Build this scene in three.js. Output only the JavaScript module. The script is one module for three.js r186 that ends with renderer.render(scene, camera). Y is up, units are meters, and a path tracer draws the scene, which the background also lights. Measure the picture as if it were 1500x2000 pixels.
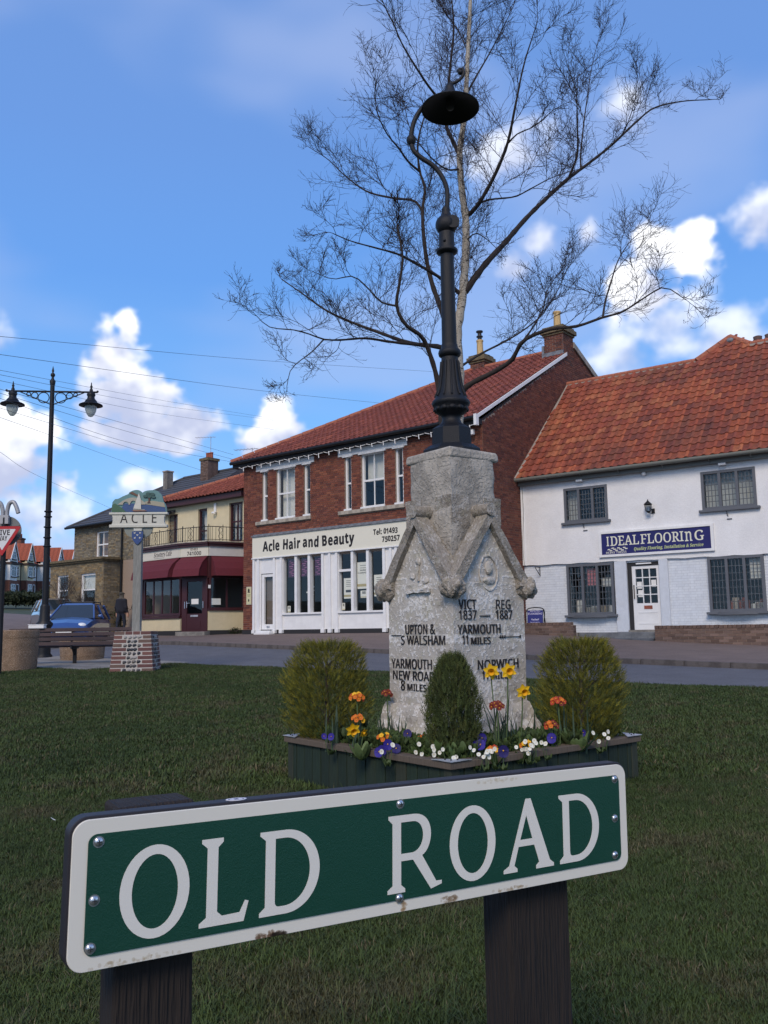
import * as THREE from 'three';
import { mergeGeometries } from 'three/addons/utils/BufferGeometryUtils.js';
import { RoundedBoxGeometry } from 'three/addons/geometries/RoundedBoxGeometry.js';
import { TextGeometry } from 'three/addons/geometries/TextGeometry.js';
import { FontLoader } from 'three/addons/loaders/FontLoader.js';
import { ImprovedNoise } from 'three/addons/math/ImprovedNoise.js';
import { MarchingCubes } from 'three/addons/objects/MarchingCubes.js';

// ---------------------------------------------------------------- camera, sky, sun, exposure
const scene = new THREE.Scene();
const camera = new THREE.PerspectiveCamera(60.35, 0.75, 0.05, 4000);
camera.position.set(0, 1.15, 0);
camera.rotation.set(0.1301, 0, -0.016);
const renderer = new THREE.WebGLRenderer({ antialias: true });
renderer.toneMapping = THREE.LinearToneMapping;
renderer.toneMappingExposure = 1.25;
renderer.shadowMap.enabled = true;
const SUN_DIR = new THREE.Vector3(-0.20, 0.64, 0.74).normalize();
const sun = new THREE.DirectionalLight(0xffeedb, 2.0);
sun.position.copy(SUN_DIR).multiplyScalar(80).add(new THREE.Vector3(0, 0, -18));
sun.target.position.set(0, 0, -18);
sun.castShadow = true; sun.shadow.radius = 40; sun.shadow.mapSize.set(2048, 2048);
Object.assign(sun.shadow.camera, { left: -40, right: 40, top: 40, bottom: -40, near: 1, far: 220 });
scene.add(sun, sun.target);

let seed = 12345;
const rnd = () => { seed = (seed + 0x6D2B79F5) | 0; let t = Math.imul(seed ^ (seed >>> 15), 1 | seed); t = (t + Math.imul(t ^ (t >>> 7), 61 | t)) ^ t; return ((t ^ (t >>> 14)) >>> 0) / 4294967296; };
const rr = (a, b) => a + (b - a) * rnd();
const pick = (a) => a[Math.floor(rnd() * a.length)];
const clamp = (x, a = 0, b = 1) => Math.min(b, Math.max(a, x));
const sm = (a, b, x) => { const t = clamp((x - a) / (b - a)); return t * t * (3 - 2 * t); };
const lerp = (a, b, t) => a + (b - a) * t;
const perlin = new ImprovedNoise();
const fbm = (x, y, z, o = 4) => { let s = 0, a = 0.5; for (let i = 0; i < o; i++) { s += a * perlin.noise(x, y, z); x *= 2.03; y *= 2.03; z *= 2.03; a *= 0.5; } return s; };

function buildSky() {
  const W = 3072, H = 1536, data = new Float32Array(W * H * 4);
  // cumulus: azimuth and elevation in degrees, half sizes, then the height of the flat base and of the top
  const C = [];
  const cloud = (base, top, soft, list) => C.push({ base, top, soft, list });
  cloud(10.5, 20.5, 0, [[-17.6, 17.0, 2.2, 2.3], [-16.6, 18.6, 1.0, 1.4], [-16.4, 14.4, 3.6, 2.2], [-12.8, 13.0, 2.1, 1.5], [-15.4, 12.4, 4.0, 1.3]]);
  cloud(8.2, 14.5, 0, [[-23.4, 12.0, 2.6, 2.0], [-24.5, 10.0, 4.2, 2.4], [-29.0, 11.5, 4.0, 3.0]]);
  cloud(10.0, 15.0, 0, [[-6.7, 13.0, 1.9, 1.7], [-7.6, 11.6, 2.0, 1.5], [-4.9, 10.8, 2.2, 1.4]]);
  cloud(14.5, 24.5, 0, [[18.0, 22.6, 2.0, 1.7], [20.3, 22.4, 1.9, 1.6], [17.4, 20.4, 2.7, 1.9]]);
  cloud(12, 22, 0.55, [[18.6, 18.4, 4.2, 3.0], [15.8, 16.6, 3.0, 2.0], [22.0, 17.0, 3.0, 2.4]]);
  cloud(20, 27, 0.35, [[24.6, 23.6, 2.2, 2.0], [28, 22, 3.4, 2.4]]);
  cloud(20, 27, 0.5, [[9.0, 22.6, 1.3, 1.2], [10.8, 24.2, 1.6, 1.3], [14.0, 24.2, 1.0, 1.2]]);
  cloud(25, 33, 0.6, [[9.0, 29.0, 4.0, 2.0], [16.8, 30.5, 2.0, 1.8]]);
  cloud(4, 11, 0.45, [[-21.5, 7.0, 4.0, 1.6], [-15.5, 9.0, 2.4, 1.2], [-19.5, 4.8, 5.0, 1.6]]);
  cloud(14, 20, 0.5, [[-25.0, 17.2, 2.4, 1.8]]);
  let s2 = 77; const r2 = () => { s2 = (s2 * 16807) % 2147483647; return s2 / 2147483647; };
  for (let i = 0; i < 70; i++) {                      // the same broken cumulus all round
    const az = 34 + r2() * 292, el = 7 + r2() * r2() * 30, n = 3 + Math.floor(r2() * 3), L = [], sz = 1.6 + r2() * 2.4;
    for (let k = 0; k < n; k++) L.push([az + (r2() - 0.5) * sz * 4, el + (r2() - 0.4) * sz * 1.2, sz * (0.8 + r2() * 0.8), sz * (0.6 + r2() * 0.5)]);
    cloud(el - sz * 1.1, el + sz * 1.6, r2() * 0.5, L);
  }
  for (const c of C) { c.a0 = Math.min(...c.list.map((b) => b[0] - b[2] * 1.7)); c.a1 = Math.max(...c.list.map((b) => b[0] + b[2] * 1.7)); c.e0 = Math.min(...c.list.map((b) => b[1] - b[3] * 1.7)); c.e1 = Math.max(...c.list.map((b) => b[1] + b[3] * 1.7)); }
  const stops = [[-90, .30, .38, .50], [-3, .42, .56, .74], [0, .42, .65, .90], [6, .29, .55, .92], [13, .175, .41, .82], [22, .122, .305, .71], [30, .125, .272, .63], [40, .13, .255, .575], [60, .115, .22, .50], [90, .10, .19, .45]];
  for (let j = 0; j < H; j++) {
    const el = ((j + 0.5) / H - 0.5) * 180; let k = 0; while (k < stops.length - 2 && stops[k + 1][0] < el) k++;
    const A = stops[k], B = stops[k + 1], u = clamp((el - A[0]) / (B[0] - A[0]));
    const br = lerp(A[1], B[1], u), bg = lerp(A[2], B[2], u), bb = lerp(A[3], B[3], u), ce = Math.cos(el * Math.PI / 180), se = Math.sin(el * Math.PI / 180);
    for (let i = 0; i < W; i++) {
      const phi = ((i + 0.5) / W - 0.5) * 2 * Math.PI, dx = Math.cos(phi) * ce, dz = Math.sin(phi) * ce;
      let az = Math.atan2(dx, -dz) * 180 / Math.PI;
      let r = br, g = bg, b = bb;
      if (el > -2) {
        const hz = fbm(dx * 2.2 + 3, se * 5.0 + 1, dz * 2.2, 4);
        const thin = sm(-0.02, 0.34, hz) * 0.42 * sm(3, 16, el);
        r = lerp(r, 0.40, thin); g = lerp(g, 0.48, thin); b = lerp(b, 0.71, thin);
        for (const c of C) {
          let a = az; if (a < c.a0 - 180) a += 360; if (a > c.a1 + 180) a -= 360; if (c.a0 > 34 && a < 0) a += 360;
          if (a < c.a0 || a > c.a1 || el < c.e0 || el > c.e1) continue;
          let f = -9; for (const q of c.list) { const ax = (a - q[0]) / q[2], ey = (el - q[1]) / q[3]; const d = 1 - Math.sqrt(ax * ax + ey * ey); f = Math.max(f, d) ; }
          if (f < -0.7) continue;
          const n1 = fbm(dx * 26, se * 30, dz * 26, 5), n2 = perlin.noise(dx * 11, se * 12, dz * 11);
          const den = sm(-0.06, 0.34 + c.soft * 0.9, f + n1 * 1.0 + n2 * 0.22) * (1 - c.soft * 0.55);
          if (den <= 0) continue;
          const hgt = clamp((el - c.base) / (c.top - c.base)), lit = clamp(sm(0.10, 1.0, hgt * 1.05 + n1 * 0.9 + n2 * 0.2) * 0.95 + 0.05);
          r = lerp(r, lerp(0.42, 1.0, lit), den); g = lerp(g, lerp(0.47, 1.01, lit), den); b = lerp(b, lerp(0.66, 1.04, lit), den);
        }
      }
      const o = (j * W + i) * 4; data[o] = r; data[o + 1] = g; data[o + 2] = b; data[o + 3] = 1;
    }
  }
  const t = new THREE.DataTexture(data, W, H, THREE.RGBAFormat, THREE.FloatType);
  t.mapping = THREE.EquirectangularReflectionMapping; t.minFilter = t.magFilter = THREE.LinearFilter; t.colorSpace = THREE.LinearSRGBColorSpace; t.needsUpdate = true;
  return t;
}
const sky = buildSky();
scene.background = sky; scene.environment = sky;

// ---------------------------------------------------------------- helpers
const usedNames = {};
const numbered = (n) => { const k = usedNames[n] = (usedNames[n] ?? -1) + 1; return k ? n + '_' + String(k).padStart(3, '0') : n; };
function thing(name, label, category, pos = [0, 0, 0], turn = 0, group) {
  const o = new THREE.Group(); o.name = numbered(name); o.position.set(...pos); o.rotation.y = turn; o.userData = { label, category }; if (group) o.userData.group = group; scene.add(o); return o;
}
function part(parent, name, geo, mat, ud) {
  const m = new THREE.Mesh(geo, mat); m.name = name; m.castShadow = m.receiveShadow = true; if (ud) m.userData = ud; parent.add(m); return m;
}
function structure(name, geo, mat) { const m = part(scene, numbered(name), geo, mat, { kind: 'structure' }); return m; }
const STUFF = { kind: 'stuff' };
function triUV(g, s = 1) {
  const ng = g.index ? g.toNonIndexed() : g; if (!ng.attributes.normal) ng.computeVertexNormals();
  const p = ng.attributes.position, n = ng.attributes.normal, uv = new Float32Array(p.count * 2);
  for (let i = 0; i < p.count; i += 3) {
    let ax = 0, ay = 0, az = 0; for (let k = 0; k < 3; k++) { ax += Math.abs(n.getX(i + k)); ay += Math.abs(n.getY(i + k)); az += Math.abs(n.getZ(i + k)); }
    for (let k = 0; k < 3; k++) { const x = p.getX(i + k), y = p.getY(i + k), z = p.getZ(i + k); let u, v; if (az >= ax && az >= ay) { u = x; v = y; } else if (ax >= ay) { u = z; v = y; } else { u = x; v = z; } uv[(i + k) * 2] = u * s; uv[(i + k) * 2 + 1] = v * s; }
  }
  ng.setAttribute('uv', new THREE.BufferAttribute(uv, 2)); return ng;
}
const bx = (x0, x1, y0, y1, z0, z1) => triUV(new THREE.BoxGeometry(x1 - x0, y1 - y0, z1 - z0).translate((x0 + x1) / 2, (y0 + y1) / 2, (z0 + z1) / 2));
const rbx = (x0, x1, y0, y1, z0, z1, r = 0.01, seg = 2) => triUV(new RoundedBoxGeometry(x1 - x0, y1 - y0, z1 - z0, seg, r).translate((x0 + x1) / 2, (y0 + y1) / 2, (z0 + z1) / 2));
function mg(list) { const l = list.map((g) => { const q = g.index ? g.toNonIndexed() : g; const keep = ['position', 'normal', 'uv']; for (const k of Object.keys(q.attributes)) if (!keep.includes(k)) q.deleteAttribute(k); if (!q.attributes.normal) q.computeVertexNormals(); if (!q.attributes.uv) q.setAttribute('uv', new THREE.BufferAttribute(new Float32Array(q.attributes.position.count * 2), 2)); return q; }); return mergeGeometries(l); }
const V = (x, y, z) => new THREE.Vector3(x, y, z);
function bar(a, b, r, n = 8, r2 = r) {   // a round bar from a to b
  const A = V(...a), B = V(...b), d = B.clone().sub(A), L = d.length(); const g = new THREE.CylinderGeometry(r2, r, L, n, 1);
  g.translate(0, L / 2, 0); g.applyQuaternion(new THREE.Quaternion().setFromUnitVectors(V(0, 1, 0), d.normalize())); g.translate(A.x, A.y, A.z); return g;
}
const tube = (pts, r, n = 8, seg) => new THREE.TubeGeometry(new THREE.CatmullRomCurve3(pts.map((p) => V(...p))), seg ?? pts.length * 5, r, n);
const lathe = (pts, n = 32) => new THREE.LatheGeometry(pts.map(([r, y]) => new THREE.Vector2(Math.max(r, 0.0001), y)), n);
const poly = (pts) => new THREE.Shape(pts.map((p) => new THREE.Vector2(p[0], p[1])));
const ext = (shape, d, bev = 0) => triUV(new THREE.ExtrudeGeometry(shape, { depth: d, bevelEnabled: bev > 0, bevelThickness: bev, bevelSize: bev, bevelSegments: 2, curveSegments: 20 }));
function quads(list) {   // planar quads as two triangles each, uv in metres
  const pos = []; for (const [a, b, c, d] of list) pos.push(...a, ...b, ...c, ...(d ? [...a, ...c, ...d] : [])); const g = new THREE.BufferGeometry(); g.setAttribute('position', new THREE.Float32BufferAttribute(pos, 3)); g.computeVertexNormals(); return triUV(g);
}
function jitter(g, amp, freq) {   // weathered, uneven faces; shared corners move together
  const p = g.attributes.position; for (let i = 0; i < p.count; i++) { const x = p.getX(i), y = p.getY(i), z = p.getZ(i); p.setXYZ(i, x + amp * fbm(x * freq, y * freq, z * freq + 5, 3), y + amp * fbm(x * freq + 9, y * freq, z * freq, 3), z + amp * fbm(x * freq, y * freq + 7, z * freq, 3)); } g.computeVertexNormals(); return g;
}
// tileable noise
const lat = new Float32Array(65536); for (let i = 0; i < 65536; i++) lat[i] = rnd();
const hsh = (x, y, k) => lat[((x * 73856093) ^ (y * 19349663) ^ (k * 83492791)) & 65535];
function pn(u, v, per, k = 0) { const x = u * per, y = v * per, xi = Math.floor(x), yi = Math.floor(y); let fx = x - xi, fy = y - yi; fx = fx * fx * (3 - 2 * fx); fy = fy * fy * (3 - 2 * fy); const w = (a) => ((a % per) + per) % per; const a = hsh(w(xi), w(yi), k), b = hsh(w(xi + 1), w(yi), k), c = hsh(w(xi), w(yi + 1), k), d = hsh(w(xi + 1), w(yi + 1), k); return lerp(lerp(a, b, fx), lerp(c, d, fx), fy); }
const pf = (u, v, per, o = 4, k = 0) => { let s = 0, a = 0.5, t = 0; for (let i = 0; i < o; i++) { s += a * pn(u, v, per, k + i); t += a; a *= 0.55; per *= 2; } return s / t; };
function tex(n, fn, rep = 1, srgb = true, n2 = n) {   // fn(u, v) gives linear rgb or one value
  const d = new Uint8Array(n * n2 * 4), enc = (x) => { x = clamp(x); return 255 * (srgb ? (x <= 0.0031308 ? 12.92 * x : 1.055 * Math.pow(x, 1 / 2.4) - 0.055) : x); };
  for (let j = 0; j < n2; j++) for (let i = 0; i < n; i++) { const c = fn((i + 0.5) / n, (j + 0.5) / n2), o = (j * n + i) * 4; if (c.length) { d[o] = enc(c[0]); d[o + 1] = enc(c[1]); d[o + 2] = enc(c[2]); } else d[o] = d[o + 1] = d[o + 2] = enc(c); d[o + 3] = 255; }
  const t = new THREE.DataTexture(d, n, n2); t.wrapS = t.wrapT = THREE.RepeatWrapping; t.magFilter = THREE.LinearFilter; t.minFilter = THREE.LinearMipmapLinearFilter; t.generateMipmaps = true; t.repeat.set(rep, rep); if (srgb) t.colorSpace = THREE.SRGBColorSpace; t.needsUpdate = true; return t;
}
function again(t, r, r2 = r) { const c = t.clone(); c.repeat.set(r, r2); c.needsUpdate = true; return c; }
const mixc = (a, b, t) => [lerp(a[0], b[0], t), lerp(a[1], b[1], t), lerp(a[2], b[2], t)];
const T = {};
T.grain = tex(512, (u, v) => 0.74 + 0.26 * (0.55 * pf(u, v, 8, 5) + 0.45 * pn(u, v, 256, 9)), 1);
T.bump = tex(512, (u, v) => pf(u, v, 16, 5, 20) * 0.6 + pn(u, v, 200, 30) * 0.4, 1, false);
T.blotch = tex(512, (u, v) => { const a = pf(u, v, 4, 5, 40), b = pf(u, v, 24, 3, 50); return 0.62 + 0.38 * sm(0.3, 0.7, a * 0.7 + b * 0.3); }, 1);
T.stone = tex(1024, (u, v) => {
  const a = pf(u, v, 3, 6, 60), b = pf(u, v, 34, 4, 70), c = pn(u, v, 220, 80), l = pf(u, v, 9, 4, 90);
  let col = mixc([0.42, 0.39, 0.345], [0.56, 0.535, 0.49], sm(0.3, 0.7, a)); col = mixc(col, [0.70, 0.69, 0.67], sm(0.47, 0.60, b * 0.66 + a * 0.34) * 0.75); col = mixc(col, [0.20, 0.18, 0.15], sm(0.58, 0.74, l) * 0.5); col = mixc(col, [0.36, 0.34, 0.22], sm(0.62, 0.70, pf(u, v, 14, 4, 95)) * 0.3);
  const q = 0.86 + 0.28 * c; return [col[0] * q, col[1] * q, col[2] * q];
}, 1);
T.stoneBump = tex(512, (u, v) => 0.55 * sm(0.45, 0.62, pf(u, v, 34, 4, 70) * 0.75 + pf(u, v, 3, 6, 60) * 0.25) + 0.3 * pf(u, v, 40, 4, 100) + 0.15 * pn(u, v, 180, 110), 1, false);
T.wood = tex(512, (u, v) => { const w = pf(u * 1, v, 4, 3, 120); const g = pn(u + 0.02 * w, v * 0.06, 128, 130) * 0.6 + pn(u, v * 0.12, 256, 131) * 0.4; return 0.45 + 0.55 * g; }, 1);
T.asphalt = tex(512, (u, v) => { const a = pn(u, v, 256, 140), b = pf(u, v, 5, 5, 150), c = pn(u, v, 110, 155); const q = 0.55 + 0.35 * a * a + 0.3 * (b - 0.3) + 0.16 * c; return [q, q, q]; }, 1);
T.pebble = tex(512, (u, v) => { const a = pn(u, v, 90, 160), b = pn(u, v, 170, 161), c = pf(u, v, 6, 4, 162); let col = mixc([0.10, 0.062, 0.035], [0.22, 0.155, 0.10], a); col = mixc(col, [0.42, 0.36, 0.28], sm(0.72, 0.84, b)); col = mixc(col, [0.05, 0.035, 0.025], sm(0.75, 0.85, pn(u, v, 130, 163))); const q = 0.75 + 0.5 * c; return [col[0] * q, col[1] * q, col[2] * q]; }, 1);
T.pebbleBump = tex(512, (u, v) => 0.6 * pn(u, v, 90, 160) + 0.4 * pn(u, v, 170, 161), 1, false);
T.bark = tex(512, (u, v) => { const dark = sm(0.63, 0.74, pn(u * 0.5, v, 64, 170) * 0.62 + pf(u, v, 6, 4, 171) * 0.38), g = pf(u, v, 10, 4, 172); let c = mixc([0.30, 0.27, 0.22], [0.52, 0.49, 0.44], g); return mixc(c, [0.05, 0.04, 0.035], dark); }, 1);
T.turf = tex(1024, (u, v) => { const a = pf(u, v, 4, 5, 180), b = pf(u, v, 40, 4, 190), c = pn(u, v, 256, 200); let col = mixc([0.020, 0.030, 0.009], [0.036, 0.046, 0.013], b); col = mixc(col, [0.055, 0.045, 0.022], sm(0.55, 0.75, a) * 0.55); const q = 0.6 + 0.8 * c; return [col[0] * q, col[1] * q, col[2] * q]; }, 1);
T.slate = tex(512, (u, v) => 0.6 + 0.4 * pf(u, v, 14, 4, 210), 1);
const lin = (r, g, b) => new THREE.Color().setRGB(r, g, b);
const std = (c, o = {}) => new THREE.MeshStandardMaterial({ color: Array.isArray(c) ? lin(...c) : c, roughness: 0.85, ...o });
const phy = (c, o = {}) => new THREE.MeshPhysicalMaterial({ color: Array.isArray(c) ? lin(...c) : c, roughness: 0.6, ...o });
const M = {
  brick: std([1, 1, 1], { vertexColors: true, map: again(T.grain, 6), bumpMap: again(T.bump, 5), bumpScale: 0.004, roughness: 0.93 }),
  mortar: std([0.34, 0.26, 0.20], { map: again(T.grain, 3), bumpMap: again(T.bump, 6), bumpScale: 0.003, roughness: 0.95 }),
  mortarPale: std([0.50, 0.47, 0.43], { map: again(T.grain, 3), roughness: 0.95 }),
  tile: std([1, 1, 1], { vertexColors: true, map: again(T.blotch, 2.3), bumpMap: again(T.bump, 5), bumpScale: 0.004, roughness: 0.88 }),
  tileEdge: std([0.36, 0.105, 0.055], { map: again(T.blotch, 2), roughness: 0.9 }),
  ridge: std([0.40, 0.135, 0.075], { map: again(T.blotch, 1.7), bumpMap: again(T.bump, 4), bumpScale: 0.004 }),
  cement: std([0.36, 0.31, 0.26], { map: again(T.blotch, 2), bumpMap: again(T.bump, 4), bumpScale: 0.006 }),
  whitePaint: std([0.86, 0.86, 0.85], { map: again(T.grain, 0.7), bumpMap: again(T.bump, 3), bumpScale: 0.0012, roughness: 0.55 }),
  render: std([0.86, 0.86, 0.86], { map: again(T.grain, 0.35), bumpMap: again(T.bump, 2), bumpScale: 0.005, roughness: 0.9 }),
  paintedBrick: std([1, 1, 1], { vertexColors: true, map: again(T.grain, 1.4), bumpMap: again(T.bump, 5), bumpScale: 0.003, roughness: 0.8 }),
  paintedMortar: std([0.63, 0.67, 0.72], { map: again(T.grain, 1.4), roughness: 0.85 }),
  cream: std([0.72, 0.62, 0.40], { map: again(T.grain, 0.5), bumpMap: again(T.bump, 3), bumpScale: 0.004, roughness: 0.9 }),
  creamBoard: std([0.72, 0.68, 0.55], { map: again(T.grain, 1), roughness: 0.6 }),
  greyFrame: std([0.115, 0.125, 0.145], { map: again(T.grain, 2), roughness: 0.6 }),
  lead: std([0.10, 0.11, 0.12], { roughness: 0.5, metalness: 0.3 }),
  maroon: std([0.055, 0.012, 0.016], { map: again(T.grain, 2), roughness: 0.5 }),
  awning: std([0.13, 0.014, 0.024], { map: again(T.grain, 2), bumpMap: again(T.bump, 3), bumpScale: 0.004, roughness: 0.85 }),
  dark: std([0.02, 0.02, 0.022], { roughness: 0.8 }),
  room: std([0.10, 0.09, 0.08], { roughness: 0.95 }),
  blackIron: phy([0.006, 0.007, 0.010], { roughness: 0.52, bumpMap: again(T.bump, 8), bumpScale: 0.0012, specularIntensity: 0.7 }),
  blackPlastic: std([0.018, 0.018, 0.02], { roughness: 0.5 }),
  glass: phy([0.96, 0.98, 0.97], { transmission: 1, thickness: 0, roughness: 0.02, ior: 1.5 }),
  curtain: std([0.62, 0.62, 0.58], { roughness: 0.95, map: again(T.grain, 3) }),
  stone: std([1, 1, 1], { map: again(T.stone, 1.7), bumpMap: again(T.stoneBump, 1.7), bumpScale: 0.0045, roughness: 0.95 }),
  block: std([0.43, 0.395, 0.34], { map: again(T.blotch, 2.2), bumpMap: again(T.stoneBump, 2), bumpScale: 0.006, roughness: 0.95 }),
  stoneDark: std([0.66, 0.63, 0.59], { map: again(T.stone, 1.6), bumpMap: again(T.stoneBump, 3), bumpScale: 0.008, roughness: 0.95 }),
  sill: std([0.42, 0.37, 0.30], { map: again(T.blotch, 2), roughness: 0.9 }),
  ink: std([0.018, 0.016, 0.018], { roughness: 0.7 }),
  wood: std([0.15, 0.115, 0.085], { map: again(T.wood, 2.5, 1), bumpMap: again(T.wood, 2.5, 1), bumpScale: 0.004 }),
  darkPost: std([0.020, 0.013, 0.010], { map: again(T.wood, 2.2, 1.1), bumpMap: again(T.wood, 2.2, 1.1), bumpScale: 0.012, roughness: 0.85 }),
  pebble: std([1.35, 1.3, 1.3], { map: again(T.pebble, 1.6), bumpMap: again(T.pebbleBump, 1.6), bumpScale: 0.01, roughness: 0.95 }),
  asphalt: std([0.135, 0.138, 0.155], { map: again(T.asphalt, 0.6), bumpMap: again(T.bump, 3), bumpScale: 0.006, roughness: 0.85 }),
  pavement: std([0.20, 0.150, 0.130], { map: again(T.asphalt, 0.5), bumpMap: again(T.bump, 3), bumpScale: 0.006, roughness: 0.9 }),
  kerb: std([0.115, 0.10, 0.095], { map: again(T.blotch, 1.5), bumpMap: again(T.bump, 4), bumpScale: 0.006, roughness: 0.92 }),
  slab: std([0.26, 0.245, 0.22], { map: again(T.blotch, 0.8), bumpMap: again(T.bump, 3), bumpScale: 0.006, roughness: 0.92 }),
  slate: std([0.075, 0.078, 0.088], { map: again(T.slate, 1.2), roughness: 0.7 }),
  gutter: std([0.20, 0.20, 0.18], { map: again(T.grain, 2), roughness: 0.6 }),
  leadFlash: std([0.22, 0.23, 0.25], { map: again(T.blotch, 3), roughness: 0.6, metalness: 0.2 }),
  pot: std([0.62, 0.43, 0.20], { map: again(T.blotch, 3), roughness: 0.9 }),
  terracotta: std([0.33, 0.10, 0.06], { map: again(T.blotch, 3), roughness: 0.9 }),
  steel: std([0.62, 0.63, 0.65], { roughness: 0.28, metalness: 0.9 }),
  zinc: std([0.50, 0.52, 0.55], { roughness: 0.45, metalness: 0.35, map: again(T.blotch, 3) }),
  paper: std([0.74, 0.73, 0.69], { roughness: 0.8 }),
};
// vertical print (lettering, posters) on a plate at its place
function print(w, h, res, draw, o = {}) {
  const c = document.createElement('canvas'); c.width = Math.round(w * res); c.height = Math.round(h * res); const x = c.getContext('2d'); x.scale(res, res); draw(x, w, h);
  const t = new THREE.CanvasTexture(c); t.colorSpace = THREE.SRGBColorSpace; t.anisotropy = 8; return std([1, 1, 1], { map: t, roughness: 0.6, ...o });
}
const card = (w, h, x, y, z) => new THREE.PlaneGeometry(w, h).translate(x, y, z);

// ---------------------------------------------------------------- the lie of the land (street frame: s across towards the shops, t along)
const toST = (x, z) => [0.643 * x - 0.766 * z, -0.766 * x - 0.643 * z];
const fromST = (s, t) => [0.643 * s - 0.766 * t, -(0.766 * s + 0.643 * t)];
function G(x, z) {
  const [s, t] = toST(x, z), q = clamp((t - 5) / 16, 0, 1.15), hill = t > 27 ? 0.052 * (t - 27) * sm(27, 45, t) : 0;
  const a13 = 0.23 + 0.2 * q, a17 = 0.31 + 0.4 * q, a22 = 0.45 + 0.5 * sm(0, 1, q * 1.25); let y;
  if (s < 0) y = Math.max(s, -30) * 0.01; else if (s < 13) y = (s / 13) * 0.23 + 0.2 * q * Math.min(1, 1.3 * s / 13); else if (s < 17.4) y = lerp(a13, a17, (s - 13) / 4.4); else if (s < 21.7) y = lerp(a17, a22, (s - 17.4) / 4.3); else y = a22 + 0.012 * Math.min(s - 21.7, 40);
  return y + hill;
}
function sheet(s0, s1, ns, t0, t1, nt, off, uvs = 1, bend) {
  const pos = [], uv = [], idx = [];
  for (let j = 0; j <= nt; j++) for (let i = 0; i <= ns; i++) { const t = lerp(t0, t1, j / nt), s = lerp(s0, s1, i / ns) + (bend ? bend(t) * (i / ns === (bend.end ?? 1) ? 1 : 0) : 0), [x, z] = fromST(s, t); pos.push(x, G(x, z) + off, z); uv.push(s * uvs, t * uvs); }
  for (let j = 0; j < nt; j++) for (let i = 0; i < ns; i++) { const a = j * (ns + 1) + i, b = a + 1, c = a + ns + 1, d = c + 1; idx.push(a, b, c, b, d, c); }
  const g = new THREE.BufferGeometry(); g.setAttribute('position', new THREE.Float32BufferAttribute(pos, 3)); g.setAttribute('uv', new THREE.Float32BufferAttribute(uv, 2)); g.setIndex(idx); g.computeVertexNormals();
  if (g.attributes.normal.getY(0) < 0) { const ix = g.index.array; for (let i = 0; i < ix.length; i += 3) { const q = ix[i]; ix[i] = ix[i + 1]; ix[i + 1] = q; } g.computeVertexNormals(); }
  return g;
}
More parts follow.
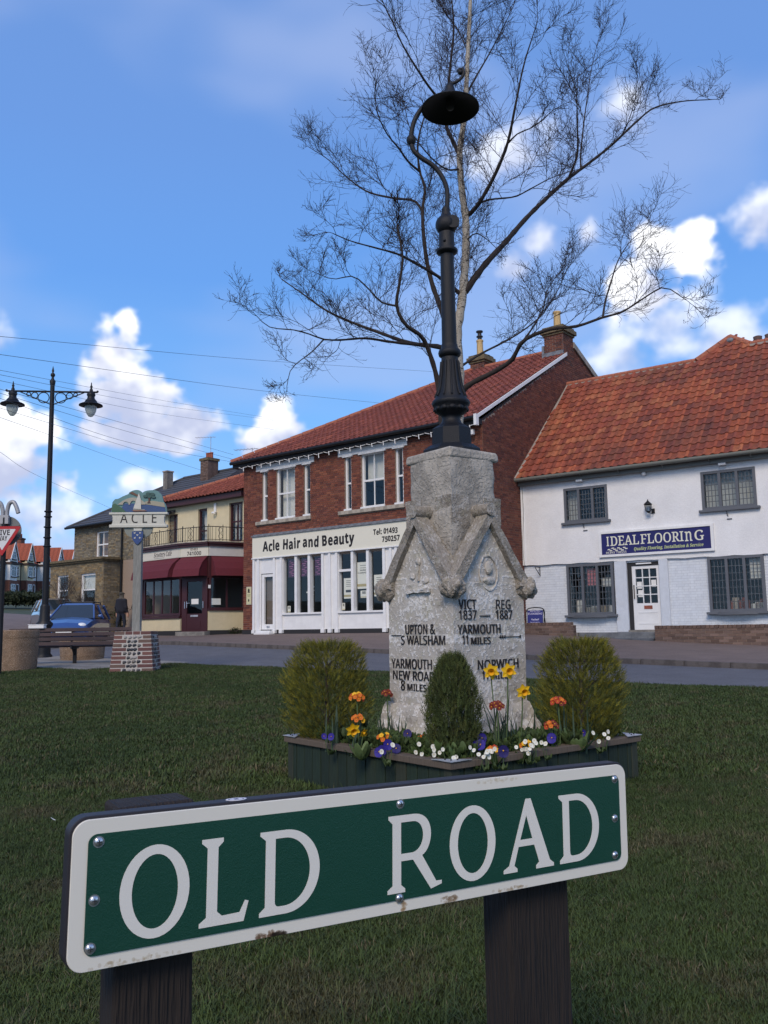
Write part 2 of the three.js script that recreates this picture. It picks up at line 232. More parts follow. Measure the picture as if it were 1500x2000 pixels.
const LIMBS = [   // start radius, end radius, then points x, y, z
  [0.1, 0.018, 0.96, 0.66, -12.5, 1.03, 2.77, -12.5, 1.08, 3.81, -12.5, 1.13, 4.76, -12.5, 1.12, 5.11, -12.5, 1.12, 5.45, -12.5, 1.2, 5.91, -12.5, 1.28, 6.68, -12.5, 1.29, 7.22, -12.5, 1.25, 7.62, -12.5, 1.23, 8.21, -12.5, 1.3, 8.72, -12.5, 1.36, 9.31, -12.5, 1.41, 9.99, -12.5, 1.46, 10.67, -12.5, 1.51, 11.37, -12.5],
  [0.06, 0.012, 1.02, 2.69, -12.5, 0.87, 3.87, -12.4, 0.79, 4.69, -12.3, 0.63, 5.14, -12.1, 0.56, 5.22, -12, 0.33, 5.33, -11.8, 0.22, 5.55, -11.7, 0.26, 5.82, -11.6, 0.31, 6.16, -11.5, 0.24, 6.58, -11.4],
  [0.05, 0.012, 1.12, 4.92, -12.5, 1.03, 5.4, -12.65, 0.92, 5.88, -12.8, 0.79, 6.35, -12.9, 0.71, 6.86, -13, 0.68, 7.6, -13.1, 0.73, 8.06, -13.2, 0.66, 8.36, -13.25, 0.64, 8.87, -13.3, 0.75, 9.34, -13.35],
  [0.04, 0.008, 1.11, 5.11, -12.5, 0.89, 5.24, -12.6, 0.45, 5.41, -12.9, -0.07, 5.74, -13.3, -0.55, 6.04, -13.6, -0.9, 6.29, -13.8, -1.33, 6.68, -14, -1.65, 6.95, -14.1],
  [0.025, 0.005, 0.63, 5.34, -12.8, 0.12, 5.34, -12.6, -0.22, 5.33, -12.4, -0.6, 5.21, -12.1, -0.81, 5.19, -12, -0.99, 5.23, -11.9, -1.19, 5.26, -11.8, -1.54, 5.25, -11.6, -1.69, 5.37, -11.5],
  [0.011, 0.004, -0.81, 5.19, -12, -0.98, 4.99, -11.95, -1.14, 4.85, -11.9, -1.26, 4.71, -11.85, -1.31, 4.46, -11.8],
  [0.03, 0.006, 1.19, 6.01, -12.5, 0.89, 6.18, -12.3, 0.51, 6.29, -12, 0.25, 6.3, -11.7, -0.08, 6.27, -11.4, -0.4, 6.28, -11.2, -0.62, 6.34, -11.1],
  [0.015, 0.004, 0.22, 5.55, -11.7, 0.01, 5.57, -11.6, -0.16, 5.72, -11.5, -0.36, 5.86, -11.4, -0.64, 5.79, -11.3, -0.9, 5.86, -11.2],
  [0.022, 0.005, 0.68, 7.62, -13.1, 0.56, 7.84, -13.2, 0.27, 7.99, -13.4, -0.19, 8.27, -13.7, -0.57, 8.67, -13.9, -0.87, 9.03, -14, -1.17, 9.29, -14.1],
  [0.018, 0.004, 0.66, 8.36, -13.25, 0.48, 8.44, -13.1, 0.31, 8.58, -12.9, 0.15, 8.67, -12.7, -0, 8.9, -12.5, -0.04, 9.18, -12.4, 0.02, 9.45, -12.3],
  [0.024, 0.005, 1.3, 8.72, -12.5, 1.09, 8.81, -12.3, 0.8, 8.94, -12, 0.51, 9.2, -11.7, 0.34, 9.46, -11.6, 0.26, 9.61, -11.5, 0.11, 9.88, -11.4, 0.01, 10.1, -11.3],
  [0.035, 0.008, 1.23, 8.21, -12.5, 1.15, 8.55, -12.7, 1.07, 8.96, -12.9, 1.13, 9.38, -13, 1.15, 9.8, -13.1, 1.21, 10.31, -13.2, 1.27, 10.86, -13.3, 1.26, 11.46, -13.4, 1.22, 11.93, -13.4],
  [0.05, 0.007, 1.25, 6.05, -12.5, 1.32, 6.15, -12.5, 1.57, 6.51, -12.6, 1.92, 6.95, -12.8, 2.28, 7.42, -13, 2.54, 7.71, -13.1, 3.04, 8.23, -13.3, 3.45, 8.61, -13.5, 3.83, 8.95, -13.6, 4.28, 9.4, -13.7, 4.63, 9.72, -13.8, 5.14, 9.9, -13.9, 5.71, 9.99, -14],
  [0.02, 0.004, 3.04, 8.23, -13.3, 3.15, 8.52, -13.1, 3.1, 8.93, -12.8, 3.06, 9.26, -12.6, 2.95, 9.54, -12.5, 2.86, 9.74, -12.4],
  [0.016, 0.004, 3.27, 8.43, -13.4, 3.33, 8.82, -13.6, 3.48, 9.54, -13.9, 3.61, 10.13, -14.1, 3.73, 10.72, -14.2, 3.94, 11.47, -14.3],
  [0.011, 0.003, 3.83, 8.95, -13.6, 3.97, 9.03, -13.4, 4.09, 9.32, -13.2, 4.11, 9.5, -13, 4.11, 9.7, -12.9],
  [0.035, 0.006, 1.29, 7.22, -12.5, 1.38, 7.29, -12.5, 1.46, 7.31, -12.3, 1.68, 7.61, -12, 1.83, 7.91, -11.7, 1.91, 8.28, -11.4, 2.02, 8.78, -11.2, 2.18, 9.24, -11],
  [0.012, 0.003, 1.83, 7.91, -11.7, 1.94, 7.94, -11.5, 2.16, 7.94, -11.3, 2.37, 8.04, -11.1, 2.56, 8.09, -11],
  [0.02, 0.004, 1.29, 7.22, -12.5, 1.58, 7.56, -12.7, 2.02, 7.43, -12.3, 2.17, 7.42, -12.1, 2.49, 7.46, -11.8, 2.8, 7.46, -11.6],
  [0.045, 0.005, 1.1, 4.27, -12.5, 1.16, 4.52, -12.4, 1.63, 4.73, -12.1, 1.82, 4.82, -11.9, 1.94, 5.01, -11.7, 2.28, 5.11, -11.5, 2.61, 5.08, -11.3, 2.93, 5.16, -11.2, 3.15, 5.19, -11.1, 3.44, 5.35, -11, 3.66, 5.44, -10.9, 3.93, 5.27, -10.9],
  [0.015, 0.003, 2.93, 5.16, -11.2, 3.03, 5.47, -11.4, 3.14, 5.75, -11.5, 3.31, 6.15, -11.7, 3.52, 6.47, -11.8, 3.88, 6.81, -12],
  [0.02, 0.004, 1.1, 4.88, -12.5, 1.5, 5.2, -12.8, 1.96, 5.51, -13.1, 2.33, 5.82, -13.4, 2.62, 6.12, -13.6, 2.88, 6.54, -13.8, 3.11, 7.01, -13.9],
  [0.014, 0.004, 1.94, 5.01, -11.7, 2.09, 5.21, -11.7, 2.27, 5.53, -11.8, 2.34, 5.8, -11.9, 2.51, 6.06, -11.9],
  [0.012, 0.004, 1.29, 6.85, -12.5, 1.41, 6.82, -12.2, 1.56, 6.61, -12, 1.69, 6.41, -11.9],
  [0.018, 0.004, 1.36, 9.19, -12.5, 1.55, 9.68, -12.8, 1.81, 10.27, -13.1, 2.1, 10.91, -13.3, 2.32, 11.47, -13.5, 2.43, 11.88, -13.6],
  [0.012, 0.004, 1.4, 9.9, -12.5, 1.3, 10.54, -12.9, 1.12, 11.12, -13.2, 0.98, 11.57, -13.3],
  [0.016, 0.004, 1.22, 7.98, -12.5, 0.98, 7.77, -12.1, 0.7, 7.78, -11.7, 0.44, 8, -11.4, 0.37, 8.31, -11.3],
];
const CABLES = [
  [-8.97, 8.08, -20.00, -5.00, 11.79, -34.00, 3.86, 15.25, -48.00],
  [-8.95, 7.64, -20.00, -4.85, 10.28, -33.00, 1.46, 12.87, -46.00],
  [-8.94, 7.26, -20.00, -9.59, 10.80, -36.00, -7.35, 13.45, -50.00],
  [-8.93, 7.15, -20.00, -9.59, 10.56, -36.00, -7.35, 13.33, -50.00],
  [-8.93, 7.01, -20.00, -9.58, 10.21, -36.00, -7.35, 12.78, -50.00],
  [-8.03, 6.24, -18.00, -7.82, 7.53, -27.00, -5.74, 7.80, -33.20],
  [-8.02, 6.15, -18.00, -7.81, 7.30, -27.00, -5.74, 7.62, -33.20],
  [-8.02, 6.04, -18.00, -7.81, 6.97, -27.00, -5.74, 7.51, -33.20],
  [-8.01, 5.83, -18.00, -9.10, 7.34, -28.00, -7.83, 7.96, -37.20],
  [-8.00, 5.63, -18.00, -10.63, 7.61, -30.00, -11.65, 9.14, -44.00],
  [-9.74, 5.72, -22.00, -12.82, 6.93, -32.00, -13.76, 7.31, -44.00],
];
// ---------------------------------------------------------------- ground, road, pavement
M.earth = std([0.05, 0.055, 0.025], { map: again(T.turf, 0.3) }); M.earth.color.setRGB(1.3, 1.3, 1.2);
M.turf = std([1.25, 1.2, 1.2], { map: again(T.turf, 0.28), bumpMap: again(T.bump, 4), bumpScale: 0.02, roughness: 1 });
structure('ground', sheet(-420, 420, 84, -420, 420, 84, -0.4), M.earth);
const lawnEdge = (t) => 0.10 * Math.sin(t * 0.7) + 0.12 * fbm(t * 1.3, 2, 3, 3);
structure('lawn', sheet(-40, 13, 106, -30, 25.5, 140, 0, 1, lawnEdge), M.turf);
structure('road', sheet(12.6, 17.45, 10, -40, 130, 170, -0.07), M.asphalt);
structure('side_road', sheet(-30, 12.7, 20, 24.5, 60, 40, -0.09), M.asphalt);
structure('pavement', sheet(17.5, 26.5, 12, -30, 60, 100, 0.03), M.pavement);
structure('bench_paving', sheet(10.4, 13.3, 8, 17.2, 27, 24, 0.006), M.slab);
{
  const k = new THREE.Group(); k.name = 'kerb'; k.userData.kind = 'structure'; scene.add(k);
  const g = rbx(-0.45, 0.45, -0.14, 0.042, -0.065, 0.065, 0.012, 1), turn = Math.atan2(0.643, -0.766);
  for (let i = 0; i < 46; i++) { const t = 1 + i * 0.905, [x, z] = fromST(17.45, t); const m = part(k, 'kerb_stone', g, M.kerb); const [x2, z2] = fromST(17.45, t + 0.5), [x3, z3] = fromST(17.45, t - 0.5); m.position.set(x, G(x, z) + rr(-0.004, 0.004), z); m.rotation.set(0, turn, Math.atan2(G(x2, z2) - G(x3, z3), 1)); }
}

// ---------------------------------------------------------------- wall and roof builders
function brickWall(x0, x1, y0, y1, holes, o = {}) {   // every brick a low block on the mortar bed
  const { bw = 0.225, bh = 0.075, gap = 0.011, d = 0.012, z = 0, cols, clip, bond = 'flemish', vary = 1 } = o, pos = [], col = [], nor = [];
  const quad = (a, b, c, e, n, k) => { pos.push(...a, ...b, ...c, ...a, ...c, ...e); for (let i = 0; i < 6; i++) { nor.push(...n); col.push(...k); } };
  const put = (a, b, c, e) => {
    const k0 = pick(cols), f = 1 + rr(-0.25, 0.2) * vary, k = [k0[0] * f, k0[1] * f, k0[2] * f], zz = z + d + rr(-0.003, 0.003) * Math.min(1, d * 90);
    quad([a, c, zz], [b, c, zz], [b, e, zz], [a, e, zz], [0, 0, 1], k); quad([a, e, zz], [b, e, zz], [b, e, z], [a, e, z], [0, 1, 0], k); quad([a, c, z], [b, c, z], [b, c, zz], [a, c, zz], [0, -1, 0], k); quad([a, c, z], [a, c, zz], [a, e, zz], [a, e, z], [-1, 0, 0], k); quad([b, c, zz], [b, c, z], [b, e, z], [b, e, zz], [1, 0, 0], k);
  };
  const rows = Math.ceil((y1 - y0) / bh);
  for (let r = 0; r < rows; r++) {
    const c = y0 + r * bh + gap / 2, e = Math.min(y1, y0 + (r + 1) * bh) - gap / 2; if (e - c < 0.015) continue;
    let x = x0 - (r % 2 ? (bond === 'flemish' ? bw * 0.75 : bw / 2) : 0), n = 0;
    while (x < x1) {
      const w = bond === 'flemish' && n % 2 ? bw / 2 : bw; n++; let segs = [[Math.max(x0, x) + gap / 2, Math.min(x1, x + w) - gap / 2]]; x += w;
      for (const [h0, h1, v0, v1] of holes) if (v0 < e - 0.02 && v1 > c + 0.02) segs = segs.flatMap(([a, b]) => b <= h0 || a >= h1 ? [[a, b]] : [[a, h0], [h1, b]].filter(([p, q]) => q - p > 0.02 && p >= a - 1e-6 && q <= b + 1e-6));
      for (const [a, b] of segs) if (b - a > 0.02 && (!clip || clip((a + b) / 2, (c + e) / 2))) put(a, b, c, e);
    }
  }
  const g = new THREE.BufferGeometry(); g.setAttribute('position', new THREE.Float32BufferAttribute(pos, 3)); g.setAttribute('normal', new THREE.Float32BufferAttribute(nor, 3)); g.setAttribute('color', new THREE.Float32BufferAttribute(col, 3)); return triUV(g);
}
function holed(x0, x1, y0, y1, holes, thick, z = 0) {
  const s = poly([[x0, y0], [x1, y0], [x1, y1], [x0, y1]]); for (const [a, b, c, d] of holes) s.holes.push(new THREE.Path([[a, c], [a, d], [b, d], [b, c]].map((p) => new THREE.Vector2(...p)))); return ext(s, thick).translate(0, 0, z - thick);
}
const RED = [[0.205, 0.063, 0.037], [0.23, 0.071, 0.039], [0.178, 0.053, 0.034], [0.25, 0.087, 0.048], [0.15, 0.048, 0.035], [0.22, 0.075, 0.047]];
const BROWN = [[0.155, 0.098, 0.075], [0.185, 0.118, 0.09], [0.13, 0.083, 0.066], [0.17, 0.115, 0.095], [0.21, 0.14, 0.112]];
const FLINT = [[0.235, 0.20, 0.14], [0.20, 0.17, 0.12], [0.28, 0.235, 0.155], [0.165, 0.145, 0.11], [0.23, 0.205, 0.16], [0.25, 0.19, 0.11]];
const PALE = [[0.74, 0.785, 0.835], [0.72, 0.765, 0.82], [0.76, 0.80, 0.845]];
const SOOT = [[0.13, 0.05, 0.035], [0.17, 0.06, 0.04], [0.10, 0.042, 0.033], [0.20, 0.075, 0.045]];
// a window: frame, then panes and bars set between the given splits (fractions)
function windowUnit(parent, name, x0, x1, y0, y1, z, mat, o = {}) {
  const { fw = 0.055, fd = 0.08, cols = [], rows = [], bar: bw = 0.03, glass = M.glass, sash } = o;
  const w = part(parent, name, mg([bx(x0, x0 + fw, y0, y1, z - fd, z), bx(x1 - fw, x1, y0, y1, z - fd, z), bx(x0 + fw, x1 - fw, y0, y0 + fw * 1.2, z - fd, z), bx(x0 + fw, x1 - fw, y1 - fw, y1, z - fd, z)]), mat);
  const X = [x0 + fw, ...cols.map((c) => lerp(x0 + fw, x1 - fw, c)), x1 - fw], Y = [y0 + fw * 1.2, ...rows.map((c) => lerp(y0 + fw, y1 - fw, c)), y1 - fw];
  for (let i = 1; i < X.length - 1; i++) part(w, 'glazing_bar', bx(X[i] - bw / 2, X[i] + bw / 2, Y[0], Y[Y.length - 1], z - fd * 0.75, z - fd * 0.2), mat);
  for (let j = 1; j < Y.length - 1; j++) for (let i = 0; i < X.length - 1; i++) part(w, sash ? 'meeting_rail' : 'glazing_bar', bx(X[i] + (i ? bw / 2 : 0), X[i + 1] - (i < X.length - 2 ? bw / 2 : 0), Y[j] - (sash ? 0.03 : bw / 2), Y[j] + (sash ? 0.03 : bw / 2), z - fd * 0.7, z - fd * 0.15), mat);
  for (let i = 0; i < X.length - 1; i++) for (let j = 0; j < Y.length - 1; j++) part(w, 'pane', new THREE.PlaneGeometry(X[i + 1] - X[i], Y[j + 1] - Y[j]).translate((X[i] + X[i + 1]) / 2, (Y[j] + Y[j + 1]) / 2, z - fd * 0.45), glass);
  return w;
}
function room(parent, x0, x1, y0, y1, z0, z1, mat = M.room) {   // the room behind the windows, open to the front
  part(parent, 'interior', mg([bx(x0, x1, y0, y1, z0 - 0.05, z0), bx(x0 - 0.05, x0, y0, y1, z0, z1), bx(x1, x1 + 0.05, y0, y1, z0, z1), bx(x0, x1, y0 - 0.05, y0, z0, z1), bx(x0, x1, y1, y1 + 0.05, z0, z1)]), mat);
}
// pantile: an S-shaped clay tile lying on a slope, local x across, y up the slope, z out
function pantile(w, l, amp = 0.032) {
  const n = 7, pos = [], P = [], th = 0.013; for (let i = 0; i <= n; i++) { const u = i / n, x = (u - 0.5) * w * 1.06; P.push([x, amp * (u < 0.62 ? -Math.sin(u / 0.62 * Math.PI) * 0.55 : Math.sin((u - 0.62) / 0.38 * Math.PI) * 0.9)]); }
  const y0 = 0, y1 = l * 1.18, lift = 0.030; const q = (a, b, c, d) => pos.push(...a, ...b, ...c, ...a, ...c, ...d);
  for (let i = 0; i < n; i++) { const [xa, za] = P[i], [xb, zb] = P[i + 1]; q([xa, y0, za + lift], [xb, y0, zb + lift], [xb, y1, zb], [xa, y1, za]); q([xa, y0, za + lift - th - 0.012], [xb, y0, zb + lift - th - 0.012], [xb, y0, zb + lift], [xa, y0, za + lift]); }
  const g = new THREE.BufferGeometry(); g.setAttribute('position', new THREE.Float32BufferAttribute(pos, 3)); g.computeVertexNormals(); return g;
}
function tinted(g, c) { const n = g.attributes.position.count, a = new Float32Array(n * 3); for (let i = 0; i < n; i++) { a[i * 3] = c[0]; a[i * 3 + 1] = c[1]; a[i * 3 + 2] = c[2]; } g.setAttribute('color', new THREE.BufferAttribute(a, 3)); return g; }
// a tiled slope; keep(x, k) says whether the tile at x and distance k up the slope belongs to it
function tiledSlope(base, o) {
  const { x0, x1, zE, yE, zR, yR, w, l, cols, keep, stain } = o, len = Math.hypot(zR - zE, yR - yE), ang = Math.atan2(yR - yE, zE - zR), out = [], uvBase = pantile(w, l);
  for (let r = 0; r < Math.floor(len / l); r++) for (let c = 0; c < Math.floor((x1 - x0) / w); c++) {
    const x = x0 + (c + 0.5) * w, k = r * l; if (keep && !keep(x, k + l / 2)) continue;
    let k0 = pick(cols); const f = rr(0.84, 1.13), st = stain ? stain(x, k) : 0; k0 = mixc(k0, [0.09, 0.05, 0.038], clamp(st + rr(-0.10, 0.12), 0, 0.8));
    const m = new THREE.Matrix4().makeRotationX(-(Math.PI / 2 - ang)).setPosition(x + rr(-0.006, 0.006), yE + Math.sin(ang) * k + rr(-0.004, 0.006), zE - Math.cos(ang) * k); m.multiply(new THREE.Matrix4().makeRotationZ(rr(-0.018, 0.018)));
    out.push({ m, col: [k0[0] * f, k0[1] * f, k0[2] * f], x, k });
  }
  return { out, geo: uvBase };
}
function joinTiles(list, geo) {
  const n = geo.attributes.position.count, pos = new Float32Array(list.length * n * 3), nor = new Float32Array(pos.length), col = new Float32Array(pos.length), v = new THREE.Vector3(), p = geo.attributes.position, q = geo.attributes.normal; let o = 0;
  for (const t of list) { for (let i = 0; i < n; i++) { v.fromBufferAttribute(p, i).applyMatrix4(t.m).toArray(pos, o); v.fromBufferAttribute(q, i).transformDirection(t.m).toArray(nor, o); col[o] = t.col[0]; col[o + 1] = t.col[1]; col[o + 2] = t.col[2]; o += 3; } }
  const g = new THREE.BufferGeometry(); g.setAttribute('position', new THREE.BufferAttribute(pos, 3)); g.setAttribute('normal', new THREE.BufferAttribute(nor, 3)); g.setAttribute('color', new THREE.BufferAttribute(col, 3)); return triUV(g);
}
const brickVariants = [0, 1, 2, 3].map((i) => std(SOOT[i], { map: again(T.grain, 6), bumpMap: again(T.bump, 6), bumpScale: 0.004, roughness: 0.95 }));
const lichenBrick = std([0.17, 0.13, 0.07], { map: again(T.blotch, 4), bumpMap: again(T.bump, 5), bumpScale: 0.006 });
function chimney(parent, x, y0, y1, z, w, d, potList) {   // stack with its bricks one by one, corbelled head, pots
  const c = part(parent, 'chimney', bx(x - w / 2, x + w / 2, y0, y1, z - d / 2, z + d / 2), M.mortarPale);
  const bh = 0.078, g1 = bx(-0.104, 0.104, -0.0325, 0.0325, -0.008, 0.012), g2 = bx(-0.049, 0.049, -0.0325, 0.0325, -0.008, 0.012); let r = 0;
  for (let y = y0 + bh / 2; y < y1; y += bh, r++) for (const side of [0, 1]) { const L = side ? d : w, step = 0.221; let u = -L / 2, n = r % 2 ? 1 : 0; while (u < L / 2 - 0.04) { const half = (n % 2 === 1 && u < -L / 2 + 0.01) || L / 2 - u < 0.16; const bw = half ? 0.11 : step; const b = part(c, 'brick', half ? g2 : g1, pick(brickVariants)); const cx = Math.min(u + bw / 2, L / 2 - (half ? 0.05 : 0.105)); if (side) { b.position.set(x + w / 2, y, z - cx); b.rotation.y = Math.PI / 2; } else b.position.set(x + cx, y, z + d / 2); u += bw; n = 0; } }
  part(c, 'corbel', mg([rbx(x - w / 2 - 0.05, x + w / 2 + 0.05, y1, y1 + 0.08, z - d / 2 - 0.05, z + d / 2 + 0.05, 0.012), rbx(x - w / 2 - 0.11, x + w / 2 + 0.11, y1 + 0.08, y1 + 0.24, z - d / 2 - 0.11, z + d / 2 + 0.11, 0.012), rbx(x - w / 2 - 0.05, x + w / 2 + 0.05, y1 + 0.24, y1 + 0.33, z - d / 2 - 0.05, z + d / 2 + 0.05, 0.012)]), lichenBrick);
  part(c, 'flaunching', jitter(new THREE.ConeGeometry(w * 0.62, 0.16, 20, 3).translate(x, y1 + 0.40, z), 0.02, 6), lichenBrick);
  for (const [px, pz, h, rad, mat, cowl] of potList) { part(c, 'chimney_pot', lathe([[rad * 1.12, 0], [rad * 1.12, 0.05], [rad, 0.08], [rad * 0.92, h - 0.07], [rad * 1.08, h - 0.06], [rad * 1.08, h], [rad * 0.85, h], [rad * 0.8, h - 0.2]], 20).translate(x + px, y1 + 0.36, z + pz), mat); if (cowl) part(c, 'cowl', lathe([[rad * 0.75, 0], [rad * 0.6, 0.1], [rad * 1.0, 0.13], [rad * 1.0, 0.17], [rad * 0.6, 0.2], [rad * 0.6, 0.3], [rad * 1.05, 0.33], [rad * 1.05, 0.38], [0, 0.42]], 16).translate(x + px, y1 + 0.36 + h, z + pz), M.blackPlastic); }
  return c;
}
function aerial(parent, x, y, z, h, turn) { const g = [bar([0, 0, 0], [0, h, 0], 0.014, 6), bar([-0.75, h - 0.04, 0], [0.25, h - 0.04, 0], 0.010, 5)]; for (let i = 0; i < 7; i++) g.push(bar([-0.7 + i * 0.14, h - 0.04, -0.16], [-0.7 + i * 0.14, h - 0.04, 0.16], 0.006, 4)); part(parent, 'television_aerial', mg(g).rotateY(turn).translate(x, y, z), M.zinc); }

// ---------------------------------------------------------------- the red brick shop
{
  const b = thing('brick_shop', 'two storey red brick shop with a white shopfront reading Acle Hair and Beauty', 'shop', [-5.25, 0, -32.7], -0.6819);
  const W = [[1.0, 1.30], [1.74, 2.70], [3.14, 3.45], [5.07, 5.37], [5.81, 6.81], [7.26, 7.59]].map(([a, c]) => [a, c, 5.06, 6.94]);
  const R = 10.63, shop = [0.78, 9.9, 1.16, 3.62];
  part(b, 'wall', mg([holed(0, R, 0.7, 7.3, [...W, shop], 0.25), bx(0, 0.22, 0.7, 7.3, -12.8, -0.25), bx(0, R, 0.7, 7.3, -13, -12.8)]), M.mortar);
  part(b, 'brickwork', brickWall(0, R, 1.0, 7.28, [...W, [0.6, 10.1, 0.5, 4.55], [0.70, 3.66, 6.93, 7.15], [4.80, 7.78, 6.93, 7.15], [0.72, 3.50, 4.93, 5.06], [4.82, 7.65, 4.93, 5.06]], { cols: RED }), M.brick, STUFF);
  // gable end
  const roofY = (w) => (w < 6.4 ? 7.32 + 0.598 * w : 11.15 - 0.47 * (w - 6.4));
  const turnG = (g) => g.rotateY(Math.PI / 2).translate(R, 0, 0);
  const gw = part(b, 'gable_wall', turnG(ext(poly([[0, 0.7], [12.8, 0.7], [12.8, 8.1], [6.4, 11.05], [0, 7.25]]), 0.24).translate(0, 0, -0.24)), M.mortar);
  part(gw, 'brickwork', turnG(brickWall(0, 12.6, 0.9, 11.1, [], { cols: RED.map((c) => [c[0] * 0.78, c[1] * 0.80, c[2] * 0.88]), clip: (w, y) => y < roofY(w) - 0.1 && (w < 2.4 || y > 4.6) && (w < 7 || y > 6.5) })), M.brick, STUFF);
  // roof
  const roof = part(b, 'roof', quads([[[-0.35, 7.36, 0.34], [R, 7.36, 0.34], [R, 11.15, -6.4], [6.3, 11.15, -6.4]], [[-0.35, 7.36, 0.34], [6.3, 11.15, -6.4], [-0.35, 7.36, -12.8]], [[R, 11.15, -6.4], [R, 8.1, -13], [-0.35, 7.36, -13], [6.3, 11.15, -6.4]]]), M.tileEdge);
  const slopeLen = Math.hypot(6.74, 3.79), sl = tiledSlope(null, { x0: -0.32, x1: R + 0.02, zE: 0.40, yE: 7.375, zR: -6.4, yR: 11.19, w: 0.215, l: 0.285, cols: [[0.27, 0.072, 0.048], [0.24, 0.062, 0.044], [0.30, 0.084, 0.052], [0.21, 0.056, 0.042]], keep: (x, k) => x > -0.3 + 6.6 * k / slopeLen, stain: (x, k) => 0.12 * sm(0.1, 0.4, fbm(x * 0.9, k * 0.9, 1, 3)) });
  part(roof, 'pantiles', joinTiles(sl.out, sl.geo), M.tile, STUFF);
  for (let i = 0; i < 9; i++) { const x = 6.35 + i * 0.46; if (x < 9.75) part(roof, 'ridge_tile', new THREE.CylinderGeometry(0.13, 0.13, 0.45, 10, 1, false, 0, Math.PI).rotateZ(Math.PI / 2).rotateX(-Math.PI / 2 + Math.PI / 2).translate(x + 0.22, 11.13, -6.4), M.ridge); }
  for (let i = 0; i < 21; i++) { const p = (k) => [lerp(-0.35, 6.3, k), lerp(7.36, 11.15, k) + 0.03, lerp(0.34, -6.4, k)]; part(roof, 'hip_tile', bar(p(i / 21), p((i + 0.96) / 21), 0.11, 8, 0.10), M.ridge); }
  part(b, 'bargeboard', turnG(ext(poly([[-0.36, 7.29], [5.62, 10.62], [5.62, 10.74], [-0.36, 7.40]]), 0.06).translate(0, 0, 0.012)), M.whitePaint);
  part(b, 'rear_verge', turnG(ext(poly([[6.2, 11.05], [12.8, 7.95], [12.8, 8.16], [6.2, 11.26]]), 0.06).translate(0, 0, 0.012)), M.cement);
  part(b, 'bargeboard_end', bx(R - 0.02, R + 0.075, 7.08, 7.42, 0.30, 0.44), M.whitePaint);
  part(b, 'eaves_board', bx(-0.35, R, 7.16, 7.33, 0.0, 0.26), M.dark);
  part(b, 'gutter', new THREE.CylinderGeometry(0.065, 0.065, R + 0.35, 12, 1, true, -Math.PI / 2, Math.PI).rotateZ(Math.PI / 2).translate((R - 0.35) / 2, 7.34, 0.36), new THREE.MeshStandardMaterial({ color: 0x0c0c0d, roughness: 0.5, side: THREE.DoubleSide }));
  { const l = []; for (let i = 0; i < 44; i++) { const x = 0.05 + i * 0.24; l.push(bar([x, 7.15 - 0.03 * (i % 2), 0.30], [x + 0.2, 7.13 - 0.04 * ((i + 1) % 2), 0.30], 0.011, 5)); if (i % 2) l.push(bar([x, 7.14, 0.30], [x + 0.02, 7.02 - 0.05 * rnd(), 0.30], 0.016, 6)); } part(b, 'string_of_party_bulbs', mg(l), M.whitePaint); }
  part(b, 'floodlight', mg([rbx(10.25, 10.42, 6.86, 7.0, 0.1, 0.22, 0.02), bx(10.31, 10.36, 6.9, 7.05, 0.0, 0.12)]), M.whitePaint);
  for (const [a, c] of [[0.70, 3.66], [4.80, 7.78]]) part(b, 'lintel', mg([bx(a, c, 6.94, 7.15, -0.1, 0.04), ...(a < 1 ? [[0.95, 1.35], [1.66, 2.78], [3.08, 3.52]] : [[5.0, 5.45], [5.72, 6.9], [7.18, 7.66]]).map(([p, q]) => bx(p, q, 6.89, 6.95, -0.1, 0.06))]), M.whitePaint);
  for (const [a, c] of [[0.72, 3.50], [4.82, 7.65]]) part(b, 'sill', rbx(a, c, 4.93, 5.06, -0.1, 0.09, 0.012), M.sill);
  W.forEach(([a, c, y0, y1], i) => { const wide = c - a > 0.6; windowUnit(b, 'sash_window', a, c, y0, y1, -0.06, M.whitePaint, { fw: wide ? 0.075 : 0.07, cols: wide ? [0.5] : [], rows: [0.5], sash: true }); part(b, 'window_sill', bx(a - 0.02, c + 0.02, y0 - 0.005, y0 + 0.06, -0.06, 0.05), M.whitePaint); });
  part(b, 'net_curtain', bx(1.80, 2.66, 5.1, 6.9, -0.31, -0.30), M.curtain); part(b, 'net_curtain', bx(5.86, 6.76, 6.0, 6.9, -0.31, -0.30), M.curtain);
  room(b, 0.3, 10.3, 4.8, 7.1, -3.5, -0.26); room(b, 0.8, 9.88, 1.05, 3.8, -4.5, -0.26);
  part(b, 'plinth', bx(-0.02, R, 0.7, 1.13, 0.0, 0.035), M.dark);
  // shopfront
  const sf = part(b, 'shopfront', mg([bx(0.62, 1.0, 1.12, 3.72, -0.1, 0.06), bx(1.70, 2.16, 1.12, 3.72, -0.1, 0.06), bx(1.0, 1.70, 3.14, 3.72, -0.1, 0.05), bx(4.06, 4.81, 1.12, 3.72, -0.1, 0.06), bx(6.74, 7.35, 1.12, 3.72, -0.1, 0.06), bx(7.35, 10.1, 1.12, 3.72, -0.1, 0.05), bx(2.16, 4.06, 1.12, 1.66, -0.1, 0.045), bx(4.81, 6.74, 1.12, 1.66, -0.1, 0.045), bx(2.12, 4.10, 1.64, 1.70, -0.1, 0.11), bx(4.77, 6.78, 1.64, 1.70, -0.1, 0.11)]), M.whitePaint);
  for (const x of [0.66, 0.90, 1.73, 2.08, 4.10, 4.42, 4.74, 6.80, 7.08, 7.3]) part(sf, 'moulding', mg([bx(x - 0.05, x + 0.05, 1.06, 3.72, 0.061, 0.115), bx(x - 0.075, x + 0.075, 1.0, 1.12, 0.0, 0.14)]), M.whitePaint);
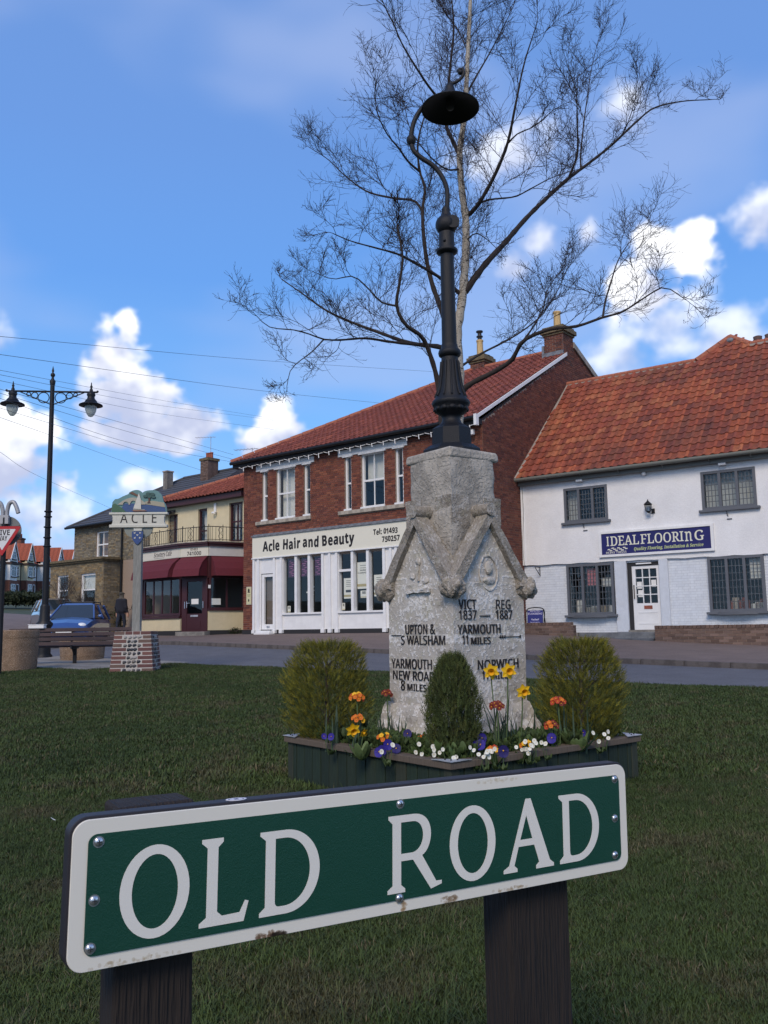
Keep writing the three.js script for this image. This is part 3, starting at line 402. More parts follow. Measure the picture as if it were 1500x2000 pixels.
  const pane = (x0, x1, y0, y1) => part(sf, 'shop_window_pane', new THREE.PlaneGeometry(x1 - x0, y1 - y0).translate((x0 + x1) / 2, (y0 + y1) / 2, -0.03), M.glass);
  for (const x of [2.80, 3.44, 5.43, 6.10]) part(sf, 'mullion', bx(x - 0.055, x + 0.055, 1.70, 3.70, -0.09, 0.09), M.whitePaint);
  part(sf, 'transom', bx(4.81, 5.375, 3.02, 3.10, -0.08, 0.05), M.whitePaint);
  for (const [a, c] of [[2.16, 2.745], [2.855, 3.385], [3.495, 4.06], [5.485, 6.045], [6.155, 6.74]]) pane(a, c, 1.70, 3.70); pane(4.81, 5.375, 1.70, 3.02); pane(4.81, 5.375, 3.10, 3.70);
  const door = part(b, 'door', mg([bx(1.02, 1.13, 1.10, 3.12, -0.06, 0.02), bx(1.58, 1.68, 1.10, 3.12, -0.06, 0.02), bx(1.13, 1.58, 3.02, 3.12, -0.06, 0.02), bx(1.13, 1.58, 1.10, 1.32, -0.06, 0.02)]), M.whitePaint);
  part(door, 'pane', new THREE.PlaneGeometry(0.45, 1.7).translate(1.355, 2.17, -0.03), M.glass); part(door, 'door_blind', bx(1.1, 1.62, 1.3, 3.05, -0.14, -0.13), std([0.16, 0.125, 0.10], { map: again(T.grain, 4) })); part(door, 'letter_plate', bx(1.27, 1.43, 1.19, 1.26, 0.021, 0.03), M.zinc);
  part(b, 'door_step', mg([bx(0.98, 1.72, 1.03, 1.10, 0.0, 0.30), bx(0.95, 1.75, 0.8, 1.03, 0.0, 0.36)]), M.whitePaint);
  const fas = part(b, 'fascia_board', bx(0.58, 10.1, 3.72, 4.50, -0.02, 0.10), M.creamBoard);
  part(fas, 'lead_flashing', mg([bx(0.56, 10.12, 4.50, 4.55, -0.02, 0.15), bx(0.56, 10.12, 4.55, 4.60, -0.02, 0.05)]), M.leadFlash); part(fas, 'moulding', bx(0.58, 10.1, 3.69, 3.73, -0.02, 0.14), M.whitePaint);
  const quirky = (x, str, px, py, size, sx, adv) => { let X = px; x.fillStyle = '#17120f'; x.strokeStyle = '#17120f'; x.lineJoin = 'round'; for (let i = 0; i < str.length; i++) { const ch = str[i]; x.save(); x.translate(X, py + Math.sin(i * 2.3) * size * 0.03); x.rotate(Math.sin(i * 1.7) * 0.05); x.scale(sx, 1.06); x.font = `bold ${size}px sans-serif`; x.lineWidth = size * 0.045; x.fillText(ch, 0, 0); x.strokeText(ch, 0, 0); const w = x.measureText(ch).width; x.restore(); X += w * sx * adv; } return X; };
  part(fas, 'shop_name', card(7.3, 0.76, 4.25, 4.11, 0.104), print(7.3, 0.76, 200, (x, w, h) => {
    x.fillStyle = '#dcd8c6'; x.fillRect(0, 0, w, h); x.save(); x.scale(0.01, 0.01); quirky(x, 'Acle Hair and Beauty', 55, 54, 46, 0.90, 1.06); quirky(x, 'Tel: 01493', 578, 35, 23, 0.92, 1.02); quirky(x, '750257', 614, 61, 23, 0.95, 1.02); x.restore();
  }));
  const poster = (nm, x0, x1, y0, y1, draw) => part(b, nm, card(x1 - x0, y1 - y0, (x0 + x1) / 2, (y0 + y1) / 2, -0.06), print(x1 - x0, y1 - y0, 160, draw));
  for (const [i, x] of [2.30, 2.93, 3.58].entries()) poster('purple_price_poster', x, x + 0.38, 2.95, 3.60, (c, w, h) => { c.fillStyle = '#3a0f31'; c.fillRect(0, 0, w, h); c.fillStyle = '#b06a98'; for (let k = 0; k < 9; k++) c.fillRect(0.04 + 0.06 * ((k * 7 + i) % 3), 0.06 + k * 0.065, 0.1 + 0.03 * ((k * 5 + i) % 4), 0.018); });
  const sheetPrint = (c, w, h) => { c.fillStyle = '#d8d5c9'; c.fillRect(0, 0, w, h); c.fillStyle = '#a8986a'; c.fillRect(0, h * 0.82, w, h * 0.1); c.fillStyle = '#55524c'; for (let k = 0; k < 4; k++) c.fillRect(w * 0.25, h * (0.12 + k * 0.09), w * 0.5, 0.015); };
  poster('white_poster', 4.93, 5.34, 2.12, 2.80, (c, w, h) => { sheetPrint(c, w, h); c.fillStyle = '#2c2a29'; c.fillRect(w * 0.2, h * 0.58, w * 0.6, h * 0.12); });
  poster('white_poster', 5.53, 6.03, 2.42, 3.30, (c, w, h) => { sheetPrint(c, w, h); c.fillStyle = '#4d473f'; c.font = '0.085px serif'; c.fillText('Le Beau', w * 0.22, h * 0.42); c.fillText('Beauty Clinic', w * 0.02, h * 0.53); });
  poster('white_poster', 6.25, 6.66, 2.15, 2.85, sheetPrint); poster('white_notice', 5.66, 5.96, 2.12, 2.36, sheetPrint); poster('white_notice', 2.25, 2.4, 1.72, 1.95, sheetPrint); poster('white_notice', 4.84, 4.97, 1.74, 1.98, sheetPrint);
  { const l = []; for (let i = 0; i < 16; i++) { const a = rr(0, 6.3), q = rr(0, 0.19); l.push(new THREE.IcosahedronGeometry(rr(0.03, 0.05), 0).translate(3.16 + q * Math.cos(a), 2.55 + q * 1.3 * Math.sin(a), -0.3 + rr(-0.06, 0.06))); } part(b, 'dried_flower_display', mg(l), M.paper, STUFF); part(b, 'display_stand', mg([bar([3.76, 1.7, -0.4], [3.76, 3.0, -0.4], 0.035), bar([3.5, 1.7, -0.5], [3.62, 2.05, -0.5], 0.012), bar([3.62, 2.05, -0.5], [3.95, 2.05, -0.5], 0.012)]), M.whitePaint); }
  part(b, 'wall_plaque', bx(0.20, 0.46, 2.05, 2.70, 0.012, 0.035), M.creamBoard); part(b, 'plaque_print', card(0.24, 0.62, 0.33, 2.375, 0.039), print(0.24, 0.62, 300, (c, w, h) => { c.fillStyle = '#c9c39a'; c.fillRect(0, 0, w, h); c.fillStyle = '#1d1b16'; c.beginPath(); c.ellipse(0.12, 0.12, 0.05, 0.07, 0, 0, 7); c.fill(); c.fillRect(0.06, 0.17, 0.13, 0.03); c.fillStyle = '#6d7c38'; c.fillRect(0.03, 0.27, 0.18, 0.02); c.fillRect(0.05, 0.32, 0.14, 0.015); c.fillStyle = '#2a2418'; c.beginPath(); c.ellipse(0.12, 0.48, 0.035, 0.05, 0, 0, 7); c.fill(); }));
  // chimneys on the ridge
  const c1 = chimney(b, 10.27, 10.35, 11.42, -5.84, 0.74, 0.78, [[-0.02, 0.0, 0.62, 0.135, M.pot]]);
  part(c1, 'lead_flashing', mg([bx(9.84, 10.66, 10.66, 10.80, -5.44, -5.40), bx(9.80, 9.89, 10.6, 11.1, -6.3, -5.42)]), M.leadFlash);
  chimney(b, 6.5, 10.6, 11.35, -6.55, 0.62, 0.62, [[0.0, 0.05, 0.62, 0.13, M.pot, true]]);
  aerial(b, -0.1, 7.5, -0.5, 0.55, 0.4);
}

// ---------------------------------------------------------------- the white cottage shop
{
  const b = thing('white_cottage_shop', 'whitewashed jettied cottage shop under a steep orange pantile roof', 'shop', [4.333, 0, -27.64], -0.6178), X1 = 10.6, k = 0.963, Y = (y) => 1.15 + (y - 1.15) * k;
  const up = [[1.47, 2.86, 4.22, 5.28], [5.60, 7.05, 4.24, 5.32]], lo = [[1.46, 2.93, 1.40, 2.94], [3.32, 4.27, 0.70, 2.92], [5.64, 7.10, 1.40, 2.93]];
  const jet = []; for (let i = 0; i <= 40; i++) jet.push([X1 * i / 40, 2.99 - 0.008 * i * 0.27 + 0.012 * Math.sin(i * 1.9)]);
  const us = poly([...jet, [X1, 5.62], [0, 5.60]]); for (const [a, c, y0, y1] of up) us.holes.push(new THREE.Path([[a, y0], [a, y1], [c, y1], [c, y0]].map((p) => new THREE.Vector2(...p))));
  part(b, 'rendered_upper_wall', ext(us, 0.22).translate(0, 0, -0.22), M.render);
  const lw = part(b, 'lower_wall', mg([holed(0, X1, 0.5, 2.98, lo, 0.22, -0.075), bx(X1 - 0.2, X1, 0.5, 5.6, -7.4, -0.3), bx(0, X1, 0.5, 5.6, -7.6, -7.4)]), M.paintedMortar);
  part(lw, 'painted_brickwork', brickWall(0, X1, 0.80, 2.97, [...lo, [2.96, 3.32, 0.5, 3.1], [4.27, 4.53, 0.5, 3.1]], { cols: PALE, d: 0.006, z: -0.075, gap: 0.012, vary: 0.12 }), M.paintedBrick, STUFF);
  for (const [a, c] of [[2.96, 3.32], [4.27, 4.53]]) part(b, 'pilaster', rbx(a, c, 0.9, 2.96, -0.075, 0.0, 0.015), std([0.69, 0.735, 0.795], { map: again(T.grain, 1.2), bumpMap: again(T.bump, 4), bumpScale: 0.006 }));
  part(b, 'corner_trim', bx(0.02, 0.1, 3.0, 5.55, 0.001, 0.03), M.whitePaint);
  // small-paned leaded windows
  const leaded = (nm, x0, x1, y0, y1, z, nx, ny) => {
    const f = 0.075, n = 3, w = (x1 - x0 - f * (n + 1)) / n, fr = part(b, nm, mg([bx(x0, x1, y1 - f, y1, z - 0.1, z), bx(x0, x1, y0, y0 + f, z - 0.1, z), ...[0, 1, 2, 3].map((i) => bx(x0 + i * (w + f), x0 + i * (w + f) + f, y0 + f, y1 - f, z - 0.1, z))]), M.greyFrame);
    part(fr, 'window_sill', rbx(x0 - 0.08, x1 + 0.08, y0 - 0.07, y0, z - 0.1, z + 0.09, 0.01), M.greyFrame);
    for (let i = 0; i < n; i++) { const a = x0 + f + i * (w + f), l = []; part(fr, 'pane', new THREE.PlaneGeometry(w, y1 - y0 - 2 * f).translate(a + w / 2, (y0 + y1) / 2, z - 0.06), M.glass); for (let q = 1; q < nx; q++) l.push(bx(a + w * q / nx - 0.009, a + w * q / nx + 0.009, y0 + f, y1 - f, z - 0.066, z - 0.050)); for (let q = 1; q < ny; q++) { const yy = lerp(y0 + f, y1 - f, q / ny); l.push(bx(a, a + w, yy - 0.009, yy + 0.009, z - 0.068, z - 0.048)); } part(fr, 'leading', mg(l), M.lead); }
    return fr;
  };
  leaded('casement_window', 1.47, 2.86, 4.22, 5.28, 0.02, 4, 6); leaded('casement_window', 5.60, 7.05, 4.24, 5.32, 0.02, 4, 6);
  for (const [a, c, y0, y1] of [[1.46, 2.93, 1.42, 2.94], [5.64, 7.10, 1.42, 2.93]]) {
    const w = leaded('bay_window', a, c, y0, y1, 0.03, 4, 7); const s = new THREE.Shape(); s.moveTo(a - 0.03, 0); s.lineTo(c + 0.03, 0); s.quadraticCurveTo((a + c) / 2, 0.36, a - 0.03, 0); part(w, 'bowed_sill', ext(s, 0.075).rotateX(Math.PI / 2).translate(0, y0 - 0.005, 0.02), M.greyFrame);
  }
  part(b, 'curtain', mg([bx(1.5, 1.84, 4.25, 5.25, -0.30, -0.27), bx(2.66, 2.84, 4.25, 5.25, -0.30, -0.27), bx(5.64, 7.0, 4.3, 5.3, -0.34, -0.31)]), M.curtain);
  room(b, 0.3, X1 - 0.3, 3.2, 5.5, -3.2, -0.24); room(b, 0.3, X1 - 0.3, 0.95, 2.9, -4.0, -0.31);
  const wares = (x0, x1, n) => { for (let i = 0; i < n; i++) { const x = rr(x0, x1), h = rr(0.12, 0.4), w = rr(0.05, 0.16); part(b, 'window_display_box', bx(x - w, x + w, 1.5, 1.5 + h, -0.62, -0.5), pick([M.paper, M.terracotta, M.sill, M.cream, M.zinc])); } };
  part(b, 'display_shelf', mg([bx(1.46, 2.93, 1.45, 1.5, -0.8, -0.3), bx(5.64, 7.1, 1.45, 1.5, -0.8, -0.3)]), M.wood); wares(1.6, 2.8, 6); wares(5.8, 6.95, 8);
  part(b, 'window_poster', bx(2.05, 2.35, 2.3, 2.8, -0.14, -0.135), std([0.45, 0.14, 0.15])); part(b, 'window_poster', bx(2.5, 2.84, 2.25, 2.5, -0.14, -0.135), M.curtain); part(b, 'window_poster', bx(6.7, 7.03, 2.3, 2.85, -0.14, -0.135), M.curtain);
  // entrance
  const D = part(b, 'door', mg([bx(3.45, 3.55, 0.96, 2.80, -0.16, -0.10), bx(4.17, 4.26, 0.96, 2.80, -0.16, -0.10), bx(3.55, 4.17, 2.71, 2.80, -0.16, -0.10), bx(3.55, 4.17, 0.96, 1.72, -0.16, -0.11), ...[0, 1].map((i) => bx(3.74 + i * 0.207, 3.765 + i * 0.207, 1.72, 2.71, -0.15, -0.105)), ...[0, 1, 2].flatMap((j) => [[3.55, 3.74], [3.765, 3.947], [3.972, 4.17]].map(([p, q]) => bx(p, q, 1.955 + j * 0.245, 1.98 + j * 0.245, -0.15, -0.105)))]), M.whitePaint);
  for (let i = 0; i < 3; i++) for (let j = 0; j < 4; j++) part(D, 'pane', new THREE.PlaneGeometry(0.185, 0.22).translate(3.645 + i * 0.21, 1.845 + j * 0.245, -0.128), M.glass);
  part(D, 'letter_plate', bx(3.76, 4.0, 1.55, 1.65, -0.109, -0.10), M.terracotta); part(D, 'handle', mg([bar([3.50, 1.85, -0.07], [3.50, 2.25, -0.07], 0.014), bar([3.50, 1.87, -0.1], [3.50, 1.87, -0.07], 0.01), bar([3.50, 2.23, -0.1], [3.50, 2.23, -0.07], 0.01)]), M.blackIron); part(D, 'panel_moulding', mg([bx(3.58, 4.14, 1.12, 1.15, -0.109, -0.10), bx(3.58, 4.14, 1.44, 1.47, -0.109, -0.10)]), M.whitePaint);
  for (const [a, y] of [[3.58, 2.24], [3.6, 2.0], [4.0, 2.28]]) part(D, 'door_notice', bx(a, a + 0.14, y - 0.1, y + 0.1, -0.123, -0.12), M.paper);
  part(b, 'door_frame', mg([bx(3.32, 3.45, 0.9, 2.92, -0.22, -0.085), bx(3.45, 4.27, 2.80, 2.92, -0.22, -0.085)]), M.dark); part(b, 'fluorescent_light', rbx(3.6, 4.05, 2.84, 2.88, -0.08, -0.03, 0.01), M.whitePaint);
  part(b, 'floor_sill', bx(3.32, 4.27, 0.85, 0.955, -0.4, 0.05), M.slab);
  // name board
  const sb = part(b, 'name_board', mg([bx(2.55, 5.87, 3.79, 3.86, 0.0, 0.07), bx(2.55, 5.87, 3.10, 3.17, 0.0, 0.07), bx(2.55, 2.63, 3.17, 3.79, 0.0, 0.07), bx(5.79, 5.87, 3.17, 3.79, 0.0, 0.07)]), M.whitePaint);
  part(sb, 'blue_panel', card(3.16, 0.62, 4.21, 3.48, 0.045), print(3.16, 0.62, 420, (c, w, h) => {
    c.fillStyle = '#14175c'; c.fillRect(0, 0, w, h); c.fillStyle = '#d9d8c4'; const tx = (s, x, y, sz, sx, f = 'serif') => { c.save(); c.translate(x, y); c.scale(sx * 0.01, 0.01); c.font = `${f.includes('bold') ? '' : ''}${f.replace('serif', sz * 100 + 'px serif')}`; c.fillText(s, 0, 0); c.restore(); };
    const fit = (q, x0, x1, sz, f) => { c.save(); c.font = f.replace('serif', sz * 100 + 'px serif'); const wq = c.measureText(q).width; c.translate(x0, 0.37); c.scale((x1 - x0) / wq, 0.0105); c.fillText(q, 0, 0); c.lineWidth = 0.9; c.strokeStyle = '#d9d8c4'; c.strokeText(q, 0, 0); c.restore(); }; fit('I', 0.15, 0.23, 0.36, 'bold serif'); fit('DEAL', 0.26, 1.14, 0.36, 'serif'); fit('FLOORI', 1.17, 2.42, 0.36, 'serif'); fit('n', 2.44, 2.66, 0.46, 'serif'); fit('G', 2.70, 2.98, 0.36, 'serif');
    c.fillStyle = '#c8d38a'; tx('Quality Flooring, Installation & Service', 0.96, 0.54, 0.125, 0.80, 'italic bold serif');
    c.fillStyle = '#d9d8c4'; for (let i = 0; i < 7; i++) for (let j = 0; j < 3; j++) if ((i + j) % 2) { c.beginPath(); const y = 0.42 + j * 0.035, o = -0.03 * j; c.moveTo(0.22 + o + i * 0.085, y); c.lineTo(0.30 + o + i * 0.085, y); c.lineTo(0.27 + o + i * 0.09, y + 0.033); c.lineTo(0.19 + o + i * 0.09, y + 0.033); c.fill(); }
    tx('01493 750555', 0.12, 0.595, 0.085, 1.15, 'bold serif');
  }));
  // lamp, floodlights, brackets
  const ln = part(b, 'wall_lantern', mg([lathe([[0.10, 0], [0.125, 0.02], [0.06, 0.08], [0.02, 0.12], [0.012, 0.16], [0, 0.17]], 6).translate(4.12, 4.52, 0.16), lathe([[0.075, 0], [0.05, -0.03], [0, -0.06]], 6).translate(4.12, 4.34, 0.16), ...[0, 1, 2, 3, 4, 5].map((i) => { const a = i * Math.PI / 3; return bar([4.12 + 0.075 * Math.sin(a), 4.34, 0.16 + 0.075 * Math.cos(a)], [4.12 + 0.1 * Math.sin(a), 4.53, 0.16 + 0.1 * Math.cos(a)], 0.008, 4); }), bx(4.17, 4.26, 4.28, 4.42, 0.0, 0.025), tube([[4.21, 4.34, 0.02], [4.22, 4.28, 0.09], [4.14, 4.29, 0.16]], 0.012, 5)]), M.blackIron);
  part(ln, 'lantern_glass', lathe([[0.07, 0], [0.092, 0.18]], 6).translate(4.12, 4.345, 0.16), M.glass);
  for (const x of [2.04, 6.23]) part(b, 'floodlight', mg([rbx(x - 0.1, x + 0.1, 5.43, 5.5, 0.05, 0.16, 0.015), rbx(x - 0.06, x + 0.06, 5.5, 5.56, 0.04, 0.12, 0.01)]), M.whitePaint);
  part(b, 'camera_dome', new THREE.SphereGeometry(0.065, 12, 8).translate(4.02, 5.46, 0.07), M.whitePaint);
  for (const x of [2.09, 6.27]) part(b, 'stay_bracket', mg([bar([x, 4.02, 0.01], [x - 0.03, 4.2, 0.06], 0.014, 5), bx(x - 0.03, x + 0.1, 3.93, 3.96, 0.0, 0.02)]), M.greyFrame);
  part(b, 'iron_bracket', mg([bar([0.55, 2.92, -0.06], [0.55, 2.92, 0.3], 0.012, 5), bar([0.55, 2.66, -0.06], [0.55, 2.9, 0.28], 0.012, 5), bar([0.55, 2.64, -0.06], [0.55, 2.93, -0.06], 0.012, 5)]), M.blackIron);
  part(b, 'cable', tube([[0.09, 5.5, 0.04], [0.1, 4.6, 0.035], [0.04, 3.6, 0.035], [0.07, 3.0, 0.03]], 0.008, 5), M.gutter);
  // eaves
  part(b, 'eaves_board', bx(0.0, X1, 5.50, 5.66, 0.0, 0.16), M.gutter);
  part(b, 'gutter', new THREE.CylinderGeometry(0.07, 0.07, X1 + 0.05, 12, 1, true, -Math.PI / 2, Math.PI).rotateZ(Math.PI / 2).translate(X1 / 2, 5.68, 0.33), new THREE.MeshStandardMaterial({ color: 0x6c6d66, roughness: 0.6, side: THREE.DoubleSide }));
  for (const x of [1.0, 2.1, 3.3, 4.6, 5.9, 7.0]) part(b, 'gutter_bracket', bar([x, 5.5, 0.1], [x + 0.03, 5.62, 0.32], 0.012, 4), M.gutter);
  // roof
  const zE = 0.34, yE = 5.71, zR = -3.55, yR = 9.58, S = (yR - yE) / (zE - zR), zAt = (y) => zE - (y - yE) / S, P3 = (x, y) => [x, y, zAt(y)];
  const top = (x) => (x < 4.72 ? 9.58 : x < 5.62 ? lerp(9.58, 10.42, (x - 4.72) / 0.9) : x < 6.35 ? lerp(10.42, 9.90, (x - 5.62) / 0.73) : 9.90);
  const roof = part(b, 'roof', quads([[P3(0, yE), P3(X1, yE), P3(X1, 9.58), P3(0.22, 9.58)], [P3(4.72, 9.58), P3(6.7, 9.58), P3(5.62, 10.42)], [P3(6.2, 9.58), P3(X1, 9.58), P3(X1, 9.9), P3(6.35, 9.9)], [P3(0.22, 9.58), P3(4.72, 9.58), [4.72, yE, -7.6], [0, yE, -7.6]], [P3(4.72, 9.58), P3(5.62, 10.42), [5.62, yE, -7.6], [4.72, yE, -7.6]], [P3(5.62, 10.42), P3(6.35, 9.9), [6.35, yE, -7.6], [5.62, yE, -7.6]], [P3(6.35, 9.9), P3(X1, 9.9), [X1, yE, -7.6], [6.35, yE, -7.6]]]), M.tileEdge);
  const len = Math.hypot(zE - zR, yR - yE), sl = tiledSlope(null, { x0: 0.06, x1: X1, zE: zE + 0.05, yE: yE + 0.0, zR: zAt(10.6) + 0.05, yR: 10.6, w: 0.242, l: 0.318, cols: [[0.34, 0.080, 0.036], [0.37, 0.096, 0.040], [0.31, 0.070, 0.034], [0.27, 0.064, 0.035], [0.40, 0.125, 0.052]], keep: (x, kk) => yE + kk * Math.sin(Math.atan(S)) < top(x) - 0.02 && x > 0.25 * kk / len, stain: (x, kk) => 0.36 * sm(-0.12, 0.30, fbm(x * 0.55 + 4, kk * 0.5, 2, 4)) * sm(1.2, 3.6, x) + 0.10 });
  sl.out.forEach((t) => { const wx = t.x, d = Math.hypot(wx - 8, t.k * 0.9); t.near = wx < 7.6 ? d : 99; }); sl.out.sort((p, q) => p.near - q.near);
  const variants = []; for (let i = 0; i < 10; i++) variants.push(new Map());
  const tmat = [[0.34, 0.082, 0.037], [0.37, 0.10, 0.042], [0.30, 0.070, 0.034], [0.24, 0.060, 0.035], [0.41, 0.13, 0.055], [0.19, 0.053, 0.034], [0.145, 0.048, 0.034], [0.28, 0.078, 0.040], [0.21, 0.066, 0.038], [0.36, 0.088, 0.036]].map((c) => std(c, { map: again(T.blotch, 2.3), bumpMap: again(T.bump, 5), bumpScale: 0.004, roughness: 0.88 }));
  const tg = triUV(sl.geo);
  sl.out.slice(0, 300).forEach((t) => { let best = 0, bd = 9; tmat.forEach((m, i) => { const d = Math.abs(m.color.r - t.col[0]) + Math.abs(m.color.g - t.col[1]) * 2 + rnd() * 0.03; if (d < bd) { bd = d; best = i; } }); const m = part(roof, 'pantile', tg, tmat[best]); m.position.setFromMatrixPosition(t.m); m.quaternion.setFromRotationMatrix(t.m); });
  part(roof, 'further_pantiles', joinTiles(sl.out.slice(300), sl.geo), M.tile, STUFF);
  const rt = (p, q) => part(roof, 'ridge_tile', bar(p, q, 0.105, 12, 0.10), M.ridge);
  for (let i = 0; i < 10; i++) rt([0.22 + i * 0.45, 9.57, zR], [0.22 + i * 0.45 + 0.437, 9.57, zR]);
  for (let i = 0; i < 3; i++) { const q = (u) => { const x = lerp(4.72, 5.62, u); return P3(x, top(x) - 0.01); }; rt(q(i / 3), q((i + 0.97) / 3)); const e = (u) => { const x = lerp(5.62, 6.35, u); return P3(x, top(x) - 0.01); }; if (i < 2) rt(e(i / 2), e((i + 0.97) / 2)); }
  for (let i = 0; i < 9; i++) rt(P3(6.35 + i * 0.45, 9.88), P3(6.35 + i * 0.45 + 0.437, 9.88));
  part(roof, 'ridge_bedding', mg([bar([0.2, 9.50, zR + 0.04], [4.72, 9.50, zR + 0.04], 0.075, 8), bar(P3(6.35, 9.8), P3(X1, 9.8), 0.08, 8)]), M.cement); part(roof, 'peak_cement', new THREE.SphereGeometry(0.12, 8, 6).scale(1, 0.8, 0.7).translate(5.68, 10.22, zAt(10.2) + 0.06), M.leadFlash);
  part(roof, 'verge_fillet', mg([bar([0.02, yE - 0.02, zE + 0.04], [0.24, 9.5, zR + 0.05], 0.055, 6)]), M.cement);
  const ch = part(b, 'chimney', bx(6.15, 7.5, 8.8, 10.05, -5.4, -4.8), M.mortar); for (const x of [6.32, 6.68]) part(ch, 'chimney_pot', lathe([[0.15, 0], [0.16, 0.08], [0.14, 0.1], [0.155, 0.2], [0.135, 0.22], [0.15, 0.32], [0.13, 0.34], [0.145, 0.42], [0.1, 0.44]], 16).translate(x, 10.05, -5.1), std([0.10, 0.06, 0.05]));
}
function lowWall(label, x0, x1, y0, y1) {
  const w = thing('low_brick_wall', label, 'wall', [4.14, 0, -26.39], -0.6107, 'low walls before the white shop');
  part(w, 'core', bx(x0 + 0.01, x1 - 0.01, 0.3, y1 - 0.085, -0.20, -0.012), M.mortar); part(w, 'brickwork', mergeGeometries([brickWall(x0, x1, y0, y1 - 0.09, [], { cols: BROWN, z: -0.012, bond: 'stretcher' }), brickWall(-0.2, 0, y0, y1 - 0.09, [], { cols: BROWN, bond: 'stretcher' }).rotateY(-Math.PI / 2).translate(x0 + 0.01, 0, -0.2), brickWall(0, 0.2, y0, y1 - 0.09, [], { cols: BROWN, bond: 'stretcher' }).rotateY(Math.PI / 2).translate(x1 - 0.01, 0, 0)]), M.brick, STUFF);
  const g = rbx(-0.051, 0.051, -0.045, 0.045, -0.11, 0.11, 0.006, 1); for (let x = x0 + 0.055; x < Math.min(x1 - 0.03, 7.6); x += 0.113) { const m = part(w, 'coping_brick', g, copeMats[Math.floor(rnd() * 3)]); m.position.set(x, y1 - 0.045 + rr(-0.003, 0.003), -0.1); }
  if (x1 > 7.6) part(w, 'coping', rbx(7.6, x1, y1 - 0.09, y1, -0.21, 0.01, 0.006), copeMats[0]);
}
const copeMats = BROWN.slice(0, 3).map((c) => std(c, { map: again(T.grain, 6), bumpMap: again(T.bump, 6), bumpScale: 0.006 }));
lowWall('short low brown brick wall beside the blue board', -0.25, 1.52, 0.60, 1.21);
lowWall('long low brown brick wall right of the white shop steps', 3.86, 10.5, 0.40, 1.075);
{
  const s = thing('shop_steps', 'two dark stone steps leading up to the white shop door', 'steps', [4.14, 0, -26.39], -0.6107);
  part(s, 'step', rbx(1.56, 3.83, 0.3, 0.735, -0.45, 0.10, 0.012), std([0.10, 0.11, 0.125], { map: again(T.blotch, 1.5), roughness: 0.8 })); part(s, 'step', rbx(1.56, 3.83, 0.3, 0.90, -0.92, -0.28, 0.012), std([0.17, 0.18, 0.19], { map: again(T.blotch, 1.5), roughness: 0.8 }));
  const f = part(scene, numbered('forecourt'), mg([bx(-0.25, 1.55, 0.2, 0.90, -1.5, -0.2), bx(1.55, 3.85, 0.2, 0.893, -1.5, -0.9), bx(3.85, 10.6, 0.2, 0.90, -1.5, -0.2)]), M.slab, { kind: 'structure' }); f.position.set(4.14, 0, -26.39); f.rotation.y = -0.6107;
  const a = thing('pavement_board', 'small blue Ideal Flooring advertising board in a black tubular frame', 'sign', [4.55, 0.9, -26.95], -0.45);
  part(a, 'frame', mg([tube([[-0.28, 0, 0.1], [-0.28, 0.35, 0.05], [-0.28, 0.66, 0.0], [-0.22, 0.74, -0.01], [0.22, 0.74, -0.01], [0.28, 0.66, 0.0], [0.28, 0.35, 0.05], [0.28, 0, 0.1]], 0.016, 8, 60), bar([-0.28, 0.05, 0.09], [0.28, 0.05, 0.09], 0.012), bar([-0.28, 0, -0.22], [-0.25, 0.7, -0.01], 0.012), bar([0.28, 0, -0.22], [0.25, 0.7, -0.01], 0.012)]), M.blackIron);
  const bd = part(a, 'board', rbx(-0.245, 0.245, -0.31, 0.31, -0.008, 0.008, 0.006).rotateX(-0.13).translate(0, 0.38, 0.05), std([0.008, 0.016, 0.11]));
  part(bd, 'print', card(0.47, 0.6, 0, 0, 0.012).rotateX(-0.13).translate(0, 0.38, 0.05), print(0.47, 0.6, 500, (c, w, h) => { c.fillStyle = '#16206e'; c.fillRect(0, 0, w, h); c.fillStyle = '#c9c5d6'; c.font = 'bold 0.1px serif'; c.textAlign = 'center'; c.fillText('IDEAL', w / 2, 0.12); c.font = 'bold 0.082px serif'; c.fillText('FLOORING', w / 2, 0.2); for (let i = 0; i < 5; i++) c.fillRect(0.12 + i * 0.05, 0.25 + (i % 2) * 0.02, 0.04, 0.02); c.font = '0.065px sans-serif'; c.fillText('carpets', w / 2, 0.36); c.fillText('laminates', w / 2, 0.44); c.fillText('vinyl', w / 2, 0.52); }));
}
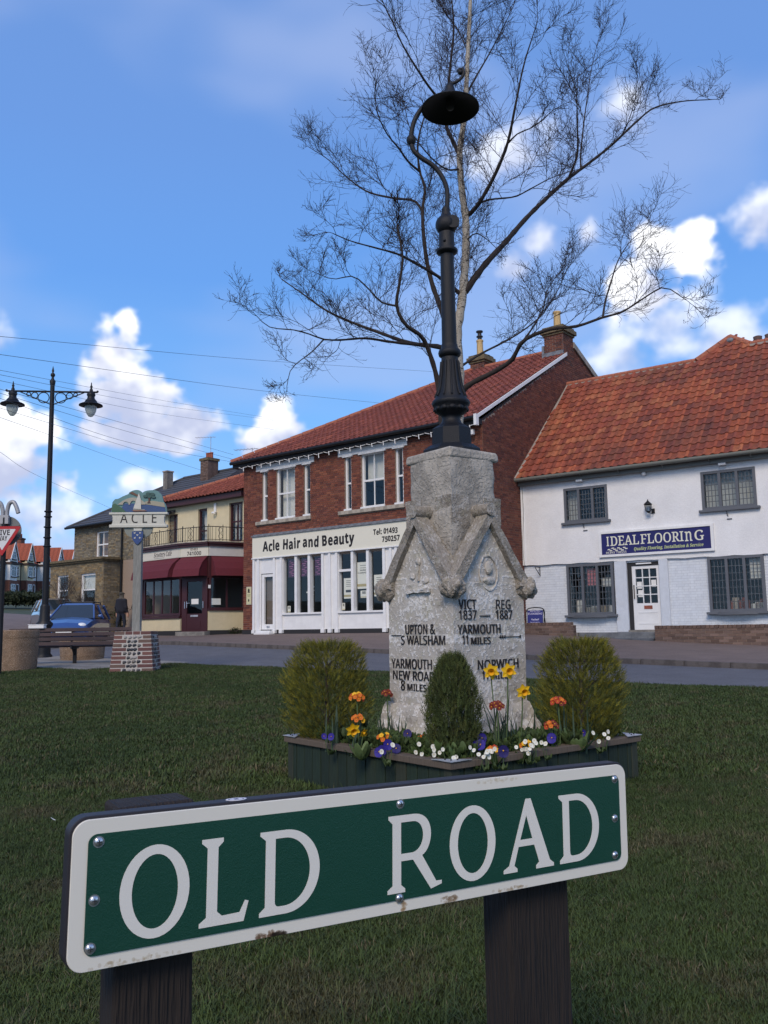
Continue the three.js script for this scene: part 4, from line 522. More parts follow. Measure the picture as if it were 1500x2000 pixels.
// ---------------------------------------------------------------- the cream corner cafe
const segM = (A, B, O) => { const d = [B[0] - A[0], B[1] - A[1]], L = Math.hypot(...d); const m = new THREE.Matrix4().makeRotationY(Math.atan2(-d[1] / L, d[0] / L)); m.setPosition(A[0] - O[0], 0, A[1] - O[1]); return [m, L]; };
{
  const O = [-7.9, -34.6], b = thing('corner_cafe', 'cream rendered corner cafe with maroon awnings and an iron railed balcony', 'cafe', [O[0], 0, O[1]]);
  const on = (parent, nm, geo, mat, m, ud) => part(parent, nm, geo.applyMatrix4(m), mat, ud);
  const R = [-5.35, -34.3], P1 = [-6.7, -33.5], P2 = [-7.9, -34.1], P3 = [-9.9, -36.0], P4 = [-10.7, -38.4];
  const [mU] = segM([-9.2, -37.4], [-5.5, -34.4], O), [mR, LR] = segM(P1, R, O), [mD, LD] = segM(P2, P1, O), [mL, LL] = segM(P3, P2, O), [mB, LB] = segM(P4, P3, O);
  const up = [[-0.06, 0.58, 4.72, 6.06], [1.92, 2.50, 4.52, 6.12], [3.86, 4.66, 4.60, 6.18]];
  on(b, 'upper_wall', mg([holed(-1.3, 4.9, 4.4, 6.5, up, 0.22), bx(-1.3, -1.1, 0.8, 6.5, -6.6, -0.22), bx(-1.3, 4.9, 0.8, 6.5, -6.8, -6.6)]), M.cream, mU);
  for (const [i, [a, c, y0, y1]] of up.entries()) { const w = windowUnit(b, i === 1 ? 'balcony_door' : 'upper_window', a, c, y0, y1, -0.08, M.maroon, i === 1 ? { fw: 0.08, rows: [0.42], bar: 0.06 } : { fw: 0.07, cols: [0.5], rows: [0.52], bar: 0.06 }); w.geometry.applyMatrix4(mU); w.children.forEach((q) => q.geometry.applyMatrix4(mU)); }
  on(b, 'curtain', mg([bx(3.9, 4.18, 4.65, 6.15, -0.33, -0.3), bx(4.38, 4.63, 4.65, 6.15, -0.33, -0.3), bx(0.0, 0.5, 4.8, 6.0, -0.33, -0.3), bx(1.98, 2.2, 4.6, 6.1, -0.33, -0.3)]), M.curtain, mU);
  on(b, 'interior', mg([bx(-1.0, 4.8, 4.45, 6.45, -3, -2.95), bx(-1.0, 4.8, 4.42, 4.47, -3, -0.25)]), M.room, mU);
  on(b, 'wall_light', mg([lathe([[0.09, 0], [0.1, 0.05], [0.06, 0.07]], 12).translate(3.06, 5.83, 0.12), bx(3.0, 3.12, 5.88, 6.25, 0.0, 0.07)]), M.whitePaint, mU);
  on(b, 'eaves_board', bx(-1.5, 4.9, 6.34, 6.56, 0.0, 0.3), M.maroon, mU);
  const len = Math.hypot(3.6, 1.62), roof = on(b, 'roof', quads([[[-1.5, 6.56, 0.36], [4.95, 6.56, 0.36], [4.95, 8.15, -3.3], [2.4, 8.15, -3.3]], [[-1.5, 6.56, 0.36], [2.4, 8.15, -3.3], [-1.5, 6.56, -6.9]], [[2.4, 8.15, -3.3], [4.95, 8.15, -3.3], [4.95, 6.56, -6.9], [-1.5, 6.56, -6.9]]]), M.tileEdge, mU);
  const sl = tiledSlope(null, { x0: -1.5, x1: 4.95, zE: 0.42, yE: 6.57, zR: -3.3, yR: 8.19, w: 0.215, l: 0.285, cols: [[0.30, 0.078, 0.045], [0.27, 0.068, 0.042], [0.33, 0.09, 0.05]], keep: (x, k) => x > -1.45 + 3.9 * k / len });
  on(roof, 'pantiles', joinTiles(sl.out, sl.geo), M.tile, mU, STUFF);
  for (let i = 0; i < 10; i++) { const p = (k) => [lerp(-1.5, 2.4, k), lerp(6.56, 8.15, k) + 0.05, lerp(0.36, -3.3, k)]; on(roof, 'hip_tile', bar(p(i / 10), p((i + 0.96) / 10), 0.1, 8, 0.09), M.ridge, mU); }
  for (let i = 0; i < 5; i++) on(roof, 'ridge_tile', bar([2.4 + i * 0.5, 8.17, -3.3], [2.88 + i * 0.5, 8.17, -3.3], 0.1, 8), M.ridge, mU);
  // ground floor round the canted corner
  const flat = poly([R, [-5.2, -36], P4, P3, P2, P1].map((p) => [p[0] - O[0], -(p[1] - O[1])]));
  const slab = part(b, 'balcony_deck', triUV(new THREE.ExtrudeGeometry(flat, { depth: 0.12, bevelEnabled: false }).rotateX(-Math.PI / 2).translate(0, 4.40, 0)), M.slab);
  part(b, 'shop_floor', triUV(new THREE.ExtrudeGeometry(flat, { depth: 0.1, bevelEnabled: false }).rotateX(-Math.PI / 2).translate(0, 0.98, 0)), M.room);
  on(b, 'interior', bx(-1.0, 4.8, 0.9, 4.35, -1.6, -1.55), M.room, mU);
  const fascia = (m, L, nm, a = 0, e = 0) => { const f = on(b, 'fascia_board', bx(-a, L + e, 3.96, 4.33, -0.05, 0.05), nm === 'r' ? std([0.62, 0.60, 0.57], { map: again(T.grain, 1) }) : M.creamBoard, m); on(f, 'cornice', bx(-a - 0.03, L + e + 0.03, 4.33, 4.42, -0.05, 0.12), M.maroon, m); on(f, 'cornice', bx(-a - 0.05, L + e + 0.05, 4.42, 4.49, -0.05, 0.17), M.maroon, m); on(f, 'capping', bx(-a - 0.05, L + e + 0.05, 4.49, 4.53, -0.05, 0.19), M.sill, m); return f; };
  fascia(mR, LR, 'r'); const fd = fascia(mD, LD), fl = fascia(mL, LL); fascia(mB, LB, 'r');
  on(fl, 'cafe_name', card(2.5, 0.34, 1.42, 4.145, 0.055), print(2.5, 0.34, 300, (c, w, h) => { c.fillStyle = '#cfc9b8'; c.fillRect(0, 0, w, h); c.fillStyle = '#2b1712'; c.save(); c.translate(0.72, 0.25); c.scale(0.0078, 0.011); c.font = 'italic bold 24px serif'; c.fillText('Scooters Café', 0, 0); c.restore(); c.fillRect(0.74, 0.29, 0.75, 0.012); }), mL);
  on(fd, 'telephone_number', card(1.2, 0.35, 0.67, 4.145, 0.055), print(1.2, 0.35, 400, (c, w, h) => { c.fillStyle = '#cfc9b8'; c.fillRect(0, 0, w, h); c.fillStyle = '#221714'; c.textAlign = 'center'; c.save(); c.scale(0.01, 0.01); c.font = 'bold 13px sans-serif'; c.fillText('01493', 60, 13); c.font = 'bold 21px sans-serif'; c.fillText('741000', 60, 31); c.restore(); }), mD);
  const awn = (m, a, e) => { const s = poly([[0.0, 3.95], [0.30, 3.72], [0.47, 3.46], [0.53, 3.18], [0.50, 3.18], [0.44, 3.45], [0.28, 3.69], [0.0, 3.90]]); const g = ext(s, e - a); const A = on(b, 'awning', g.rotateY(-Math.PI / 2).translate(e, 0, 0.03), M.awning, m); for (const x of [a, e]) on(A, 'awning_end', ext(poly([[0.0, 3.93], [0.28, 3.71], [0.45, 3.46], [0.51, 3.19], [0.0, 3.19]]), 0.012).rotateY(-Math.PI / 2).translate(x + (x === a ? 0.02 : -0.008), 0, 0.03), M.awning, m); };
  awn(mR, 0.08, LR - 0.06); awn(mD, 0.04, LD - 0.05); awn(mL, 0.02, LL - 0.08);
  const shopWin = (m, x0, x1, y0, y1, cols) => { const w = windowUnit(b, 'shop_window', x0, x1, y0, y1, 0.0, M.maroon, { fw: 0.08, cols, bar: 0.07 }); w.geometry.applyMatrix4(m); w.children.forEach((q) => q.geometry.applyMatrix4(m)); return w; };
  shopWin(mR, 0.02, LR - 0.12, 1.90, 3.2, [0.5]); shopWin(mL, 0.1, LL - 0.02, 1.72, 3.2, [0.25, 0.5, 0.75]); shopWin(mB, 0.1, LB - 0.05, 1.72, 3.2, [0.5]);
  for (const [m, L, y] of [[mR, LR, 1.88], [mL, LL, 1.62], [mB, LB, 1.62]]) { on(b, 'stall_riser', bx(0.0, L - 0.02, 1.14, y, -0.12, 0.0), M.cream, m); on(b, 'window_ledge', bx(-0.02, L, y, y + 0.08, -0.12, 0.06), M.maroon, m); on(b, 'base_course', bx(0.0, L - 0.02, 0.7, 1.14, -0.12, 0.02), M.dark, m); on(b, 'head_board', bx(0.0, L, 3.2, 3.96, -0.1, 0.0), M.maroon, m); }
  on(b, 'head_board', bx(0.0, LD, 3.12, 3.96, -0.1, 0.0), M.maroon, mD);
  const dr = on(b, 'door', mg([bx(0.06, 0.30, 1.10, 3.12, -0.08, 0.0), bx(1.04, 1.28, 1.10, 3.12, -0.08, 0.0), bx(0.30, 1.04, 3.0, 3.12, -0.08, 0.0), bx(0.30, 1.04, 1.10, 1.78, -0.08, -0.01), bx(0.38, 0.96, 1.2, 1.5, -0.02, 0.0)]), M.maroon, mD);
  on(dr, 'pane', card(0.74, 1.22, 0.67, 2.39, -0.04), M.glass, mD); on(dr, 'handle', mg([bar([0.24, 1.98, 0.05], [0.24, 2.24, 0.05], 0.016), bar([0.34, 2.18, 0.04], [0.46, 2.18, 0.04], 0.014), bar([0.34, 2.0, 0.05], [0.34, 2.25, 0.05], 0.014)]), M.steel, mD); on(dr, 'handle', bar([1.12, 1.98, 0.05], [1.12, 2.24, 0.05], 0.016), M.steel, mD); on(dr, 'letter_plate', bx(0.5, 0.85, 1.66, 1.73, 0.0, 0.012), M.zinc, mD); on(dr, 'door_notice', bx(0.5, 0.84, 2.14, 2.34, -0.035, -0.03), M.paper, mD);
  on(b, 'door_step', rbx(0.0, LD + 0.05, 0.7, 1.10, -0.2, 0.30, 0.015), M.slab, mD); on(b, 'window_notice', bx(0.12, 0.5, 2.1, 2.34, -0.05, -0.045), M.paper, mR); on(b, 'alarm_box', bx(-0.02, 0.06, 2.72, 2.85, 0.0, 0.06), M.whitePaint, mR); on(b, 'side_post', bx(LR - 0.12, LR, 1.9, 3.2, -0.1, 0.0), M.cream, mR);
  // balcony railing, bar by bar
  const rail = (m, L, n) => { const r = on(b, 'balcony_railing', mg([bar([0, 5.10, -0.06], [L, 5.10, -0.06], 0.016, 6), bar([0, 4.60, -0.06], [L, 4.60, -0.06], 0.012, 6)]), M.blackIron, m); for (let i = 0; i <= n; i++) on(r, 'baluster', bar([L * i / n, 4.53, -0.06], [L * i / n, i % 4 ? 5.10 : 5.18, -0.06], i % 4 ? 0.009 : 0.014, 5), M.blackIron, m); for (let i = 0; i < 2; i++) { const x = L * (0.3 + i * 0.4); on(r, 'scroll', mg([-1, 1].map((q) => tube([[x, 4.62, -0.05], [x + q * 0.09, 4.72, -0.05], [x + q * 0.02, 4.85, -0.05], [x + q * 0.09, 4.98, -0.05], [x, 5.08, -0.05]], 0.008, 5))), M.blackIron, m); } };
  rail(mR, LR, 11); rail(mD, LD, 10); rail(mL, LL, 20);
}

// ---------------------------------------------------------------- the flint house on the corner
{
  const b = thing('flint_house', 'old yellow grey brick house with a hipped slate roof and a flat topped bay', 'house', [-14.71, 0, -42], -0.6819);
  const w1 = [1.58, 2.58, 4.54, 5.80], bw = [[-0.15, 0.80, 2.35, 3.80], [1.84, 3.02, 2.30, 3.78]];
  part(b, 'wall', mg([holed(-0.25, 7.4, 0.8, 6.15, [w1], 0.25), bx(-0.25, 0.0, 0.8, 6.15, -7.2, -0.25), bx(-0.25, 7.4, 0.8, 6.15, -7.4, -7.2)]), M.mortar);
  part(b, 'brickwork', brickWall(-0.25, 7.4, 4.35, 6.12, [w1], { cols: FLINT, d: 0.02 }), M.brick, STUFF);
  windowUnit(b, 'sash_window', ...w1, -0.05, M.whitePaint, { fw: 0.08, cols: [0.5], rows: [0.5], sash: true }); part(b, 'window_sill', bx(1.5, 2.66, 4.44, 4.54, -0.1, 0.1), M.whitePaint);
  part(b, 'curtain', bx(1.62, 2.55, 4.6, 5.75, -0.34, -0.3), std([0.20, 0.11, 0.055])); room(b, 0.1, 7, 4.4, 6.1, -3, -0.26); 
  // bay
  const bay = part(b, 'bay', mg([holed(-0.75, 3.6, 0.8, 4.28, bw, 0.2, 0.9), bx(-0.75, -0.55, 0.8, 4.28, 0, 0.7), bx(3.4, 3.6, 0.8, 4.28, 0, 0.7)]), M.mortar);
  part(bay, 'brickwork', brickWall(-0.75, 3.6, 1.0, 4.27, bw, { cols: FLINT.map((c) => [c[0] * 1.12, c[1] * 1.02, c[2] * 0.85]), d: 0.02, z: 0.9 }), M.brick, STUFF);
  part(bay, 'side_brickwork', brickWall(0, 0.9, 1.0, 4.27, [], { cols: FLINT, d: 0.02 }).rotateY(Math.PI / 2).translate(3.6, 0, 0.9), M.brick, STUFF);
  part(bay, 'cornice', mg([bx(-0.85, 3.7, 4.28, 4.36, 0, 1.02), bx(-0.92, 3.77, 4.36, 4.46, 0, 1.1)]), lichenBrick);
  for (const [a, c, y0, y1] of bw) { const w = windowUnit(bay, 'sash_window', a, c, y0, y1, 0.85, M.whitePaint, { fw: 0.09, rows: [0.5], sash: true }); part(bay, 'window_sill', bx(a - 0.06, c + 0.06, y0 - 0.12, y0, 0.8, 1.0), M.whitePaint); }
  part(bay, 'roller_blind', bx(1.93, 2.93, 3.02, 3.7, 0.72, 0.74), M.curtain); part(bay, 'interior', mg([bx(-0.55, 3.4, 1, 4.2, -0.3, -0.26)]), M.room);
  part(b, 'security_light', rbx(1.7, 1.95, 4.46, 4.54, 0.0, 0.2, 0.02), M.whitePaint); part(b, 'downpipe', bar([3.75, 0.9, 0.1], [3.75, 6.1, 0.1], 0.045), M.blackIron);
  const roof = part(b, 'roof', quads([[[-0.5, 6.12, 0.3], [7.6, 6.12, 0.3], [7.6, 8.55, -3.6], [3.4, 8.55, -3.6]], [[-0.5, 6.12, 0.3], [3.4, 8.55, -3.6], [-0.5, 6.12, -7.5]], [[3.4, 8.55, -3.6], [7.6, 8.55, -3.6], [7.6, 6.12, -7.5], [-0.5, 6.12, -7.5]], [[7.6, 6.12, 0.3], [7.6, 6.12, -7.5], [7.6, 8.55, -3.6]]]), M.slate);
  { const l = []; for (let r = 0; r < 15; r++) { const k = r / 15, z = lerp(0.3, -3.6, k), y = lerp(6.12, 8.55, k); l.push(bx(lerp(-0.5, 3.4, k) + 0.02, 7.6, y + 0.008, y + 0.022, z - 0.012, z + 0.006)); } part(roof, 'slate_courses', mg(l), M.slate, STUFF); }
  part(roof, 'gutter', mg([bar([-0.55, 6.1, 0.34], [7.6, 6.1, 0.34], 0.06)]), M.blackIron); part(roof, 'ridge', mg([bar([3.4, 8.56, -3.6], [7.6, 8.56, -3.6], 0.08), bar([-0.5, 6.14, 0.3], [3.4, 8.56, -3.6], 0.06)]), M.slate);
  const c1 = part(b, 'chimney', bx(3.15, 3.47, 7.4, 8.75, -2.9, -2.55), std([0.23, 0.21, 0.185], { map: again(T.blotch, 2), bumpMap: again(T.bump, 5), bumpScale: 0.01 })); part(c1, 'capping', bx(3.12, 3.5, 8.75, 8.81, -2.93, -2.52), M.cement);
  const c2 = part(b, 'chimney', bx(5.65, 6.2, 8.0, 9.0, -3.4, -2.8), std(BROWN[2], { map: again(T.blotch, 3) })); part(c2, 'corbel', bx(5.6, 6.25, 9.0, 9.12, -3.45, -2.75), lichenBrick); for (const x of [5.78, 5.93, 6.08]) part(c2, 'chimney_pot', lathe([[0.11, 0], [0.1, 0.3], [0.12, 0.31], [0.12, 0.36], [0.07, 0.36]], 12).scale(0.7, 0.8, 0.7).translate(x, 9.12, -3.1), M.terracotta);
  part(c2, 'brickwork', brickWall(5.65, 6.2, 8.0, 9.0, [], { cols: BROWN, z: -2.8 }), M.brick, STUFF); aerial(c2, 5.95, 9.2, -3.15, 1.0, 0.6);
}

// ---------------------------------------------------------------- the terrace up the hill
{
  const P = { white: std([0.82, 0.82, 0.80], { map: again(T.grain, 0.5) }), cream: std([0.70, 0.62, 0.42], { map: again(T.grain, 0.5) }), low: std([0.19, 0.075, 0.05], { map: again(T.blotch, 1.5) }), trim: std([0.05, 0.03, 0.025]), roof: std([0.34, 0.085, 0.045], { map: again(T.blotch, 1.5), bumpMap: again(T.wood, 1), bumpScale: 0.02 }), door: std([0.06, 0.05, 0.045]), pane: phy([0.03, 0.035, 0.045], { roughness: 0.08 }) };
  const cols = [P.white, P.cream, P.white, P.white, P.white, P.cream];
  const notes = ['white terraced house with a steep red roofed gable behind the give way sign', 'cream terraced house with a brick lower storey and red gable roof', 'white terraced house with brick lower storey and the brick chimney', 'white terraced house with a gable seen behind the twin lamp post', 'all white terraced house with a steep red gable beside the twin lamp post', 'end terraced house with a pointed white gable next to the flint house'];
  for (let i = 0; i < 6; i++) {
    const x = -52 + i * 0.1, z = -(117.5 + i * 5.5), h = thing('terraced_house', notes[i], 'house', [x, G(x, z) - 0.3, z], Math.PI / 2, 'terraced houses up the hill'), Wm = cols[i], lower = i === 4 ? P.white : P.low;
    part(h, 'lower_wall', mg([bx(0, 5.5, -0.5, 2.7, -8, 0), bx(2.7, 5.0, -0.5, 2.7, 0, 0.8)]), lower); part(h, 'upper_wall', mg([bx(0, 5.5, 2.7, 5.2, -8, 0), bx(2.7, 5.0, 2.7, 5.3, 0, 0.8)]), Wm); part(h, 'eaves_band', mg([bx(-0.05, 5.55, 4.9, 5.15, 0.0, 0.25), bx(2.6, 5.1, 4.85, 5.15, 0.25, 1.0)]), P.trim);
    part(h, 'gable', ext(poly([[2.55, 5.15], [5.15, 5.15], [5.15, 5.7], [3.85, 8.0], [2.55, 5.7]]), 0.3).translate(0, 0, 0.5), Wm);
    const roof = part(h, 'roof', quads([[[0, 5.2, 0.2], [2.6, 5.2, 0.2], [2.6, 7.7, -3.9], [0, 7.7, -3.9]], [[2.4, 5.55, 0.95], [3.85, 8.12, 0.95], [3.85, 8.12, -4], [2.4, 5.55, -4]], [[5.3, 5.55, 0.95], [3.85, 8.12, 0.95], [3.85, 8.12, -4], [5.3, 5.55, -4]], [[0, 7.7, -3.9], [5.5, 7.7, -3.9], [5.5, 5.2, -8.2], [0, 5.2, -8.2]], [[5.0, 5.2, 0.2], [5.5, 5.2, 0.2], [5.5, 7.7, -3.9], [5.0, 7.7, -3.9]]]), P.roof); part(roof, 'bargeboard', mg([bar([2.4, 5.5, 0.97], [3.85, 8.1, 0.97], 0.07, 4), bar([5.3, 5.5, 0.97], [3.85, 8.1, 0.97], 0.07, 4)]), M.whitePaint);
    const win = (a, c, y0, y1, zz) => { const w = part(h, 'window', mg([bx(a, a + 0.1, y0, y1, zz, zz + 0.06), bx(c - 0.1, c, y0, y1, zz, zz + 0.06), bx(a, c, y1 - 0.1, y1, zz, zz + 0.06), bx(a, c, y0, y0 + 0.1, zz, zz + 0.06), bx(a, c, (y0 + y1) / 2 + 0.15, (y0 + y1) / 2 + 0.22, zz, zz + 0.05), bx((a + c) / 2 - 0.04, (a + c) / 2 + 0.04, y0, y1, zz, zz + 0.05)]), M.whitePaint); part(w, 'pane', bx(a + 0.1, c - 0.1, y0 + 0.1, y1 - 0.1, zz - 0.02, zz + 0.02), P.pane); part(w, 'sill', bx(a - 0.1, c + 0.1, y0 - 0.12, y0, zz, zz + 0.15), P.trim); };
    win(3.1, 4.6, 3.2, 4.7, 0.8); win(0.7, 1.7, 3.2, 4.7, 0); win(3.1, 4.6, 0.7, 2.2, 0.8); win(3.3, 4.4, 5.6, 6.7, 0.8); const d = part(h, 'door', bx(0.8, 1.7, -0.2, 2.0, 0.0, 0.06), P.door); part(d, 'door_frame', mg([bx(0.7, 0.8, -0.2, 2.1, 0, 0.1), bx(1.7, 1.8, -0.2, 2.1, 0, 0.1), bx(0.7, 1.8, 2.0, 2.1, 0, 0.1)]), M.whitePaint); part(h, 'downpipe', bar([2.3, 0, 0.08], [2.3, 5.0, 0.08], 0.06, 6), P.trim);
    if (i === 0 || i === 2) { const c = part(h, 'chimney', bx(4.6, 6.0, 7.0, 9.3, -4.4, -3.4), P.low); part(c, 'corbel', bx(4.5, 6.1, 9.2, 9.45, -4.5, -3.3), P.trim); for (const q of [4.8, 5.3, 5.8]) part(c, 'chimney_pot', new THREE.CylinderGeometry(0.15, 0.18, 0.7, 10).translate(q, 9.8, -3.9), M.terracotta); aerial(h, 4.4, 9.2, -3.9, 1.6, 0.3); }
  }
}
// leafy masses: many small leaf faces spread through an uneven volume
function leafMass(n, rx, ry, rz, size, fill = 0.55) {
  const pos = []; for (let i = 0; i < n; i++) { let x, y, z, d; do { x = rr(-1, 1); y = rr(-1, 1); z = rr(-1, 1); d = Math.hypot(x, y, z); } while (d > 1 || d < fill * rnd()); const q = 0.82 + 0.38 * fbm(x * 2.3, y * 2.3, z * 2.3 + n, 3) * 2; const c = V(x * rx * q, y * ry * q, z * rz * q), u = V(rr(-1, 1), rr(-1, 1), rr(-1, 1)).normalize().multiplyScalar(size * rr(0.6, 1.3)), w = V(rr(-1, 1), rr(-0.4, 1), rr(-1, 1)).normalize().multiplyScalar(size * rr(0.6, 1.2)); pos.push(c.x, c.y, c.z, c.x + u.x, c.y + u.y, c.z + u.z, c.x + u.x * 0.5 + w.x, c.y + u.y * 0.5 + w.y, c.z + u.z * 0.5 + w.z); }
  const g = new THREE.BufferGeometry(); g.setAttribute('position', new THREE.Float32BufferAttribute(pos, 3)); g.computeVertexNormals(); return g;
}
M.hedge = std([0.022, 0.032, 0.012], { roughness: 0.9, side: THREE.DoubleSide }); M.hedgeBrown = std([0.05, 0.042, 0.02], { roughness: 0.9, side: THREE.DoubleSide }); M.twig = std([0.045, 0.032, 0.028], { roughness: 0.9 });
function bush(label, x, z, rx, ry, rz, n, size, mat, y = G(x, z)) { const o = thing('hedge_bush', label, 'bush', [x, y, z]); part(o, 'foliage', leafMass(n, rx, ry, rz, size).translate(0, ry * 0.85, 0), mat); part(o, 'stem', mg([bar([0, -0.3, 0], [0, ry, 0], 0.05), bar([0, 0.1, 0], [rx * 0.5, ry, 0.1], 0.03), bar([0, 0.1, 0], [-rx * 0.5, ry, 0.1], 0.03)]), M.twig); return o; }
bush('long dark clipped hedge in front of the terraced houses', -33.0, -79, 4.0, 0.6, 2.2, 5000, 0.28, M.hedge);
bush('taller dark green bush at the end of the terrace hedge', -30.6, -82, 1.5, 0.9, 1.6, 4000, 0.26, M.hedge);
bush('tangled brown bush beside the give way post', -36.0, -76, 1.8, 0.8, 1.4, 3000, 0.26, M.hedgeBrown);
bush('low dark hedge growing below the flint house bay', -12.1, -39.9, 1.7, 0.75, 0.6, 5200, 0.10, M.hedge);
bush('brown tangled shrub against the right of the flint house bay', -11.0, -39.7, 0.75, 0.95, 0.5, 2600, 0.09, M.hedgeBrown);
bush('small green weed clump at the foot of the cafe wall', -5.75, -33.75, 0.3, 0.16, 0.16, 420, 0.05, M.hedge);
{
  const o = thing('bare_shrub', 'bare leafless shrub in front of the flint house bay', 'shrub', [-14.0, G(-14, -39.6), -39.6]), l = []; const grow = (p, d, L, r, k) => { const q = [p[0] + d[0] * L, p[1] + d[1] * L, p[2] + d[2] * L]; l.push(bar(p, q, r, 4, r * 0.65)); if (k) for (let i = 0; i < 3; i++) { const e = V(d[0] + rr(-0.6, 0.6), d[1] + rr(-0.15, 0.4), d[2] + rr(-0.6, 0.6)).normalize(); grow(q, [e.x, e.y, e.z], L * rr(0.6, 0.85), r * 0.65, k - 1); } };
  for (let i = 0; i < 7; i++) { const e = V(rr(-0.7, 0.7), 1, rr(-0.4, 0.4)).normalize(); grow([rr(-0.3, 0.3), 0, 0], [e.x, e.y, e.z], rr(0.6, 0.9), 0.02, 4); } part(o, 'branches', mg(l), M.twig);
}
{
  const o = thing('garden_lamp', 'small copper coloured lantern on a post beside the flint house', 'lamp', [-10.75, G(-10.75, -39.2), -39.2]);
  part(o, 'post', lathe([[0.09, 0], [0.09, 0.3], [0.045, 0.4], [0.04, 2.0], [0.07, 2.05], [0.03, 2.12]], 12), M.blackIron); const copper = std([0.24, 0.10, 0.06], { roughness: 0.5, metalness: 0.3 });
  part(o, 'lantern', mg([lathe([[0.12, 2.12], [0.14, 2.16]], 6), lathe([[0.24, 2.68], [0.26, 2.72], [0.12, 2.92], [0.05, 2.98], [0.06, 3.05], [0.02, 3.1], [0.02, 3.28], [0, 3.3]], 6), ...[0, 1, 2, 3, 4, 5].map((i) => { const a = i * Math.PI / 3 + 0.5; return bar([0.13 * Math.sin(a), 2.14, 0.13 * Math.cos(a)], [0.22 * Math.sin(a), 2.7, 0.22 * Math.cos(a)], 0.015, 4); })]), copper); part(o, 'glass', lathe([[0.12, 2.15], [0.205, 2.69]], 6), M.glass);
}
// overhead cables
CABLES.forEach((c, i) => {
  const P = [V(c[0], c[1], c[2]), V(c[3], c[4], c[5]), V(c[6], c[7], c[8])], d = P[0].clone().sub(P[1]).multiplyScalar(0.5), first = P[0].clone().add(d), e = P[2].clone().sub(P[1]).multiplyScalar(i < 5 ? 0.25 : 0.0), last = P[2].clone().add(e), pts = i < 5 ? [first, ...P, last] : [first, ...P];
  const t = part(scene, numbered('overhead_cable'), new THREE.TubeGeometry(new THREE.CatmullRomCurve3(pts), 40, i < 2 ? 0.006 : 0.005, 5), M.blackPlastic); t.userData = { label: 'thin dark overhead cable slung across the sky from the left', category: 'cable', group: 'overhead cables' };
});
// ---------------------------------------------------------------- planter box round the milestone
const PT = 0.670, PC = [0.495, -6.31], SOIL = 0.325;
const font = await new FontLoader().loadAsync('fonts/droid/droid_sans_bold.typeface.json'), fontR = await new FontLoader().loadAsync('fonts/droid/droid_sans_regular.typeface.json');
{
  const b = thing('flower_planter', 'square dark green boarded timber planter filled with spring flowers', 'planter', [PC[0], 0, PC[1]], PT), H = 0.856, n = 17, bw = 2 * H / n;
  const greens = [[0.012, 0.029, 0.015], [0.015, 0.034, 0.018], [0.010, 0.025, 0.013], [0.018, 0.034, 0.018], [0.034, 0.042, 0.025]].map((c) => std(c, { map: again(T.wood, 2.5, 1.2), bumpMap: again(T.wood, 2.5, 1.2), bumpScale: 0.004, roughness: 0.75 }));
  const g = rbx(-bw / 2 + 0.003, bw / 2 - 0.003, 0.0, 0.335, -0.011, 0.011, 0.004, 1);
  for (let s = 0; s < 4; s++) { const side = new THREE.Matrix4().makeRotationY(s * Math.PI / 2); for (let i = 0; i < n; i++) { const m = part(b, 'board', g, i === 12 && s === 3 ? greens[4] : greens[Math.floor(rnd() * 4)]); m.position.set(-H + bw * (i + 0.5), 0.02, H - 0.012 + rr(-0.002, 0.002)).applyMatrix4(side); m.rotation.y = s * Math.PI / 2; }
    const s2 = poly([[-H - 0.02, H + 0.02], [H + 0.02, H + 0.02], [H - 0.085, H - 0.085], [-H + 0.085, H - 0.085]]);
    const rg = triUV(new THREE.ExtrudeGeometry(s2, { depth: 0.032, bevelEnabled: true, bevelSize: 0.003, bevelThickness: 0.003, bevelSegments: 1 }).rotateX(Math.PI / 2).scale(1, 1, 1)); rg.translate(0, 0.385, 0);
    part(b, 'cap_rail', rg.applyMatrix4(side), M.wood);
    part(b, 'corner_post', rbx(-H - 0.004, -H + 0.06, 0.0, 0.352, H - 0.06, H + 0.004, 0.005).applyMatrix4(side), greens[4]);
    const pl = poly([[-H - 0.03, H + 0.03], [-H + 0.135, H + 0.03], [-H - 0.03, H - 0.135]]); part(b, 'corner_plate', ext(pl, 0.004).rotateX(Math.PI / 2).translate(0, 0.397, 0).applyMatrix4(side), M.zinc);
    part(b, 'inner_rail', rbx(-0.52, 0.46, 0.31, 0.42, 0.46, 0.52, 0.006).applyMatrix4(side), M.wood);
    for (const q of [[-H + 0.05, H], [-H, H - 0.05], [-H + 0.01, H - 0.01]]) part(b, 'screw', new THREE.SphereGeometry(0.006, 6, 4).translate(q[0], 0.399, q[1]).applyMatrix4(side), M.dark);
  }
  const sg = new THREE.PlaneGeometry(2 * H - 0.03, 2 * H - 0.03, 40, 40).rotateX(-Math.PI / 2), p = sg.attributes.position; for (let i = 0; i < p.count; i++) p.setY(i, SOIL + 0.03 * fbm(p.getX(i) * 6, 1, p.getZ(i) * 6, 4)); sg.computeVertexNormals(); part(b, 'soil', triUV(sg), std([0.028, 0.02, 0.014], { map: again(T.grain, 4), bumpMap: again(T.bump, 6), bumpScale: 0.02, roughness: 1 }));
}
const inPlanter = (x, z) => { const dx = x - PC[0], dz = z - PC[1], c = Math.cos(PT), s = Math.sin(PT); return Math.max(Math.abs(dx * c - dz * s), Math.abs(dx * s + dz * c)); };

